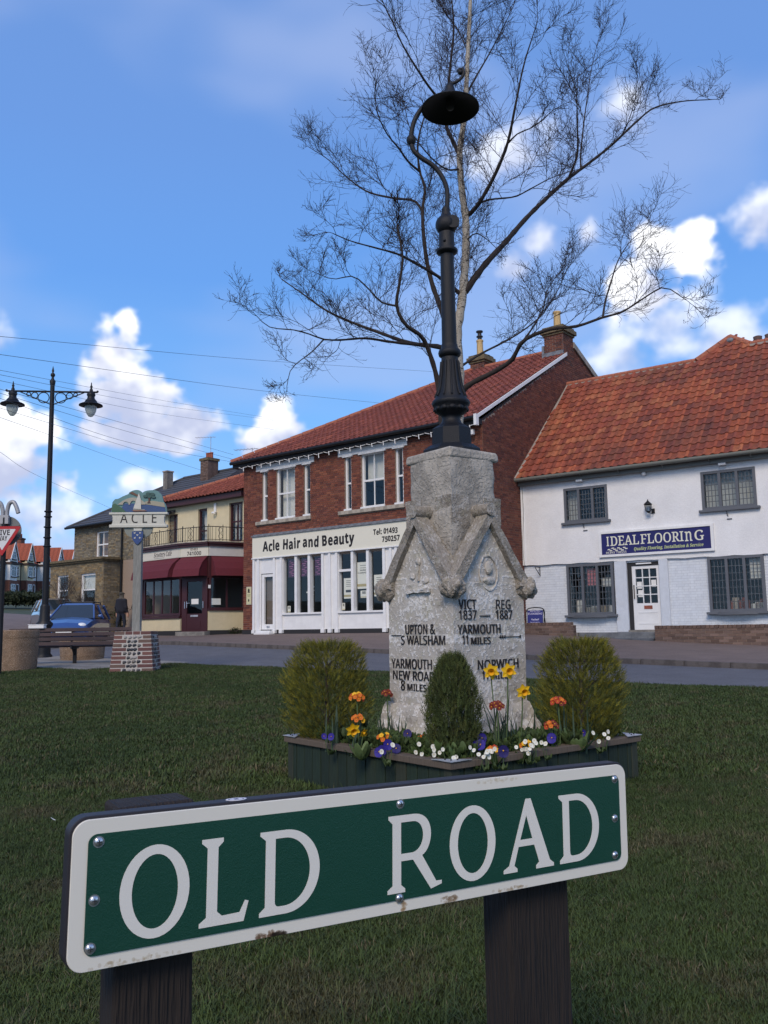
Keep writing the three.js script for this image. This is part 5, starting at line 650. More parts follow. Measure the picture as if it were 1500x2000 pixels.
// ---------------------------------------------------------------- the carved milestone
const MC = [0.50, -6.32];
{
  const b = thing('milestone', 'weathered carved stone milestone with four gables lettered with mileages', 'monument', [MC[0], 0, MC[1]], PT), a = 0.34;
  const rough = (g, amp = 0.012, f = 9) => triUV(jitter(g, amp, f));
  part(b, 'plinth', rough((() => { const g = new THREE.BoxGeometry(2, 1, 2, 16, 12, 16).translate(0, 0.5, 0), p = g.attributes.position; for (let i = 0; i < p.count; i++) { const y = p.getY(i), r = a + 0.012 + 0.10 * Math.pow(1 - y, 0.8); p.setXYZ(i, p.getX(i) * r, 0.26 + y * 0.36, p.getZ(i) * r); } return g; })(), 0.05, 7), M.stone);
  const gable = 1.44, apex = 1.86;
  part(b, 'shaft', rough(new THREE.BoxGeometry(2 * a, gable - 0.6, 2 * a, 14, 18, 14).translate(0, (gable + 0.6) / 2, 0), 0.009, 8), M.stone);
  // two crossing gabled blocks
  for (const t of [0, Math.PI / 2]) part(b, 'gabled_block', ext(poly([[-a + 0.001, gable - 0.03], [a - 0.001, gable - 0.03], [a - 0.001, gable], [0, apex], [-a + 0.001, gable]]), 2 * a - 0.008 + (t ? 0.004 : 0)).translate(0, 0, -a + 0.004).rotateY(t), M.stone);
  for (let s = 0; s < 4; s++) {
    const m = new THREE.Matrix4().makeRotationY(s * Math.PI / 2);
    for (const q of [-1, 1]) { const g = new THREE.BoxGeometry(1, 1, 0.115, 14, 3, 5), p = g.attributes.position, io = [[a - 0.02, gable - 0.05], [0, apex - 0.005]], oo = [[a + 0.055, gable - 0.02], [0, apex + 0.085]]; for (let i = 0; i < p.count; i++) { const t = p.getX(i) + 0.5, w = p.getY(i) + 0.5; p.setXYZ(i, q * lerp(lerp(io[0][0], io[1][0], t), lerp(oo[0][0], oo[1][0], t), w), lerp(lerp(io[0][1], io[1][1], t), lerp(oo[0][1], oo[1][1], t), w), p.getZ(i) + a - 0.02 + (q > 0 ? 0.002 : 0)); } part(b, 'coping', rough(g, 0.010, 9).applyMatrix4(m), M.stoneDark); }
    part(b, 'ridge_roll', rough(new THREE.CylinderGeometry(0.045, 0.048, 0.24, 18, 6).rotateX(Math.PI / 2).translate(0, apex + 0.085, a - 0.07), 0.012, 10).applyMatrix4(m), M.stoneDark);
    const bs = new THREE.IcosahedronGeometry(0.080, 5), p = bs.attributes.position; for (let i = 0; i < p.count; i++) { const x = p.getX(i), y = p.getY(i), z = p.getZ(i), an = Math.atan2(z, x), f = 1 + 0.13 * Math.sin(an * 4 + y * 34 + s) + 0.07 * Math.sin(an * 9 - y * 60) + 0.16 * fbm(x * 26 + s * 3, y * 26, z * 26, 3); p.setXYZ(i, x * f, y * f * 0.95, z * f); } bs.computeVertexNormals(); part(b, 'carved_boss', triUV(bs.translate(-a - 0.012, gable - 0.03, a + 0.012).applyMatrix4(m)), M.stoneDark);
    part(b, 'broach', rough((() => { const g = new THREE.BoxGeometry(0.17, 0.46, 0.17, 4, 10, 4), q = g.attributes.position; for (let i = 0; i < q.count; i++) { const y = q.getY(i), f = y < 0.02 ? clamp((y + 0.23) / 0.25, 0.05, 1) : 1; q.setXYZ(i, q.getX(i) * f, y, q.getZ(i) * f); } return g; })().translate(-0.157, 1.82, 0.157), 0.012, 9).applyMatrix4(m), M.stoneDark);
  }
  part(b, 'upper_block', rough((() => { const g = new THREE.BoxGeometry(0.474, 0.80, 0.474, 12, 18, 12).translate(0, 1.93, 0), p = g.attributes.position; for (let i = 0; i < p.count; i++) { const x = p.getX(i), z = p.getZ(i), lim = 0.425; if (x * z > 0 && Math.abs(x) + Math.abs(z) > lim) { const f = lim / (Math.abs(x) + Math.abs(z)); p.setX(i, x * f); p.setZ(i, z * f); } } return g; })(), 0.03, 6), M.block);
  part(b, 'cap_slab', rough(new RoundedBoxGeometry(0.484, 0.07, 0.484, 6, 0.022).translate(0, 2.352, 0), 0.014, 9), M.block);
  // carvings in the gable panels
  const car = (nm, g, m) => part(b, nm, rough(g, 0.016, 16).applyMatrix4(m), M.stone), left = new THREE.Matrix4().makeRotationY(-Math.PI / 2), right = new THREE.Matrix4();
  car('carved_rose', mg([new THREE.SphereGeometry(0.03, 10, 8).scale(1, 1, 0.5).translate(0.0, 1.60, a), new THREE.BoxGeometry(0.012, 0.12, 0.02, 2, 6, 2).translate(0.0, 1.52, a), new THREE.BoxGeometry(0.25, 0.026, 0.05, 10, 3, 3).translate(0.0, 1.395, a), new THREE.SphereGeometry(0.022, 8, 6).scale(1.4, 1, 0.5).translate(-0.07, 1.5, a), new THREE.SphereGeometry(0.022, 8, 6).scale(1.4, 1, 0.5).translate(0.07, 1.46, a)]), left);
  car('carved_portrait', mg([new THREE.SphereGeometry(0.042, 14, 10).scale(0.85, 1.15, 0.4).translate(0.0, 1.545, a), new THREE.SphereGeometry(0.05, 14, 10).scale(1.2, 0.55, 0.35).translate(0.0, 1.455, a), new THREE.TorusGeometry(0.10, 0.007, 6, 30).scale(0.85, 1.2, 1).translate(0.0, 1.51, a)]), right);
  // cut and blackened lettering on the two faces
  const line = (s, x, y, w, h, m) => { const g = new TextGeometry(s, { font: fontR, size: 1, depth: 0.1, curveSegments: 4 }); g.computeBoundingBox(); const q = g.boundingBox, W = q.max.x - q.min.x; g.translate(-q.min.x, 0, 0).scale(w / W, h / 0.73, 0.075).translate(x - a, y, a - 0.0005); part(b, 'inscription', g.applyMatrix4(m), M.ink); };
  line('UPTON &', 0.19, 1.10, 0.31, 0.048, left); line('S WALSHAM', 0.14, 1.028, 0.46, 0.045, left); line('YARMOUTH', 0.03, 0.863, 0.43, 0.048, left); line('NEW ROAD', 0.045, 0.785, 0.44, 0.045, left); line('8', 0.13, 0.713, 0.04, 0.05, left); line('MILES', 0.20, 0.713, 0.20, 0.034, left);
  line('VICT', 0.05, 1.262, 0.16, 0.047, right); line('REG', 0.40, 1.262, 0.14, 0.047, right); line('1837', 0.05, 1.193, 0.16, 0.045, right); line('1887', 0.395, 1.193, 0.16, 0.045, right); line('YARMOUTH', 0.035, 1.098, 0.40, 0.045, right); line('11', 0.075, 1.028, 0.05, 0.045, right); line('MILES', 0.155, 1.028, 0.18, 0.033, right); line('NORWICH', 0.21, 0.86, 0.39, 0.045, right); line('11', 0.25, 0.792, 0.05, 0.042, right); line('MILES', 0.33, 0.792, 0.20, 0.033, right);
  const rule = (x0, x1, y, h, m) => part(b, 'inscription', bx(x0 - a, x1 - a, y - h / 2, y + h / 2, a - 0.001, a + 0.0068).applyMatrix4(m), M.ink);
  rule(0.24, 0.34, 1.216, 0.005, right); rule(0.42, 0.635, 1.072, 0.0035, right); for (const q of [0.435, 0.455, 0.475]) rule(q, q + 0.004, 1.072, 0.022, right); rule(0.628, 0.634, 1.072, 0.02, right); rule(0.03, 0.14, 1.092, 0.0035, left);
}

// ---------------------------------------------------------------- the old gas style lamp standing on the milestone
{
  const b = thing('swan_neck_lamp', 'black cast iron swan neck lamp with a wide shade on the milestone', 'lamp', [0.505, 2.39, -6.32]), y = (v) => v - 2.39;
  const oct = (l) => mg(l.map(([r1, r0, y0, y1]) => { const g = new THREE.CylinderGeometry(r1, r0, y1 - y0, 8).rotateY(PT + Math.PI / 8).translate(0, (y0 + y1) / 2, 0).toNonIndexed(); g.computeVertexNormals(); return g; }));
  part(b, 'base_plate', oct([[0.222, 0.222, 0, 0.022], [0.168, 0.222, 0.022, 0.062]]), M.blackIron);
  part(b, 'octagonal_plinth', oct([[0.148, 0.155, 0.062, 0.185], [0.105, 0.148, 0.185, 0.213]]), M.blackIron);
  part(b, 'bell_base', lathe([[0.105, 0.21], [0.075, 0.235], [0.066, 0.265], [0.075, 0.29], [0.115, 0.315], [0.123, 0.335], [0.118, 0.35], [0.135, 0.365], [0.143, 0.385], [0.135, 0.40], [0.12, 0.415], [0.10, 0.46], [0.085, 0.52], [0.072, 0.60], [0.065, 0.68], [0.062, 0.73]], 40), M.blackIron);
  for (let i = 0; i < 12; i++) { const an = i * Math.PI / 6; part(b, 'flute', tube([[0.118 * Math.sin(an), 0.43, 0.118 * Math.cos(an)], [0.094 * Math.sin(an), 0.49, 0.094 * Math.cos(an)], [0.076 * Math.sin(an), 0.60, 0.076 * Math.cos(an)], [0.066 * Math.sin(an), 0.70, 0.066 * Math.cos(an)]], 0.0075, 6, 12), M.blackIron); part(b, 'leaf_boss', new THREE.SphereGeometry(0.024, 8, 6).scale(1, 0.8, 0.6).translate(0, 0.335, 0.118).rotateY(an), M.blackIron); }
  part(b, 'collar', lathe([[0.06, 0.73], [0.08, 0.745], [0.085, 0.765], [0.08, 0.785], [0.064, 0.80], [0.06, 0.83]], 32), M.blackIron);
  part(b, 'column', lathe([[0.056, 0.80], [0.051, 1.50], [0.049, 1.54]], 32), M.blackIron);
  part(b, 'upper_collar', lathe([[0.05, 1.53], [0.078, 1.545], [0.082, 1.565], [0.06, 1.585], [0.058, 1.70], [0.048, 1.71], [0.04, 1.73]], 32), M.blackIron); part(b, 'set_screw', new THREE.SphereGeometry(0.012, 8, 6).translate(-0.02, 1.62, 0.055), M.blackIron);
  part(b, 'ball', mg([new THREE.SphereGeometry(0.082, 28, 20).translate(0, 1.765, 0), lathe([[0.045, 1.83], [0.03, 1.87], [0.034, 1.89], [0.022, 1.91]], 20), new THREE.CylinderGeometry(0.05, 0.05, 0.04, 20).rotateX(Math.PI / 2).translate(0.045, 1.765, 0.05)]), M.blackIron);
  const X = (v) => v - 0.505; part(b, 'swan_neck', tube([[0.01, y(4.28), 0], [0.012, y(4.44), 0], [X(0.485), y(4.54), 0], [X(0.42), y(4.632), 0], [X(0.33), y(4.70), 0], [X(0.272), y(4.76), 0], [X(0.253), y(4.85), 0], [X(0.275), y(4.985), 0], [X(0.33), y(5.10), -0.015], [X(0.39), y(5.185), -0.06], [X(0.47), y(5.245), -0.07], [X(0.56), y(5.262), -0.01]], 0.0185, 12, 90), M.blackIron);
  part(b, 'neck_joint', lathe([[0.022, -0.035], [0.034, -0.02], [0.038, 0], [0.034, 0.02], [0.022, 0.035]], 18).rotateZ(0.05).translate(X(0.254), y(4.845), 0), M.blackIron);
  const sh = part(b, 'shade', lathe([[0, 0.195], [0.028, 0.19], [0.036, 0.165], [0.046, 0.13], [0.065, 0.09], [0.095, 0.062], [0.205, 0.012], [0.222, 0.0], [0.222, -0.01], [0.20, 0.002], [0.09, 0.04], [0.03, 0.055], [0, 0.055]], 48).translate(X(0.56), y(5.105), 0), M.blackIron);
  part(sh, 'lamp_holder', lathe([[0.03, 0.055], [0.03, 0.0], [0.022, -0.012], [0, -0.015]], 16).translate(X(0.56), y(5.105), 0), std([0.05, 0.05, 0.055], { roughness: 0.5 }));
  part(b, 'scroll_finial', mg([tube([[X(0.55), y(5.30), 0], [X(0.60), y(5.315), 0], [X(0.645), y(5.345), 0], [X(0.67), y(5.39), 0], [X(0.66), y(5.425), 0], [X(0.635), y(5.42), 0], [X(0.64), y(5.395), 0]], 0.013, 8, 50), new THREE.SphereGeometry(0.021, 10, 8).translate(X(0.645), y(5.40), 0)]), M.blackIron);
}

// ---------------------------------------------------------------- the street name plate in front
{
  const ang = Math.atan2(0.6, 0.975), b = thing('street_name_sign', 'green and cream OLD ROAD street name plate on two dark posts', 'sign', [-0.47, 0, -1.35], ang), tilt = -0.019, L = 1.147, Hh = 0.214;
  const put = (g) => g.rotateZ(tilt).translate(0, 0.657, 0), rrect = (x0, x1, y0, y1, r) => { const s = new THREE.Shape(); s.moveTo(x0 + r, y0); s.lineTo(x1 - r, y0); s.absarc(x1 - r, y0 + r, r, -Math.PI / 2, 0); s.lineTo(x1, y1 - r); s.absarc(x1 - r, y1 - r, r, 0, Math.PI / 2); s.lineTo(x0 + r, y1); s.absarc(x0 + r, y1 - r, r, Math.PI / 2, Math.PI); s.lineTo(x0, y0 + r); s.absarc(x0 + r, y0 + r, r, Math.PI, Math.PI * 1.5); return s; };
  part(b, 'backing_board', put(ext(rrect(-0.004, L + 0.002, 0.002, Hh + 0.004, 0.026), 0.026, 0.0015).translate(0, 0, -0.032)), std([0.022, 0.02, 0.026], { roughness: 0.55, map: again(T.grain, 8) }));
  const cc = document.createElement('canvas'); cc.width = 2048; cc.height = 384; { const c = cc.getContext('2d'); c.fillStyle = '#dad6ca'; c.fillRect(0, 0, 2048, 384); const px = (u) => u / L * 2048, py = (v) => 384 - v / Hh * 384; const spot = (u, v, rx, ry, col, n) => { c.fillStyle = col; for (let i = 0; i < n; i++) { const a = rnd() * 6.3, q = Math.pow(rnd(), 0.6); c.globalAlpha = 0.10 + 0.3 * rnd(); c.beginPath(); c.ellipse(px(u + rx * q * Math.cos(a)), py(v + ry * q * Math.sin(a)), 2 + rnd() * 7, 2 + rnd() * 4, 0, 0, 7); c.fill(); } c.globalAlpha = 1; }; spot(0.318, 0.003, 0.028, 0.006, '#4a2e18', 70); spot(0.335, 0.001, 0.014, 0.004, '#1e140c', 60); spot(0.68, 0.006, 0.02, 0.006, '#6b5238', 50); spot(0.58, 0.012, 0.004, 0.012, '#8a6a44', 26); spot(0.82, 0.003, 0.05, 0.004, '#8f7a5c', 34); spot(0.8, 0.208, 0.05, 0.004, '#b7a98c', 26); spot(0.1, 0.004, 0.08, 0.004, '#9c8a6c', 40); }
  const ct = new THREE.CanvasTexture(cc); ct.colorSpace = THREE.SRGBColorSpace; const face = rrect(0, L, 0, Hh, 0.024), fg = new THREE.ExtrudeGeometry(face, { depth: 0.003, bevelEnabled: true, bevelSize: 0.0008, bevelThickness: 0.0008, bevelSegments: 1, curveSegments: 12 }), fp = fg.attributes.position, fu = fg.attributes.uv; for (let i = 0; i < fp.count; i++) fu.setXY(i, fp.getX(i) / L, fp.getY(i) / Hh);
  part(b, 'cream_plate', put(fg.translate(0, 0, -0.0045)), std([1, 1, 1], { map: ct, roughness: 0.42 }));
  part(b, 'green_panel', put(ext(rrect(0.022, L - 0.0215, 0.0205, Hh - 0.0205, 0.014), 0.0012).translate(0, 0, 0.0002)), phy([0.005, 0.050, 0.030], { roughness: 0.45, bumpMap: again(T.bump, 3), bumpScale: 0.0006 }));
  // letters cut to the old road sign alphabet
  const cream = std([0.70, 0.68, 0.62], { roughness: 0.42 }), hC = 0.133, Y0 = 0.033;
  const O = (rx) => { const s = new THREE.Shape(); s.absellipse(rx, hC / 2, rx, hC / 2 + 0.002, 0, Math.PI * 2); const h = new THREE.Path(); h.absellipse(rx, hC / 2, rx - 0.0185, hC / 2 - 0.012, 0, Math.PI * 2); s.holes.push(h); return s; };
  const D = () => { const s = new THREE.Shape(); s.moveTo(-0.004, 0); s.lineTo(0.043, 0); s.absellipse(0.043, hC / 2, 0.063, hC / 2, -Math.PI / 2, Math.PI / 2); s.lineTo(-0.004, hC); s.lineTo(-0.004, hC - 0.006); s.lineTo(0.006, hC - 0.014); s.lineTo(0.006, 0.014); s.lineTo(-0.004, 0.006); const h = new THREE.Path(); h.moveTo(0.0235, 0.021); h.quadraticCurveTo(0.0235, 0.0125, 0.032, 0.0125); h.lineTo(0.041, 0.0125); h.absellipse(0.041, hC / 2, 0.0465, hC / 2 - 0.0125, -Math.PI / 2, Math.PI / 2); h.lineTo(0.0235, hC - 0.0125); s.holes.push(h); return s; };
  const Ls = poly([[-0.004, 0], [0.071, 0], [0.079, 0.030], [0.073, 0.032], [0.064, 0.0145], [0.034, 0.0135], [0.0255, 0.021], [0.0255, hC - 0.014], [0.034, hC - 0.006], [0.034, hC], [-0.002, hC], [-0.002, hC - 0.006], [0.0075, hC - 0.014], [0.0075, 0.014], [-0.004, 0.006]]);
  const R = () => { const s = new THREE.Shape(); s.moveTo(-0.004, 0); s.lineTo(0.033, 0); s.lineTo(0.033, 0.006); s.lineTo(0.0245, 0.013); s.lineTo(0.0245, 0.0535); s.lineTo(0.050, 0.0535); s.lineTo(0.089, -0.002); s.lineTo(0.113, 0.004); s.lineTo(0.113, 0.010); s.lineTo(0.101, 0.010); s.lineTo(0.070, 0.059); s.bezierCurveTo(0.096, 0.070, 0.102, hC, 0.052, hC); s.lineTo(-0.002, hC); s.lineTo(-0.002, hC - 0.006); s.lineTo(0.0065, hC - 0.014); s.lineTo(0.0065, 0.013); s.lineTo(-0.004, 0.006); const h = new THREE.Path(); h.moveTo(0.0245, 0.066); h.lineTo(0.050, 0.066); h.bezierCurveTo(0.080, 0.070, 0.080, hC - 0.0125, 0.050, hC - 0.0125); h.lineTo(0.0245, hC - 0.0125); s.holes.push(h); return s; };
  const A = () => { const s = poly([[-0.004, 0], [0.030, 0], [0.030, 0.006], [0.0225, 0.012], [0.034, 0.046], [0.074, 0.046], [0.086, 0.012], [0.078, 0.006], [0.078, 0], [0.124, 0], [0.124, 0.006], [0.114, 0.013], [0.067, hC + 0.002], [0.054, hC + 0.002], [0.010, 0.013], [-0.004, 0.006]]); s.holes.push(new THREE.Path([[0.0385, 0.0585], [0.0695, 0.0585], [0.055, 0.104]].map((p) => new THREE.Vector2(...p)))); return s; };
  for (const [nm, s, x] of [['letter_o', O(0.0545), 0.071], ['letter_l', Ls, 0.201], ['letter_d', D(), 0.303], ['letter_r', R(), 0.549], ['letter_o', O(0.054), 0.681], ['letter_a', A(), 0.812], ['letter_d', D(), 0.957]]) part(b, nm, put(ext(s, 0.0007).translate(x, Y0, 0.0014)), cream);
  const sc = (u, v) => { const q = part(b, 'screw', put(mg([new THREE.SphereGeometry(0.0068, 16, 10).scale(1, 1, 0.55).translate(u, v, 0.0018), new THREE.CylinderGeometry(0.0085, 0.0085, 0.0012, 18).rotateX(Math.PI / 2).translate(u, v, 0.0014)])), M.steel); part(q, 'screw_slot', put(mg([bx(u - 0.0035, u + 0.0035, v - 0.0007, v + 0.0007, 0.005, 0.0057), bx(u - 0.0007, u + 0.0007, v - 0.0035, v + 0.0035, 0.005, 0.0058)])), M.dark); };
  for (const [u, v] of [[0.037, 0.182], [0.034, 0.099], [0.031, 0.032], [0.572, 0.186], [0.570, 0.024], [1.113, 0.186], [1.110, 0.106], [1.107, 0.032]]) sc(u, v);
  part(b, 'round_sticker', put(new THREE.CylinderGeometry(0.018, 0.018, 0.001, 24).scale(1, 1, 0.6).translate(0.262, Hh + 0.0063, -0.016)), print(0.1, 0.1, 640, (c, w, h) => { c.fillStyle = '#d5d4da'; c.fillRect(0, 0, w, h); c.strokeStyle = '#3a3a55'; c.lineWidth = 0.006; c.beginPath(); c.arc(0.05, 0.05, 0.035, 0, 7); c.stroke(); c.fillStyle = '#3a3a55'; c.fillRect(0.03, 0.04, 0.04, 0.02); }));
  const post = (x0, x1, top) => part(b, 'post', triUV(jitter(new RoundedBoxGeometry(x1 - x0, top + 0.2, 0.085, 3, 0.008).translate((x0 + x1) / 2, (top - 0.2) / 2, -0.082), 0.004, 14)), M.darkPost);
  post(0.078, 0.205, 0.876); post(0.850, 1.012, 0.84);
}
// ---------------------------------------------------------------- clipped conifers and flowers in the planter
function spray(len, wid, n) {   // one feathery scale-leaf spray
  const pos = []; for (let i = 0; i < n; i++) { const t = i / n, y = len * t, s = i % 2 ? 1 : -1, w = wid * (1 - t * 0.7) * rr(0.7, 1.1), dz = rr(-0.3, 0.3) * wid; pos.push(0, y, 0, s * w, y + w * 1.1, dz, s * w * 0.25, y + w * 0.75, dz * 0.4 + 0.002); } pos.push(-0.0022, 0, 0, 0.0022, 0, 0, 0, len, 0); const g = new THREE.BufferGeometry(); g.setAttribute('position', new THREE.Float32BufferAttribute(pos, 3)); g.computeVertexNormals(); return g;
}
function conifer(label, x, z, top, prof, n, tint, upright) {
  const o = thing('dwarf_conifer', label, 'conifer', [x, SOIL, z], 0, 'clipped conifers in the planter'), H = top - SOIL; part(o, 'stem', mg([bar([0, -0.05, 0], [0, H * 0.8, 0], 0.022, 8, 0.008), ...Array.from({ length: 14 }, (_, i) => { const a = i * 2.4, y = H * (0.08 + 0.05 * i); return bar([0, y, 0], [0.12 * Math.cos(a), y + 0.1, 0.12 * Math.sin(a)], 0.006, 5, 0.003); })]), M.twig);
  const im = new THREE.InstancedMesh(spray(0.058, 0.015, 8), std([1, 1, 1], { side: THREE.DoubleSide, roughness: 0.9 }), n), m = new THREE.Matrix4(), q = new THREE.Quaternion(), c = new THREE.Color(); im.name = 'foliage'; im.userData = { kind: 'stuff' }; im.castShadow = im.receiveShadow = true;
  for (let i = 0; i < n; i++) {
    const h = Math.pow(rnd(), 0.9), a = rnd() * 6.2832, lump = 1 + 0.24 * fbm(Math.cos(a) * 2.6 + x * 5, h * 4.4, Math.sin(a) * 2.6, 3) * 2, R = prof(h) * lump, q2 = Math.pow(rnd(), 0.34), r = R * q2; const out = V(Math.cos(a), 0, Math.sin(a)), d = out.clone().multiplyScalar(lerp(0.9, 0.12, upright) * (1 - h * 0.4)).add(V(0, lerp(0.55, 1, upright), 0)).add(V(rr(-0.35, 0.35), rr(-0.2, 0.3), rr(-0.35, 0.35))).normalize();
    q.setFromUnitVectors(V(0, 1, 0), d).multiply(new THREE.Quaternion().setFromAxisAngle(V(0, 1, 0), rnd() * 6.28)); const s = rr(0.65, 1.15) * (q2 > 0.9 ? 0.9 : 1.1); m.compose(V(out.x * r, h * H * 0.97 - 0.02, out.z * r), q, V(s, s, s)); im.setMatrixAt(i, m);
    const k = tint[Math.min(tint.length - 1, Math.floor(clamp(0.5 + fbm(Math.cos(a) * 3.1, h * 6 + x, Math.sin(a) * 3.1, 2) * 1.3 + rr(-0.3, 0.3), 0, 0.999) * tint.length))], f = rr(0.7, 1.25); im.setColorAt(i, c.setRGB(k[0] * f, k[1] * f, k[2] * f));
  }
  o.add(im);
}
const GOLD = [[0.155, 0.150, 0.012], [0.12, 0.125, 0.013], [0.19, 0.17, 0.014], [0.09, 0.10, 0.013], [0.065, 0.072, 0.013]], DEEP = [[0.045, 0.066, 0.014], [0.062, 0.086, 0.018], [0.034, 0.050, 0.012], [0.075, 0.086, 0.018]];
conifer('golden green rounded conifer left of the milestone', -0.43, -6.42, 1.08, (h) => 0.315 * Math.pow(Math.max(0, 1 - Math.pow(Math.abs(h - 0.54) / 0.55, 2.0)), 0.5), 6200, GOLD, 0.12);
conifer('golden green rounded conifer right of the milestone', 1.33, -6.14, 1.07, (h) => 0.295 * Math.pow(Math.max(0, 1 - Math.pow(Math.abs(h - 0.53) / 0.55, 2.0)), 0.5), 6000, GOLD, 0.12);
conifer('dark green upright egg shaped conifer before the milestone corner', 0.40, -5.44, 0.99, (h) => 0.172 * Math.pow(Math.max(0, 1 - Math.pow(Math.abs(h - 0.36) / (h > 0.36 ? 0.68 : 0.60), 2.0)), 0.55), 5200, DEEP, 0.85);

const petal = (l, w, cup = 0.2, pt = 0.5) => { const n = 6, pos = []; const P = []; for (let i = 0; i <= n; i++) { const t = i / n, ww = w * Math.pow(Math.sin(Math.PI * Math.min(0.999, Math.pow(t, 0.75) * 0.96 + 0.02)), pt), z = cup * l * t * t; P.push([[-ww, l * t, z + 0.15 * w], [0, l * t, z], [ww, l * t, z + 0.15 * w]]); } for (let i = 0; i < n; i++) for (let k = 0; k < 2; k++) pos.push(...P[i][k], ...P[i][k + 1], ...P[i + 1][k + 1], ...P[i][k], ...P[i + 1][k + 1], ...P[i + 1][k]); const g = new THREE.BufferGeometry(); g.setAttribute('position', new THREE.Float32BufferAttribute(pos, 3)); g.computeVertexNormals(); return g; };
const leafMat = (c) => std(c, { side: THREE.DoubleSide, roughness: 0.7 });
const FM = { daff: leafMat([0.72, 0.46, 0.006]), trumpet: leafMat([0.70, 0.36, 0.004]), stem: leafMat([0.07, 0.11, 0.035]), strap: leafMat([0.030, 0.058, 0.032]), orange: leafMat([0.55, 0.13, 0.008]), flame: leafMat([0.40, 0.045, 0.010]), rust: leafMat([0.17, 0.020, 0.010]), eye: leafMat([0.72, 0.40, 0.012]), blue: leafMat([0.022, 0.012, 0.22]), navy: leafMat([0.012, 0.007, 0.10]), white: leafMat([0.66, 0.66, 0.58]), leaf: leafMat([0.045, 0.075, 0.018]), paleLeaf: leafMat([0.10, 0.15, 0.05]), dark: leafMat([0.01, 0.006, 0.02]) };
const strap = (h, w, lean, az, curve = 1) => { const n = 8, pos = [], c = Math.cos(az), s = Math.sin(az), P = []; for (let i = 0; i <= n; i++) { const t = i / n, ww = w * (1 - Math.pow(t, 3) * 0.95), o = lean * Math.pow(t, 1 + curve); P.push([[o * c - ww * s, h * t * (1 - 0.12 * lean * t), o * s + ww * c], [o * c + ww * s, h * t * (1 - 0.12 * lean * t), o * s - ww * c]]); } for (let i = 0; i < n; i++) pos.push(...P[i][0], ...P[i][1], ...P[i + 1][1], ...P[i][0], ...P[i + 1][1], ...P[i + 1][0]); const g = new THREE.BufferGeometry(); g.setAttribute('position', new THREE.Float32BufferAttribute(pos, 3)); g.computeVertexNormals(); return g; };
const aim = (g, yaw, pitch) => g.rotateX(pitch).rotateY(yaw);   // flowers are built facing +z
function daffodil(label, x, z, blooms, leaves, spread, lh) {
  const o = thing('daffodil', label, 'daffodil', [x, SOIL, z], 0, 'daffodils in the planter');
  for (const [dx, y, dz, yaw, pitch, s] of blooms) { part(o, 'stem', tube([[dx * 0.4, 0, dz * 0.4], [dx * 0.8, y * 0.6, dz * 0.8], [dx, y - 0.01, dz - 0.02], [dx, y, dz]], 0.0042, 6, 16), FM.stem); const f = part(o, 'petals', mg([0, 1, 2, 3, 4, 5].map((i) => petal(0.043 * s, 0.015 * s, 0.12, 0.8).rotateZ(i * Math.PI / 3 + 0.2).translate(0, 0, i % 2 ? 0.001 : 0)).map((g) => aim(g, yaw, pitch).translate(dx, y, dz))), FM.daff); part(f, 'trumpet', aim(lathe([[0.006 * s, 0], [0.010 * s, 0.012 * s], [0.013 * s, 0.024 * s], [0.019 * s, 0.031 * s], [0.017 * s, 0.030 * s], [0.010 * s, 0.016 * s], [0.004 * s, 0.004]], 16).rotateX(Math.PI / 2), yaw, pitch).translate(dx, y, dz), FM.trumpet); }
  for (let i = 0; i < leaves; i++) { const a = rr(0, 6.28); part(o, 'leaf', strap(lh * rr(0.6, 1.1), 0.0065, rr(0.02, spread), a).translate(rr(-0.05, 0.05), 0, rr(-0.04, 0.04)), FM.strap); }
}
daffodil('pair of yellow daffodils standing in front of the word NORWICH', 0.70, -5.56, [[-0.055, 0.545, 0.05, -0.1, 0.1, 1.2], [0.05, 0.545, 0.05, 0.15, 0.05, 1.2]], 26, 0.16, 0.40);
daffodil('single yellow daffodil leaning beside the right conifer', 0.80, -5.66, [[0.05, 0.415, 0.06, 0.2, 0.2, 1.15]], 9, 0.12, 0.30);
daffodil('drooping yellow daffodils beside the left conifer', -0.20, -5.84, [[-0.02, 0.185, 0.13, 0.3, 0.35, 1.15], [0.045, 0.165, 0.12, 0.9, 0.5, 0.75]], 12, 0.2, 0.3);
const strapClump = (label, x, z, n, h, sp) => { const o = thing('bulb_leaves', label, 'plant', [x, SOIL, z], 0, 'clumps of bulb leaves in the planter'); for (let i = 0; i < n; i++) part(o, 'leaf', strap(h * rr(0.5, 1.1), 0.0065, rr(0.0, sp), rr(0, 6.28)).translate(rr(-0.09, 0.09), 0, rr(-0.06, 0.06)), FM.strap); };
strapClump('clump of blue green bulb leaves against the left face of the milestone', 0.02, -5.98, 24, 0.28, 0.08); strapClump('bulb leaves in front of the left conifer', -0.33, -6.03, 16, 0.30, 0.1); strapClump('bulb leaves rising before the right conifer', 1.22, -5.86, 12, 0.33, 0.12); strapClump('short bulb leaves right of the milestone plinth', 0.98, -6.25, 12, 0.28, 0.12);
function floret(s) { return mg([0, 1, 2, 3, 4].map((i) => petal(0.016 * s, 0.0095 * s, 0.25, 0.45).rotateZ(i * 1.2566))); }
const rosette = (o, n, L, mat) => { for (let i = 0; i < n; i++) part(o, 'leaf', petal(L * rr(0.7, 1.1), L * 0.26, 0.3, 0.5).rotateX(-Math.PI / 2 + rr(0.25, 0.8)).rotateY(i * 6.28 / n + rr(-0.3, 0.3)), mat); };
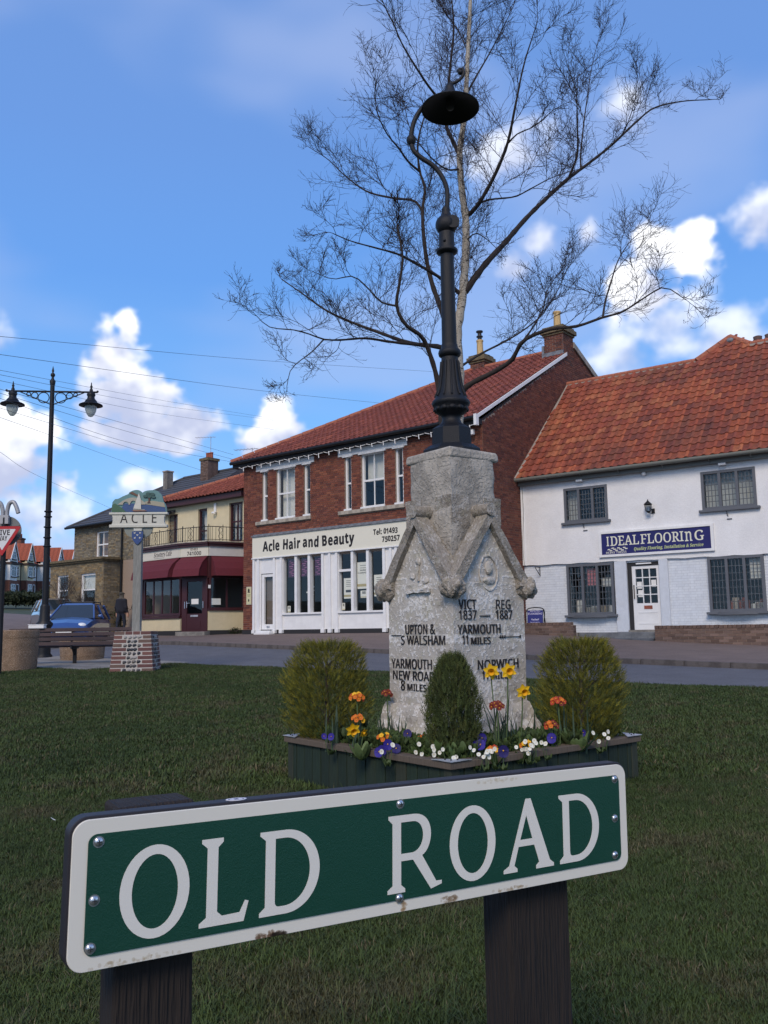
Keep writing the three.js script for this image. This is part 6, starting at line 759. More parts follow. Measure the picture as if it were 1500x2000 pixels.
function polyanthus(label, x, z, h, n, spread, mats, lv = 6) {
  const o = thing('polyanthus', label, 'polyanthus', [x, SOIL, z], 0, 'polyanthus in the planter'); rosette(o, lv, 0.10, FM.leaf); part(o, 'stem', tube([[0, 0, 0], [0.005, h * 0.5, 0.004], [0, h, 0]], 0.0045, 6, 10), FM.stem);
  for (let i = 0; i < n; i++) { const u = (i + 0.5) / n, th = Math.acos(1 - 1.25 * u), a = i * 2.39996, d = V(Math.sin(th) * Math.cos(a), Math.cos(th), Math.sin(th) * Math.sin(a)), p = d.clone().multiplyScalar(spread).add(V(0, h, 0)); p.y = h + d.y * spread * 0.75; const q = new THREE.Quaternion().setFromUnitVectors(V(0, 0, 1), d.clone().add(V(0, 0.1, 0.9)).normalize()); const f = part(o, 'floret', floret(1.02).applyQuaternion(q).translate(p.x, p.y, p.z), pick(mats)); part(f, 'eye', new THREE.SphereGeometry(0.0035, 8, 6).translate(0, 0, 0.002).applyQuaternion(q).translate(p.x, p.y, p.z), FM.eye); part(o, 'flower_stalk', bar([0, h - 0.005, 0], [p.x, p.y, p.z], 0.0015, 4), FM.stem); }
}
polyanthus('tall bright orange polyanthus head before the left conifer', -0.20, -5.95, 0.36, 14, 0.042, [FM.orange, FM.orange, FM.eye, FM.flame]);
polyanthus('shorter bright orange polyanthus below the tall orange one', -0.19, -5.82, 0.235, 9, 0.034, [FM.orange, FM.orange, FM.eye]);
polyanthus('dark rust red polyanthus on a pale stem beside the dark conifer', 0.665, -5.45, 0.335, 13, 0.036, [FM.rust, FM.flame, FM.rust, FM.orange]);
polyanthus('tall fiery red polyanthus before the right conifer', 1.10, -5.78, 0.325, 14, 0.04, [FM.flame, FM.rust, FM.flame, FM.orange]);
polyanthus('short fiery red polyanthus above the blue pansy on the right', 1.04, -5.72, 0.185, 11, 0.036, [FM.flame, FM.orange, FM.rust]);
polyanthus('low orange polyanthus at the left foot of the dark conifer', 0.22, -5.66, 0.12, 8, 0.03, [FM.orange, FM.flame]);
polyanthus('drooping orange polyanthus behind the blue pansies', -0.02, -5.70, 0.125, 9, 0.04, [FM.orange, FM.eye, FM.orange]);
polyanthus('small orange polyanthus between white violas and the dark conifer', 0.615, -5.30, 0.10, 6, 0.026, [FM.orange, FM.flame, FM.eye]);
polyanthus('small yellow orange polyanthus among the white violas on the right', 0.84, -5.47, 0.10, 6, 0.03, [FM.eye, FM.orange]);
polyanthus('dark red polyanthus half hidden behind the milestone edge', 0.00, -6.28, 0.36, 9, 0.03, [FM.rust]);
function pansy(o, s, mat, x, y, z, yaw, pitch) { const f = part(o, 'flower', mg([[0.35, 1], [-0.35, 1], [1.35, 1], [-1.35, 1], [Math.PI, 1.2]].map(([r, k], i) => petal(0.021 * s * k, 0.0165 * s * k, 0.1, 0.42).rotateZ(-r).translate(0, 0, -0.0012 * (i < 2 ? 2 : i < 4 ? 1 : 0)))).rotateX(pitch).rotateY(yaw).translate(x, y, z), mat); part(f, 'flower_centre', new THREE.SphereGeometry(0.003 * s, 8, 6).rotateX(pitch).rotateY(yaw).translate(x, y, z + 0.002), FM.eye); part(o, 'stem', bar([x * 0.4, 0, z * 0.4], [x, y, z - 0.004], 0.0018, 5), FM.stem); }
for (const [x, z, s, n] of [[-0.37, -5.93, 1.1, 2], [0.0, -5.50, 1.5, 4], [0.08, -5.66, 1.4, 2], [0.52, -5.36, 1.6, 3], [0.655, -5.14, 1.7, 1], [1.03, -5.68, 1.7, 1], [1.28, -5.92, 1.1, 1]]) { const o = thing('blue_pansy', 'deep blue pansy flowering low in the planter', 'pansy', [x, SOIL, z], 0, 'blue pansies in the planter'); rosette(o, 6, 0.05, FM.leaf); for (let i = 0; i < n; i++) pansy(o, s * rr(0.75, 0.95), rnd() < 0.6 ? FM.blue : FM.navy, i ? rr(-0.06, 0.06) : 0, 0.12 + (i ? rr(-0.05, 0.05) : 0), i ? rr(-0.03, 0.03) : 0.01, rr(-0.4, 0.5), rr(-0.5, 0.1)); }
for (const [x, z, n] of [[0.19, -5.40, 4], [0.29, -5.46, 6], [0.27, -5.28, 4], [0.36, -5.18, 3], [0.51, -5.22, 4], [0.555, -5.15, 4], [0.79, -5.44, 5], [0.84, -5.38, 3], [0.90, -5.47, 3], [1.41, -5.90, 2], [1.36, -5.80, 3], [0.0, -5.42, 2], [0.62, -5.22, 2], [0.98, -5.55, 2]]) { const o = thing('white_viola', 'small white viola flowering along the planter edge', 'viola', [x, SOIL, z], 0, 'white violas in the planter'); rosette(o, 6, 0.045, FM.leaf); for (let i = 0; i < n; i++) pansy(o, rr(0.5, 0.68), FM.white, rr(-0.045, 0.045), rr(0.07, 0.135), rr(-0.02, 0.03), rr(-0.6, 0.6), rr(-0.7, 0.1)); }
for (const [x, z, L, lab] of [[1.22, -5.82, 0.17, 'broad pale green leafed plant before the right conifer'], [0.93, -5.72, 0.14, 'rounded yellow green leafed plant beside the inner rail'], [-0.16, -5.66, 0.12, 'leafy green primrose plant with no flowers at the left rail']]) { const o = thing('leafy_plant', lab, 'plant', [x, SOIL, z], 0); rosette(o, 9, L, FM.paleLeaf); }
{
  const n = 3600, im = new THREE.InstancedMesh(mg([0, 1, 2].map((i) => petal(0.032, 0.010, 0.25, 0.5).rotateX(-0.7).rotateY(i * 2.1))), std([1, 1, 1], { side: THREE.DoubleSide, roughness: 0.75 }), n), m = new THREE.Matrix4(), c = new THREE.Color(); im.name = 'planter_greenery'; im.userData = { kind: 'stuff', label: 'low green leaves covering the planter soil between the flowers', category: 'leaves' }; let k = 0;
  while (k < n) { const x = PC[0] + rr(-1.2, 1.2), z = PC[1] + rr(-0.2, 1.2), r = inPlanter(x, z); if (r > 0.79 || r < 0.54) continue; const s = rr(1.0, 2.0); m.compose(V(x, SOIL + rr(0.01, 0.11), z), new THREE.Quaternion().setFromEuler(new THREE.Euler(rr(-0.5, 0.5), rr(0, 6.28), rr(-0.5, 0.5))), V(s, s, s)); im.setMatrixAt(k, m); const f = rr(0.6, 1.3); im.setColorAt(k, c.setRGB(0.05 * f, 0.085 * f, 0.02 * f)); k++; } scene.add(im);
}

// ---------------------------------------------------------------- the bare birch behind the milestone
{
  const b = thing('birch_tree', 'tall bare silver birch with pale trunk and fine dark twigs', 'tree', [0.96, G(0.96, -12.5), -12.5]), O = [0.96, G(0.96, -12.5), -12.5];
  function limb(pts, r0, r1, ns, uvs) {   // tapered tube through the points
    const cv = new THREE.CatmullRomCurve3(pts), L = cv.getLength(), n = Math.max(3, Math.ceil(L / 0.12)), g = new THREE.TubeGeometry(cv, n, 1, ns), p = g.attributes.position, c = new THREE.Vector3(), v = new THREE.Vector3(), u = g.attributes.uv;
    for (let i = 0; i <= n; i++) { cv.getPointAt(i / n, c); const rad = lerp(r0, r1, Math.pow(i / n, 0.85)) * (1 + 0.10 * Math.sin(i * 2.7)); for (let j = 0; j <= ns; j++) { const k = i * (ns + 1) + j; v.fromBufferAttribute(p, k).sub(c).multiplyScalar(rad).add(c); p.setXYZ(k, v.x, v.y, v.z); u.setXY(k, j / ns * 0.5, i / n * L * 1.4); } } g.computeVertexNormals(); return [g, cv, L];
  }
  const bark = std([1.1, 1.06, 1.0], { map: again(T.bark, 1), bumpMap: again(T.bump, 4), bumpScale: 0.006, roughness: 0.9 }), limbMat = std([0.045, 0.033, 0.028], { map: again(T.grain, 6), bumpMap: again(T.bump, 5), bumpScale: 0.006, roughness: 0.9 });
  const curves = []; LIMBS.forEach((l, i) => { const pts = []; for (let k = 2; k < l.length; k += 3) pts.push(V(l[k] - O[0], l[k + 1] - O[1], l[k + 2] - O[2])); if (i === 0) pts.unshift(V(-0.02, -0.2, 0.0)); const [g, cv, L] = limb(pts, l[0] * (i ? 1.05 : 1.22), l[1] * (i ? 1 : 1.2), i < 2 ? 12 : 8); part(b, i ? 'branch' : 'trunk', g, i === 0 ? bark : limbMat); curves.push([cv, L, l[0], l[1], i]); });
  // fine twigs
  const pos = []; let cnt = 0;
  const seg = (p, q, r, r2) => { const d = q.clone().sub(p).normalize(), a = V(d.y, d.z, d.x).cross(d).normalize(), c = d.clone().cross(a); const ring = (o, rad) => [0, 1, 2].map((i) => { const t = i * 2.0944; return o.clone().addScaledVector(a, Math.cos(t) * rad).addScaledVector(c, Math.sin(t) * rad); }); const A = ring(p, r), B = ring(q, r2); for (let i = 0; i < 3; i++) { const j = (i + 1) % 3; pos.push(...A[i].toArray(), ...A[j].toArray(), ...B[j].toArray(), ...A[i].toArray(), ...B[j].toArray(), ...B[i].toArray()); } cnt++; };
  const twig = (p, d, L, r, lv) => {
    const n = lv === 3 ? 10 : lv === 2 ? 5 : lv === 1 ? 3 : 2; let q = p.clone(), dir = d.clone(); const step = L / n;
    for (let i = 0; i < n; i++) {
      dir.add(V(rr(-0.30, 0.30), rr(-0.24, 0.27) + (lv === 3 ? 0.035 : 0.02), rr(-0.30, 0.30))).normalize(); const nx = q.clone().addScaledVector(dir, step), ra = lerp(r, r * 0.5, i / n), rb = lerp(r, r * 0.5, (i + 1) / n); seg(q, nx, ra, rb);
      if (lv > 0) { const kids = lv === 3 ? (i ? 1 + (rnd() < 0.25) : 0) : lv === 2 ? 1 - (rnd() < 0.2) : (rnd() < 0.22 ? 1 : 0); for (let k = 0; k < kids; k++) { const side = V(rr(-1, 1), rr(-0.45, 0.8), rr(-1, 1)).normalize(); twig(q.clone().lerp(nx, rnd()), dir.clone().multiplyScalar(0.85).add(side.multiplyScalar(0.8)).normalize(), L * (lv === 3 ? rr(0.3, 0.6) * (1.2 - 0.55 * i / n) : rr(0.35, 0.65)), Math.max(0.0026, r * 0.6), lv - 1); } }
      else if (i === n - 1 && rnd() < 0.6) { const e = dir.clone().add(V(rr(-0.9, 0.9), rr(-0.2, 0.9), rr(-0.9, 0.9))).normalize(); seg(nx, nx.clone().addScaledVector(e, 0.026), 0.0036, 0.0012); }
      q = nx;
    }
  };
  for (const [cv, L, r0, r1, i] of curves) {
    const start = i === 0 ? 0.50 : i === 1 ? 0.45 : i === 12 ? 0.28 : i === 19 ? 0.36 : 0.2, small = L < 1.6, n = Math.max(3, Math.round(L * (1 - start) * (i === 0 ? 5.0 : 3.6)));
    for (let k = 0; k < n; k++) { const t = start + (1 - start) * (k + rnd()) / n, p = cv.getPointAt(Math.min(t, 1)), tg = cv.getTangentAt(Math.min(t, 1)), side = V(rr(-1, 1), rr(-0.12, 1.0), rr(-1, 1)).normalize(); twig(p, tg.clone().multiplyScalar(0.6).add(side.multiplyScalar(0.85)).normalize(), rr(0.8, 1.35) * (small ? 0.7 : 1) * (1.1 - 0.5 * t), 0.0062 * (0.7 + 0.4 * (1 - t)), 3); }
    twig(cv.getPointAt(1), cv.getTangentAt(1), small ? 0.35 : 0.45, Math.max(0.004, r1 * 0.9), 3);
  }
  const g = new THREE.BufferGeometry(); g.setAttribute('position', new THREE.Float32BufferAttribute(pos, 3)); g.computeVertexNormals(); part(b, 'twigs', g, std([0.022, 0.014, 0.016], { roughness: 0.9 }), STUFF); console.log('twig pieces', cnt);
}

// ---------------------------------------------------------------- grass blades
{
  const tuft = (n, h, w, sp) => { const pos = []; for (let i = 0; i < n; i++) { const a = rr(0, 6.28), x = rr(-sp, sp), z = rr(-sp, sp), L = h * rr(0.5, 1.15), b = L * rr(0.2, 1.0), ca = Math.cos(a), sa = Math.sin(a), px = -sa * w, pz = ca * w; const m = [x + ca * b * 0.35, L * 0.6, z + sa * b * 0.35], t = [x + ca * b, L * 0.92, z + sa * b]; pos.push(x - px, 0, z - pz, x + px, 0, z + pz, m[0] + px * 0.8, m[1], m[2] + pz * 0.8, x - px, 0, z - pz, m[0] + px * 0.8, m[1], m[2] + pz * 0.8, m[0] - px * 0.8, m[1], m[2] - pz * 0.8, m[0] - px * 0.8, m[1], m[2] - pz * 0.8, m[0] + px * 0.8, m[1], m[2] + pz * 0.8, ...t); } const g = new THREE.BufferGeometry(); g.setAttribute('position', new THREE.Float32BufferAttribute(pos, 3)); g.computeVertexNormals(); return g; };
  const gm = std([1, 1, 1], { side: THREE.DoubleSide, roughness: 0.8 }), field = (geo, n, d0, d1, pw, s0, s1, nm, lab) => {
    const im = new THREE.InstancedMesh(geo, gm, n), m = new THREE.Matrix4(), c = new THREE.Color(), q = new THREE.Quaternion(), e = new THREE.Euler(); im.name = nm; im.userData = { kind: 'stuff', label: lab, category: 'grass' }; im.castShadow = im.receiveShadow = true; let k = 0, guard = 0;
    while (k < n && guard++ < n * 6) {
      const D = lerp(d0, d1, Math.pow(rnd(), pw)), x = rr(-0.56, 0.52) * (D + 1.2), z = -D, [s, t] = toST(x, z); if (s > 12.85 + lawnEdge(t) || t > 25.4 || (s > 10.4 && t > 17.2) || inPlanter(x, z) < 0.87) continue;
      const a = fbm(x * 0.55, 3, z * 0.55, 4), b2 = fbm(x * 2.6 + 7, 1, z * 2.6, 3), sc = rr(s0, s1) * (0.85 + 0.5 * clamp(a + 0.4)); m.compose(V(x, G(x, z) - 0.004, z), q.setFromEuler(e.set(rr(-0.2, 0.2), rr(0, 6.28), rr(-0.2, 0.2))), V(sc, sc * rr(0.7, 1.15), sc)); im.setMatrixAt(k, m);
      let col = mixc([0.030, 0.055, 0.009], [0.050, 0.078, 0.014], clamp(0.5 + a * 1.4)); col = mixc(col, [0.075, 0.060, 0.030], sm(0.05, 0.40, b2 + a * 0.5 + rr(-0.15, 0.15)) * 0.65); if (rnd() < 0.05) col = [0.12, 0.10, 0.052]; const f = rr(0.65, 1.3); im.setColorAt(k, c.setRGB(col[0] * f, col[1] * f, col[2] * f)); k++;
    } im.count = k; scene.add(im);
  };
  field(tuft(10, 0.030, 0.0013, 0.024), 160000, 1.3, 6.2, 0.75, 0.6, 1.35, 'near_grass', 'short green grass of the near lawn');
  field(tuft(10, 0.036, 0.0028, 0.05), 130000, 6.0, 21.5, 0.85, 0.8, 1.5, 'far_grass', 'short green grass of the lawn towards the road');
  const dry = tuft(7, 0.10, 0.0015, 0.03); field(dry, 1500, 1.6, 8, 0.7, 0.6, 1.1, 'long_grass', 'longer stray grass blades standing in the lawn');
  const pet = (x, z) => { const o = part(scene, numbered('fallen_petal'), petal(0.03, 0.010, 0.3).rotateX(-1.3).rotateY(x * 9).translate(x, G(x, z) + 0.04, z), FM.white, { label: 'white fallen petal lying on the lawn', category: 'petal', group: 'fallen petals on the lawn' }); };
  for (const [x, z] of [[2.05, -4.45], [2.9, -5.0], [-1.25, -4.6], [-1.9, -5.2], [-0.6, -6.9], [2.3, -5.5]]) pet(x, z);
  for (const [x, z, i] of [[2.0, -3.25, 0], [2.35, -4.3, 1], [2.25, -2.75, 2]]) part(scene, numbered('dead_leaf'), petal(0.06, 0.02, 0.4).rotateX(-1.2).rotateY(i * 2).translate(x, G(x, z) + 0.035, z), leafMat([0.10, 0.045, 0.02]), { label: 'curled brown dead leaf lying on the lawn', category: 'leaf', group: 'dead leaves on the lawn' });
}
// ---------------------------------------------------------------- twin lantern lamp post
{
  const x = -9.62, z = -25, b = thing('twin_lamp_post', 'tall black lamp post carrying two teardrop lanterns on scrolled arms', 'lamp post', [x, G(x, z) - 0.07, z]), H = 8.35;
  part(b, 'base', lathe([[0.24, 0], [0.24, 0.12], [0.19, 0.18], [0.18, 0.9], [0.22, 0.95], [0.23, 1.02], [0.15, 1.1], [0.13, 1.5], [0.10, 1.55]], 20), M.blackIron);
  part(b, 'column', lathe([[0.09, 1.5], [0.085, 3.2], [0.078, 3.3], [0.062, H - 0.35]], 16), M.blackIron);
  for (const y of [3.2, 3.45, 3.75, 4.05, 4.2]) part(b, 'collar', lathe([[0.07, -0.03], [0.11, -0.015], [0.11, 0.015], [0.07, 0.03]], 16).translate(0, y, 0), M.blackIron);
  part(b, 'finial', lathe([[0.07, H - 0.42], [0.085, H - 0.3], [0.05, H - 0.26], [0.03, H - 0.2], [0.065, H - 0.14], [0.06, H - 0.09], [0.02, H - 0.05], [0.035, H], [0, H + 0.16]], 16), M.blackIron);
  const yaw = 0.12; for (const s of [-1, 1]) {
    const A = part(b, 'arm', mg([bar([0, H - 0.62, 0], [s * 1.28, H - 0.62, 0], 0.028, 8), bar([s * 0.05, H - 1.0, 0], [s * 0.9, H - 0.64, 0], 0.016, 6), new THREE.SphereGeometry(0.035, 8, 6).translate(s * 1.28, H - 0.6, 0)]).rotateY(yaw), M.blackIron);
    for (const [u, r] of [[0.24, 0.155], [0.49, 0.09], [0.66, 0.055]]) part(A, 'scroll_ring', new THREE.TorusGeometry(r, 0.014, 6, 24).translate(s * u, H - 0.65 - r, 0).rotateY(yaw), M.blackIron);
    const L = part(b, 'lantern', lathe([[0, 0.30], [0.012, 0.28], [0.02, 0.2], [0.04, 0.17], [0.025, 0.12], [0.05, 0.06], [0.05, 0.0], [0.11, -0.03], [0.125, -0.09], [0.10, -0.14], [0.11, -0.2], [0.17, -0.27], [0.18, -0.31], [0.33, -0.38], [0.34, -0.41], [0.20, -0.42], [0.15, -0.42]], 24).translate(s * 1.1, H - 0.62, 0).rotateY(yaw), M.blackIron);
    part(L, 'glass_bowl', lathe([[0.165, -0.42], [0.168, -0.47], [0.155, -0.56], [0.115, -0.66], [0.06, -0.73], [0, -0.75]], 24).translate(s * 1.1, H - 0.62, 0).rotateY(yaw), phy([0.62, 0.66, 0.64], { roughness: 0.3, transmission: 0.45, thickness: 0 }));
  }
}
// ---------------------------------------------------------------- give way sign
{
  const x = -7.95, z = -18.3, y0 = G(x, z), b = thing('give_way_sign', 'red bordered triangular GIVE WAY sign on a black post topped by bent grey pipes', 'road sign', [x, y0, z], 0.05);
  part(b, 'post', bar([0, -0.2, 0], [0, 3.25, 0], 0.055, 12), M.blackIron);
  const tri = (w, h, r) => { const s = new THREE.Shape(), c = [[-w / 2, 0], [w / 2, 0], [0, -h]]; s.moveTo(-w / 2 + r, 0); s.lineTo(w / 2 - r, 0); s.quadraticCurveTo(w / 2 + r * 0.2, 0, w / 2 - r * 0.4, -r); s.lineTo(r * 0.5, -h + r); s.quadraticCurveTo(0, -h - r * 0.1, -r * 0.5, -h + r); s.lineTo(-w / 2 + r * 0.4, -r); s.quadraticCurveTo(-w / 2 - r * 0.2, 0, -w / 2 + r, 0); return s; };
  const pl = part(b, 'sign_plate', ext(tri(0.74, 0.63, 0.05), 0.012).translate(0, 3.06, 0.07), std([0.42, 0.01, 0.014], { roughness: 0.4 }));
  part(pl, 'white_face', ext(tri(0.53, 0.445, 0.02), 0.003).translate(0, 3.0, 0.0821), std([0.66, 0.66, 0.66], { roughness: 0.4 }));
  for (const [s, y, w, h] of [['GIVE', 2.875, 0.30, 0.085], ['WAY', 2.755, 0.20, 0.078]]) { const g = new TextGeometry(s, { font, size: 1, depth: 0.1, curveSegments: 4 }); g.computeBoundingBox(); const q = g.boundingBox; g.translate(-(q.min.x + q.max.x) / 2, 0, 0).scale(w / (q.max.x - q.min.x), h / 0.73, 0.02).translate(0.0, y, 0.0855); part(pl, 'lettering', g, M.ink); }
  part(b, 'round_sign_back', mg([new THREE.CylinderGeometry(0.31, 0.31, 0.012, 32).rotateX(Math.PI / 2).translate(0.02, 2.98, -0.075), bx(-0.25, 0.28, 3.08, 3.11, -0.068, -0.05), bx(-0.25, 0.28, 2.84, 2.87, -0.068, -0.05)]), std([0.16, 0.17, 0.17], { roughness: 0.6 }));
  const pipe = std([0.36, 0.36, 0.37], { roughness: 0.5, metalness: 0.3 }); for (const s of [-1, 1]) part(b, 'bent_pipe', tube([[s * 0.045, 3.22, 0.0], [s * 0.05, 3.42, 0], [s * 0.10, 3.56, 0.01], [s * 0.17, 3.58, 0.02], [s * 0.23, 3.50, 0.03], [s * 0.29, 3.34, 0.04]], 0.043, 12, 40), pipe); part(b, 'pipe_bracket', bx(-0.09, 0.09, 3.12, 3.3, -0.05, 0.05), pipe);
}
// ---------------------------------------------------------------- concrete tubs, bench, village sign
function tub(label, x, z, r, h) { const b = thing('concrete_tub', label, 'tub', [x, G(x, z), z], 0, 'exposed aggregate tubs by the bench'); part(b, 'body', triUV(lathe([[r * 0.9, -0.05], [r * 0.93, h * 0.18], [r * 0.95, h * 0.2], [r * 0.93, h * 0.22], [r * 0.98, h * 0.78], [r * 0.96, h * 0.8], [r, h * 0.82], [r, h * 0.97], [r * 0.97, h], [r * 0.86, h], [r * 0.84, h - 0.12]], 48)), M.pebble); part(b, 'soil', new THREE.CircleGeometry(r * 0.86, 32).rotateX(-Math.PI / 2).translate(0, h - 0.1, 0), std([0.03, 0.022, 0.016], { map: again(T.grain, 4) })); }
tub('tall round pebble finish concrete tub at the end of the bench', -8.08, -19.5, 0.45, 0.88); tub('low wide pebble finish concrete bowl behind the bench', -8.05, -23.6, 0.60, 0.56);
{
  const o = thing('white_box', 'small white plastic box left on the bench end', 'box', [-8.45, G(-8.6, -21.5) + 0.862, -21.52]); part(o, 'tray', rbx(-0.19, 0.19, 0, 0.09, -0.09, 0.09, 0.02), M.whitePaint); part(o, 'lid', rbx(-0.2, 0.2, 0.09, 0.105, -0.1, 0.1, 0.007), M.whitePaint);
  const x = -7.62, z = -21.5, b = thing('park_bench', 'long park bench of purplish brown slats on black posts', 'bench', [x, G(x, z), z], 0.02), slat = rbx(-1.5, 1.5, -0.043, 0.043, -0.018, 0.018, 0.008, 1), mats = [[0.060, 0.034, 0.036], [0.070, 0.040, 0.042], [0.050, 0.028, 0.030]].map((c) => std(c, { map: again(T.wood, 1, 3), roughness: 0.7 }));
  [0.82, 0.71, 0.60, 0.49].forEach((y, i) => { const m = part(b, 'back_slat', slat, mats[i % 3]); m.position.set(0, y, -0.02 + i * 0.02); m.rotation.x = -0.15; });
  for (let i = 0; i < 4; i++) { const m = part(b, 'seat_slat', slat, mats[(i + 1) % 3]); m.position.set(0, 0.42, -0.1 - i * 0.1); m.rotation.x = Math.PI / 2; }
  for (const px of [-1.35, 0.02, 1.35]) part(b, 'leg', mg([rbx(px - 0.04, px + 0.04, -0.1, 0.40, -0.3, -0.22, 0.01), bx(px - 0.03, px + 0.03, 0.36, 0.40, -0.46, -0.02), bar([px, 0.38, 0.03], [px, 0.86, -0.06], 0.025, 6), bar([px, 0.2, -0.25], [px, 0.38, -0.05], 0.02, 5)]), M.blackIron);
}
{
  const x = -5.22, z = -18.6, y0 = G(x, z), b = thing('village_sign', 'carved and painted ACLE village sign on a grey post', 'village sign', [x, y0, z], 0.06);
  const base = part(b, 'pedestal', (() => { const g = new THREE.BoxGeometry(2, 1, 2), p = g.attributes.position; for (let i = 0; i < p.count; i++) { const t = p.getY(i) + 0.5, r = lerp(0.445, 0.36, t); p.setXYZ(i, p.getX(i) * r, lerp(-0.1, 0.82, t), p.getZ(i) * r); } g.computeVertexNormals(); return triUV(g); })(), M.mortarPale);
  const bm = [[0.18, 0.085, 0.075], [0.15, 0.07, 0.065], [0.21, 0.10, 0.085], [0.17, 0.11, 0.09]].map((c) => std(c, { map: again(T.grain, 6), bumpMap: again(T.bump, 6), bumpScale: 0.004 }));
  const fl = [[0.03, 0.03, 0.036], [0.06, 0.058, 0.06], [0.12, 0.11, 0.10], [0.30, 0.28, 0.26]].map((c) => phy(c, { roughness: 0.35 })), rows = 11, rh = 0.915 / rows;
  for (const side of [0, 1, 2, 3]) { const mtx = new THREE.Matrix4().makeRotationY(side * Math.PI / 2); for (let r = 0; r < rows; r++) { const y = -0.09 + (r + 0.5) * rh, hw = lerp(0.445, 0.36, (y + 0.1) / 0.92), long = r % 2 === 0, mid = r === 0 || r === rows - 1 ? 0 : long ? 0.10 : 0.19, put = (a, c) => { const m = part(base, 'brick', rbx(a, c, y - rh / 2 + 0.008, y + rh / 2 - 0.008, hw - 0.03, hw + 0.006, 0.006, 1).applyMatrix4(mtx), pick(bm)); }; if (!mid) { for (const [a, c] of [[-hw, -hw + 0.2], [-hw + 0.215, -0.008], [0.008, hw - 0.215], [hw - 0.2, hw]]) put(a, c); } else { put(-hw, -mid - 0.02); put(mid + 0.02, hw); for (let i = 0; i < (long ? 3 : 4); i++) part(base, 'flint', triUV(jitter(new THREE.IcosahedronGeometry(0.036, 2).scale(rr(0.9, 1.35), rr(0.75, 1.0), 0.7), 0.02, 20).translate(lerp(-mid, mid, (i + 0.5) / (long ? 3 : 4)), y + rr(-0.006, 0.006), hw - 0.004).applyMatrix4(mtx)), pick(fl)); } } }
  part(b, 'post', rbx(-0.085, 0.085, 0.8, 2.95, -0.085, 0.085, 0.012), std([0.30, 0.30, 0.275], { map: again(T.wood, 2, 1), roughness: 0.8 }));
  const cream = std([0.62, 0.61, 0.53], { map: again(T.grain, 3), roughness: 0.6 }), paint = (c) => std(c, { map: again(T.grain, 4), roughness: 0.55 });
  const nb = part(b, 'name_board', mg([ext(poly([[-0.56, 3.06], [0.56, 3.06], [0.535, 3.12], [0.535, 3.22], [0.56, 3.28], [-0.56, 3.28], [-0.535, 3.22], [-0.535, 3.12]]), 0.10, 0.004).translate(0, 0, -0.05), rbx(-0.605, 0.605, 3.0, 3.065, -0.075, 0.075, 0.012), rbx(-0.615, 0.615, 3.275, 3.325, -0.075, 0.075, 0.012)]), cream);
  { const g = new TextGeometry('A C L E', { font: fontR, size: 1, depth: 0.1, curveSegments: 6 }); g.computeBoundingBox(); const q = g.boundingBox; g.translate(-(q.min.x + q.max.x) / 2, 0, 0).scale(0.76 / (q.max.x - q.min.x), 0.15 / 0.73, 0.05).translate(0, 3.10, 0.0545); part(nb, 'lettering', g, M.ink); }
  // the carved river scene above
  const out = new THREE.Shape(); out.moveTo(-0.57, 3.33); out.lineTo(0.58, 3.33); out.quadraticCurveTo(0.60, 3.45, 0.51, 3.56); out.quadraticCurveTo(0.48, 3.80, 0.28, 3.80); out.quadraticCurveTo(0.12, 3.80, 0.07, 3.74); out.quadraticCurveTo(0.0, 3.84, -0.14, 3.79); out.lineTo(-0.2, 3.76); out.lineTo(-0.22, 3.72); out.lineTo(-0.34, 3.67); out.lineTo(-0.43, 3.62); out.lineTo(-0.50, 3.61); out.lineTo(-0.55, 3.55); out.lineTo(-0.57, 3.33);
  const pic = part(b, 'carved_panel', ext(out, 0.07, 0.004).translate(0, 0, -0.035), paint([0.13, 0.27, 0.27])), rel = (nm, pts, d, c, z0 = 0.0395) => part(pic, nm, ext(Array.isArray(pts) ? poly(pts) : pts, d).translate(0, 0, z0), paint(c));
  rel('river', [[-0.42, 3.335], [0.57, 3.335], [0.555, 3.42], [0.30, 3.50], [-0.30, 3.52], [-0.34, 3.45]], 0.006, [0.035, 0.085, 0.23]); rel('left_bank', [[-0.56, 3.335], [-0.26, 3.335], [-0.36, 3.43], [-0.50, 3.52], [-0.56, 3.48]], 0.012, [0.05, 0.13, 0.07]); rel('right_bank', [[0.12, 3.50], [0.56, 3.43], [0.53, 3.53], [0.30, 3.57], [0.14, 3.56]], 0.012, [0.38, 0.35, 0.26]);
  const br = new THREE.Shape(); br.moveTo(-0.44, 3.49); br.quadraticCurveTo(-0.12, 3.78, 0.14, 3.52); br.lineTo(0.14, 3.49); br.lineTo(-0.04, 3.49); br.absellipse(-0.11, 3.49, 0.07, 0.085, 0, Math.PI); br.lineTo(-0.21, 3.49); br.absellipse(-0.27, 3.49, 0.06, 0.065, 0, Math.PI); rel('bridge', br, 0.012, [0.42, 0.39, 0.31], 0.0465);
  rel('thatched_roof', [[-0.20, 3.74], [-0.02, 3.66], [0.0, 3.69], [-0.14, 3.77]], 0.014, [0.15, 0.075, 0.045]); rel('sail', [[-0.11, 3.40], [0.055, 3.39], [0.045, 3.60], [0.005, 3.74]], 0.012, [0.66, 0.64, 0.56], 0.0595); rel('hull', [[-0.13, 3.37], [0.18, 3.36], [0.14, 3.345], [-0.10, 3.345]], 0.014, [0.30, 0.14, 0.08], 0.0595); rel('deck', [[-0.11, 3.385], [0.13, 3.38], [0.13, 3.371], [-0.11, 3.374]], 0.014, [0.60, 0.56, 0.46], 0.0595);
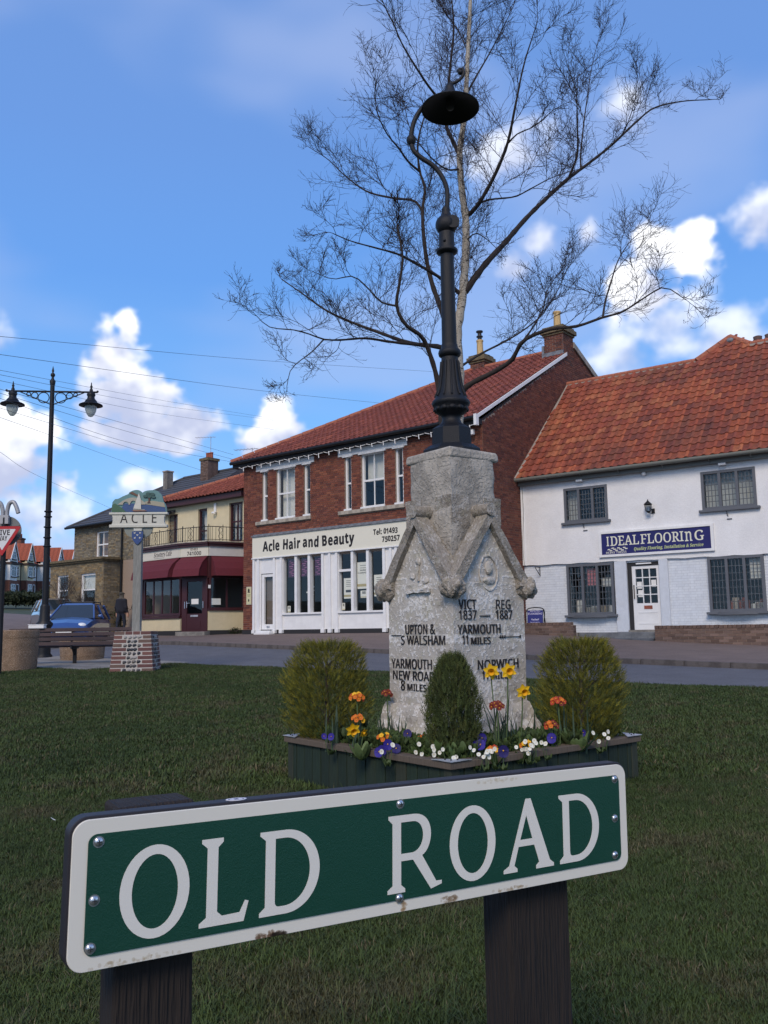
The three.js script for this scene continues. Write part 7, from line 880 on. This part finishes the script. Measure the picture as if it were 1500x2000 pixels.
  rel('tree_trunk', [[0.18, 3.52], [0.25, 3.52], [0.235, 3.56], [0.24, 3.64], [0.20, 3.64], [0.205, 3.56]], 0.012, [0.10, 0.04, 0.03], 0.0525); for (const [px, py, r] of [[0.14, 3.67, 0.05], [0.2, 3.72, 0.055], [0.28, 3.71, 0.055], [0.31, 3.65, 0.045], [0.22, 3.66, 0.05]]) { const s = new THREE.Shape(); s.absellipse(px, py, r, r * 0.6, 0, Math.PI * 2); rel('tree_crown', s, 0.008 + r * 0.12, [0.035, 0.10, 0.09], 0.0525); }
  for (let i = 0; i < 5; i++) rel('ripple', [[-0.26 + i * 0.03, 3.35 + i * 0.03], [0.5 - i * 0.07, 3.35 + i * 0.025], [0.5 - i * 0.07, 3.354 + i * 0.025], [-0.26 + i * 0.03, 3.354 + i * 0.03]], 0.003, [0.13, 0.2, 0.34], 0.0465);
  const sup = new THREE.Shape(); sup.moveTo(-0.30, 3.0); sup.quadraticCurveTo(-0.29, 2.82, -0.09, 2.78); sup.lineTo(0.09, 2.78); sup.quadraticCurveTo(0.29, 2.82, 0.30, 3.0); part(b, 'bracket', ext(sup, 0.05).translate(0, 0, -0.025), paint([0.24, 0.26, 0.23]));
  const shd = new THREE.Shape(); shd.moveTo(-0.115, 2.91); shd.lineTo(0.115, 2.91); shd.lineTo(0.115, 2.80); shd.quadraticCurveTo(0.1, 2.70, 0, 2.63); shd.quadraticCurveTo(-0.1, 2.70, -0.115, 2.80); const sd = part(b, 'blue_shield', ext(shd, 0.03).translate(0, 0, 0.086), paint([0.022, 0.065, 0.22])); part(b, 'cream_label', bx(-0.085, 0.085, 2.925, 2.975, 0.03, 0.095), cream);
  part(sd, 'shield_charges', mg([[-0.055, 2.875, 0.4], [0.055, 2.875, -0.4], [0, 2.83, 0], [-0.05, 2.77, 0.5], [0.05, 2.77, -0.5]].map(([px, py, r]) => ext(poly([[-0.026, 0.014], [0.026, 0.014], [0.01, -0.006], [0, -0.02], [-0.01, -0.006]]), 0.006).rotateZ(r).translate(px, py, 0.1165))), cream);
}
// ---------------------------------------------------------------- parked cars
function car(label, x, z, turn, paint, rack) {
  const b = thing('parked_car', label, 'car', [x, G(x, z) - 0.07, z], turn, 'parked cars at the junction'), P = phy(paint, { roughness: 0.3, clearcoat: 0.9, clearcoatRoughness: 0.08, metalness: 0.25 }), glass = phy([0.02, 0.03, 0.04], { roughness: 0.05 });
  // body lofted through cross sections along the length (front towards +z)
  const loft = (secs, close = true) => { const pos = [], n = secs[0].length; for (let i = 0; i < secs.length - 1; i++) for (let k = 0; k < n; k++) { const j = (k + 1) % n; pos.push(...secs[i][k], ...secs[i][j], ...secs[i + 1][j], ...secs[i][k], ...secs[i + 1][j], ...secs[i + 1][k]); } if (close) for (const [s, fl] of [[secs[0], 1], [secs[secs.length - 1], 0]]) for (let k = 1; k < n - 1; k++) fl ? pos.push(...s[0], ...s[k + 1], ...s[k]) : pos.push(...s[0], ...s[k], ...s[k + 1]); const g = new THREE.BufferGeometry(); g.setAttribute('position', new THREE.Float32BufferAttribute(pos, 3)); g.computeVertexNormals(); return g; };
  const sec = (zz, y0, y1, w, crown = 0.03) => [[-w * 0.9, y0, zz], [-w, y0 + 0.15, zz], [-w, y1 - 0.2, zz], [-w * 0.93, y1 - 0.06, zz], [-w * 0.6, y1, zz], [0, y1 + crown, zz], [w * 0.6, y1, zz], [w * 0.93, y1 - 0.06, zz], [w, y1 - 0.2, zz], [w, y0 + 0.15, zz], [w * 0.9, y0, zz]];
  part(b, 'body', loft([sec(-2.15, 0.45, 0.80, 0.72), sec(-2.08, 0.28, 0.92, 0.80), sec(-1.4, 0.22, 0.95, 0.86), sec(0.4, 0.2, 0.95, 0.87), sec(0.9, 0.2, 0.94, 0.87), sec(1.5, 0.22, 0.86, 0.84), sec(1.95, 0.26, 0.74, 0.78), sec(2.12, 0.36, 0.60, 0.66)]), P);
  const gs = (zz, y, w) => [[-w, y, zz], [w, y, zz]]; const T = [[-1.98, 0.9, 0.76, -1.75, 1.40, 0.56], [0.95, 0.92, 0.76, 0.10, 1.42, 0.57]];
  const q = (zb, wb, zt, wt) => [[-wb, 0.92, zb], [wb, 0.92, zb], [wt, 1.42, zt], [-wt, 1.42, zt]], R = q(-1.98, 0.76, -1.70, 0.57), F = q(0.98, 0.77, 0.12, 0.58), roofTop = [[-0.50, 1.475, -1.55], [0.50, 1.475, -1.55], [0.50, 1.485, -0.05], [-0.50, 1.485, -0.05]];
  part(b, 'roof', quads([[R[3], R[2], roofTop[1], roofTop[0]], [F[2], F[3], roofTop[3], roofTop[2]], [R[2], F[2], roofTop[2], roofTop[1]], [F[3], R[3], roofTop[0], roofTop[3]], [roofTop[0], roofTop[1], roofTop[2], roofTop[3]]]), P);
  part(b, 'pillars', mg([bar(F[0], F[3], 0.035, 6), bar(F[1], F[2], 0.035, 6), bar(R[0], R[3], 0.05, 6), bar(R[1], R[2], 0.05, 6), ...[-1, 1].map((s) => bar([s * 0.8, 0.92, -0.55], [s * 0.58, 1.42, -0.6], 0.035, 6))]), P);
  part(b, 'windscreen', quads([[F[0], F[1], F[2], F[3]]]), glass); part(b, 'rear_window', quads([[R[1], R[0], R[3], R[2]]]), glass); part(b, 'side_window', quads([[F[1], R[1], R[2], F[2]]]), glass); part(b, 'side_window', quads([[R[0], F[0], F[3], R[3]]]), glass);
  for (const s of [-1, 1]) { part(b, 'headlight', new THREE.SphereGeometry(0.14, 12, 8).scale(1.2, 0.7, 0.7).translate(s * 0.55, 0.66, 1.93), phy([0.7, 0.72, 0.74], { roughness: 0.1 })); part(b, 'door_mirror', rbx(s * 0.91 - 0.07, s * 0.91 + 0.07, 0.95, 1.05, 0.62, 0.70, 0.03), P); for (const zz of [-1.35, 1.3]) { const w = part(b, 'wheel', new THREE.TorusGeometry(0.24, 0.085, 10, 28).rotateY(Math.PI / 2).translate(s * 0.78, 0.32, zz), M.blackPlastic); part(w, 'rim', new THREE.CylinderGeometry(0.2, 0.2, 0.1, 20).rotateZ(Math.PI / 2).translate(s * 0.8, 0.32, zz), M.steel); } }
  part(b, 'grille', rbx(-0.4, 0.4, 0.40, 0.55, 2.05, 2.12, 0.02), M.blackPlastic); part(b, 'number_plate', bx(-0.26, 0.26, 0.40, 0.5, 2.125, 2.135), M.paper);
  if (rack) for (const s of [-1, 1]) part(b, 'roof_rail', mg([bar([s * 0.5, 1.53, -1.5], [s * 0.5, 1.53, -0.05], 0.02, 6), bar([s * 0.5, 1.46, -1.5], [s * 0.5, 1.53, -1.5], 0.02, 6), bar([s * 0.5, 1.46, -0.05], [s * 0.5, 1.53, -0.05], 0.02, 6)]), M.blackPlastic); if (rack) for (const zz of [-1.2, -0.3]) part(b, 'roof_bar', bar([-0.55, 1.54, zz], [0.55, 1.54, zz], 0.022, 6), M.blackPlastic);
}
car('blue estate car with black roof bars parked behind the bench', -11.25, -32.4, 0.12, [0.035, 0.085, 0.26], true);
car('silver grey car parked beyond the twin lamp post', -15.1, -40.5, 0.5, [0.16, 0.155, 0.145], false);

// ---------------------------------------------------------------- people by the cafe
function person(label, x, z, turn, skel, colour) {   // one continuous body from tapered bones
  const b = thing('person', label, 'person', [x, G(x, z) + 0.03, z], turn, 'people walking past the cafe'), n = 56, mc = new MarchingCubes(n, M.dark, false, false, 60000), S = 1.0, sd = (p, a, c, ra, rb) => { const pa = p.clone().sub(a), ba = c.clone().sub(a), h = clamp(pa.dot(ba) / ba.dot(ba)); return pa.sub(ba.multiplyScalar(h)).length() - lerp(ra, rb, h); };
  const bones = skel.map(([a, c, ra, rb]) => [V(...a), V(...c), ra, rb]), p = new THREE.Vector3(); for (let k = 0; k < n; k++) for (let j = 0; j < n; j++) for (let i = 0; i < n; i++) { p.set((i / n - 0.5) * 2 * S, (j / n - 0.5) * 2 * S + 0.92, (k / n - 0.5) * 2 * S); let s = 0; for (const [a, c, ra, rb] of bones) s += Math.exp(-sd(p, a, c, ra, rb) / 0.022); mc.field[i + j * n + k * n * n] = 0.022 * Math.log(s + 1e-30); }
  mc.isolation = 0; mc.update(); const pos = [], col = []; for (let i = 0; i < mc.count; i++) { const v = [mc.positionArray[i * 3] * S, mc.positionArray[i * 3 + 1] * S + 0.92, mc.positionArray[i * 3 + 2] * S]; pos.push(...v); col.push(...colour(...v)); }
  const g = new THREE.BufferGeometry(); g.setAttribute('position', new THREE.Float32BufferAttribute(pos, 3)); g.setAttribute('color', new THREE.Float32BufferAttribute(col, 3)); g.computeVertexNormals(); part(b, 'body', g, std([1, 1, 1], { vertexColors: true, roughness: 0.9 })); return b;
}
const hand = (x, y, z, s) => [[[x, y, z], [x, y - 0.08, z + 0.01], 0.032, 0.03], ...[-0.022, -0.007, 0.008, 0.022].map((o, i) => [[x, y - 0.08, z + o], [x + s * 0.012, y - 0.155 + i * 0.006, z + o + 0.012], 0.009, 0.008]), [[x, y - 0.03, z + 0.02], [x - s * 0.01, y - 0.09, z + 0.055], 0.010, 0.009]];
const frame = (stride, coat) => [[[0, 1.52, 0], [0, 1.45, 0], 0.055, 0.06], [[0, 1.66, 0.01], [0, 1.60, 0.02], 0.10, 0.085], [[0, 1.40, 0], [0, 1.02, 0], 0.155, 0.15 + coat], [[-0.16, 1.40, 0], [0.16, 1.40, 0], 0.075, 0.075], [[-0.1, 1.36, 0], [-0.08, 0.98, 0], 0.11, 0.12 + coat], [[0.1, 1.36, 0], [0.08, 0.98, 0], 0.11, 0.12 + coat], [[-0.1, 0.92, 0], [-0.1, 0.50, stride], 0.10, 0.068], [[-0.1, 0.50, stride], [-0.1, 0.09, stride - 0.02], 0.065, 0.045], [[0.1, 0.92, 0], [0.1, 0.50, -stride], 0.10, 0.068], [[0.1, 0.50, -stride], [0.1, 0.09, -stride - 0.06], 0.065, 0.045], [[-0.1, 0.05, stride - 0.04], [-0.11, 0.04, stride + 0.16], 0.048, 0.042], [[0.1, 0.05, -stride - 0.08], [0.11, 0.04, -stride + 0.12], 0.048, 0.042], [[-0.20, 1.39, 0], [-0.27, 1.10, -0.02], 0.075, 0.058], [[-0.27, 1.10, -0.02], [-0.29, 0.86, 0.06], 0.055, 0.042], [[0.20, 1.39, 0], [0.27, 1.10, -0.02], 0.075, 0.058], [[0.27, 1.10, -0.02], [0.28, 0.86, 0.06], 0.055, 0.042], ...hand(-0.292, 0.84, 0.065, -1), ...hand(0.282, 0.84, 0.065, 1), [[0, 1.64, 0.1], [0, 1.60, 0.115], 0.016, 0.02], [[-0.098, 1.65, 0], [-0.098, 1.61, 0], 0.018, 0.016], [[0.098, 1.65, 0], [0.098, 1.61, 0], 0.018, 0.016]];
const skin = [0.42, 0.24, 0.17], dress = (coat, legs, lowY, sleeveY, hair) => (x, y, z) => (y < 0.08 ? [0.015, 0.013, 0.012] : y > 1.47 ? (z < 0.03 || y > 1.70 ? hair : skin) : Math.abs(x) > 0.2 && y < sleeveY ? skin : y > lowY ? coat : legs);
const eyes = (p) => { for (const s of [-1, 1]) part(p, 'eye', new THREE.SphereGeometry(0.012, 8, 6).translate(s * 0.035, 1.655, 0.105), M.dark); part(p, 'mouth', bx(-0.022, 0.022, 1.572, 1.578, 0.098, 0.106), std([0.20, 0.06, 0.05])); };
{ const p = person('person in a dark navy coat, jeans and flat cap walking past the cafe', -11.4, -38.2, 2.75, frame(0.10, 0.02), dress([0.010, 0.011, 0.020], [0.014, 0.020, 0.038], 0.84, 0.865, [0.08, 0.07, 0.06])); eyes(p); part(p, 'flat_cap', mg([new THREE.SphereGeometry(0.122, 16, 8, 0, 6.283, 0, 1.5).scale(1, 0.62, 1.1).translate(0, 1.685, 0), new THREE.CylinderGeometry(0.09, 0.1, 0.012, 16).scale(1, 1, 0.7).translate(0, 1.69, 0.10)]), std([0.06, 0.055, 0.045])); }
{ const p = person('person in a black coat and grey knitted hat beside the navy coat', -10.85, -38.9, 2.9, frame(-0.09, 0.015), dress([0.012, 0.012, 0.014], [0.016, 0.015, 0.016], 0.80, 0.865, [0.3, 0.29, 0.27])); eyes(p); part(p, 'knitted_hat', new THREE.SphereGeometry(0.118, 16, 10, 0, 6.283, 0, 1.7).scale(1, 1.05, 1.05).translate(0, 1.68, -0.005), std([0.12, 0.12, 0.125])); }
{ const p = person('person in a dark green jacket and long brown skirt behind the village sign post', -9.95, -36.9, 2.6, [...frame(0.06, 0.0), [[0, 0.95, 0], [0, 0.45, 0], 0.15, 0.23]], dress([0.012, 0.018, 0.014], [0.060, 0.034, 0.022], 0.95, 0.865, [0.05, 0.035, 0.025])); eyes(p); part(p, 'hair', new THREE.SphereGeometry(0.112, 14, 10).scale(1, 1.05, 0.95).translate(0, 1.665, -0.025), std([0.035, 0.025, 0.018])); }
renderer.render(scene, camera);
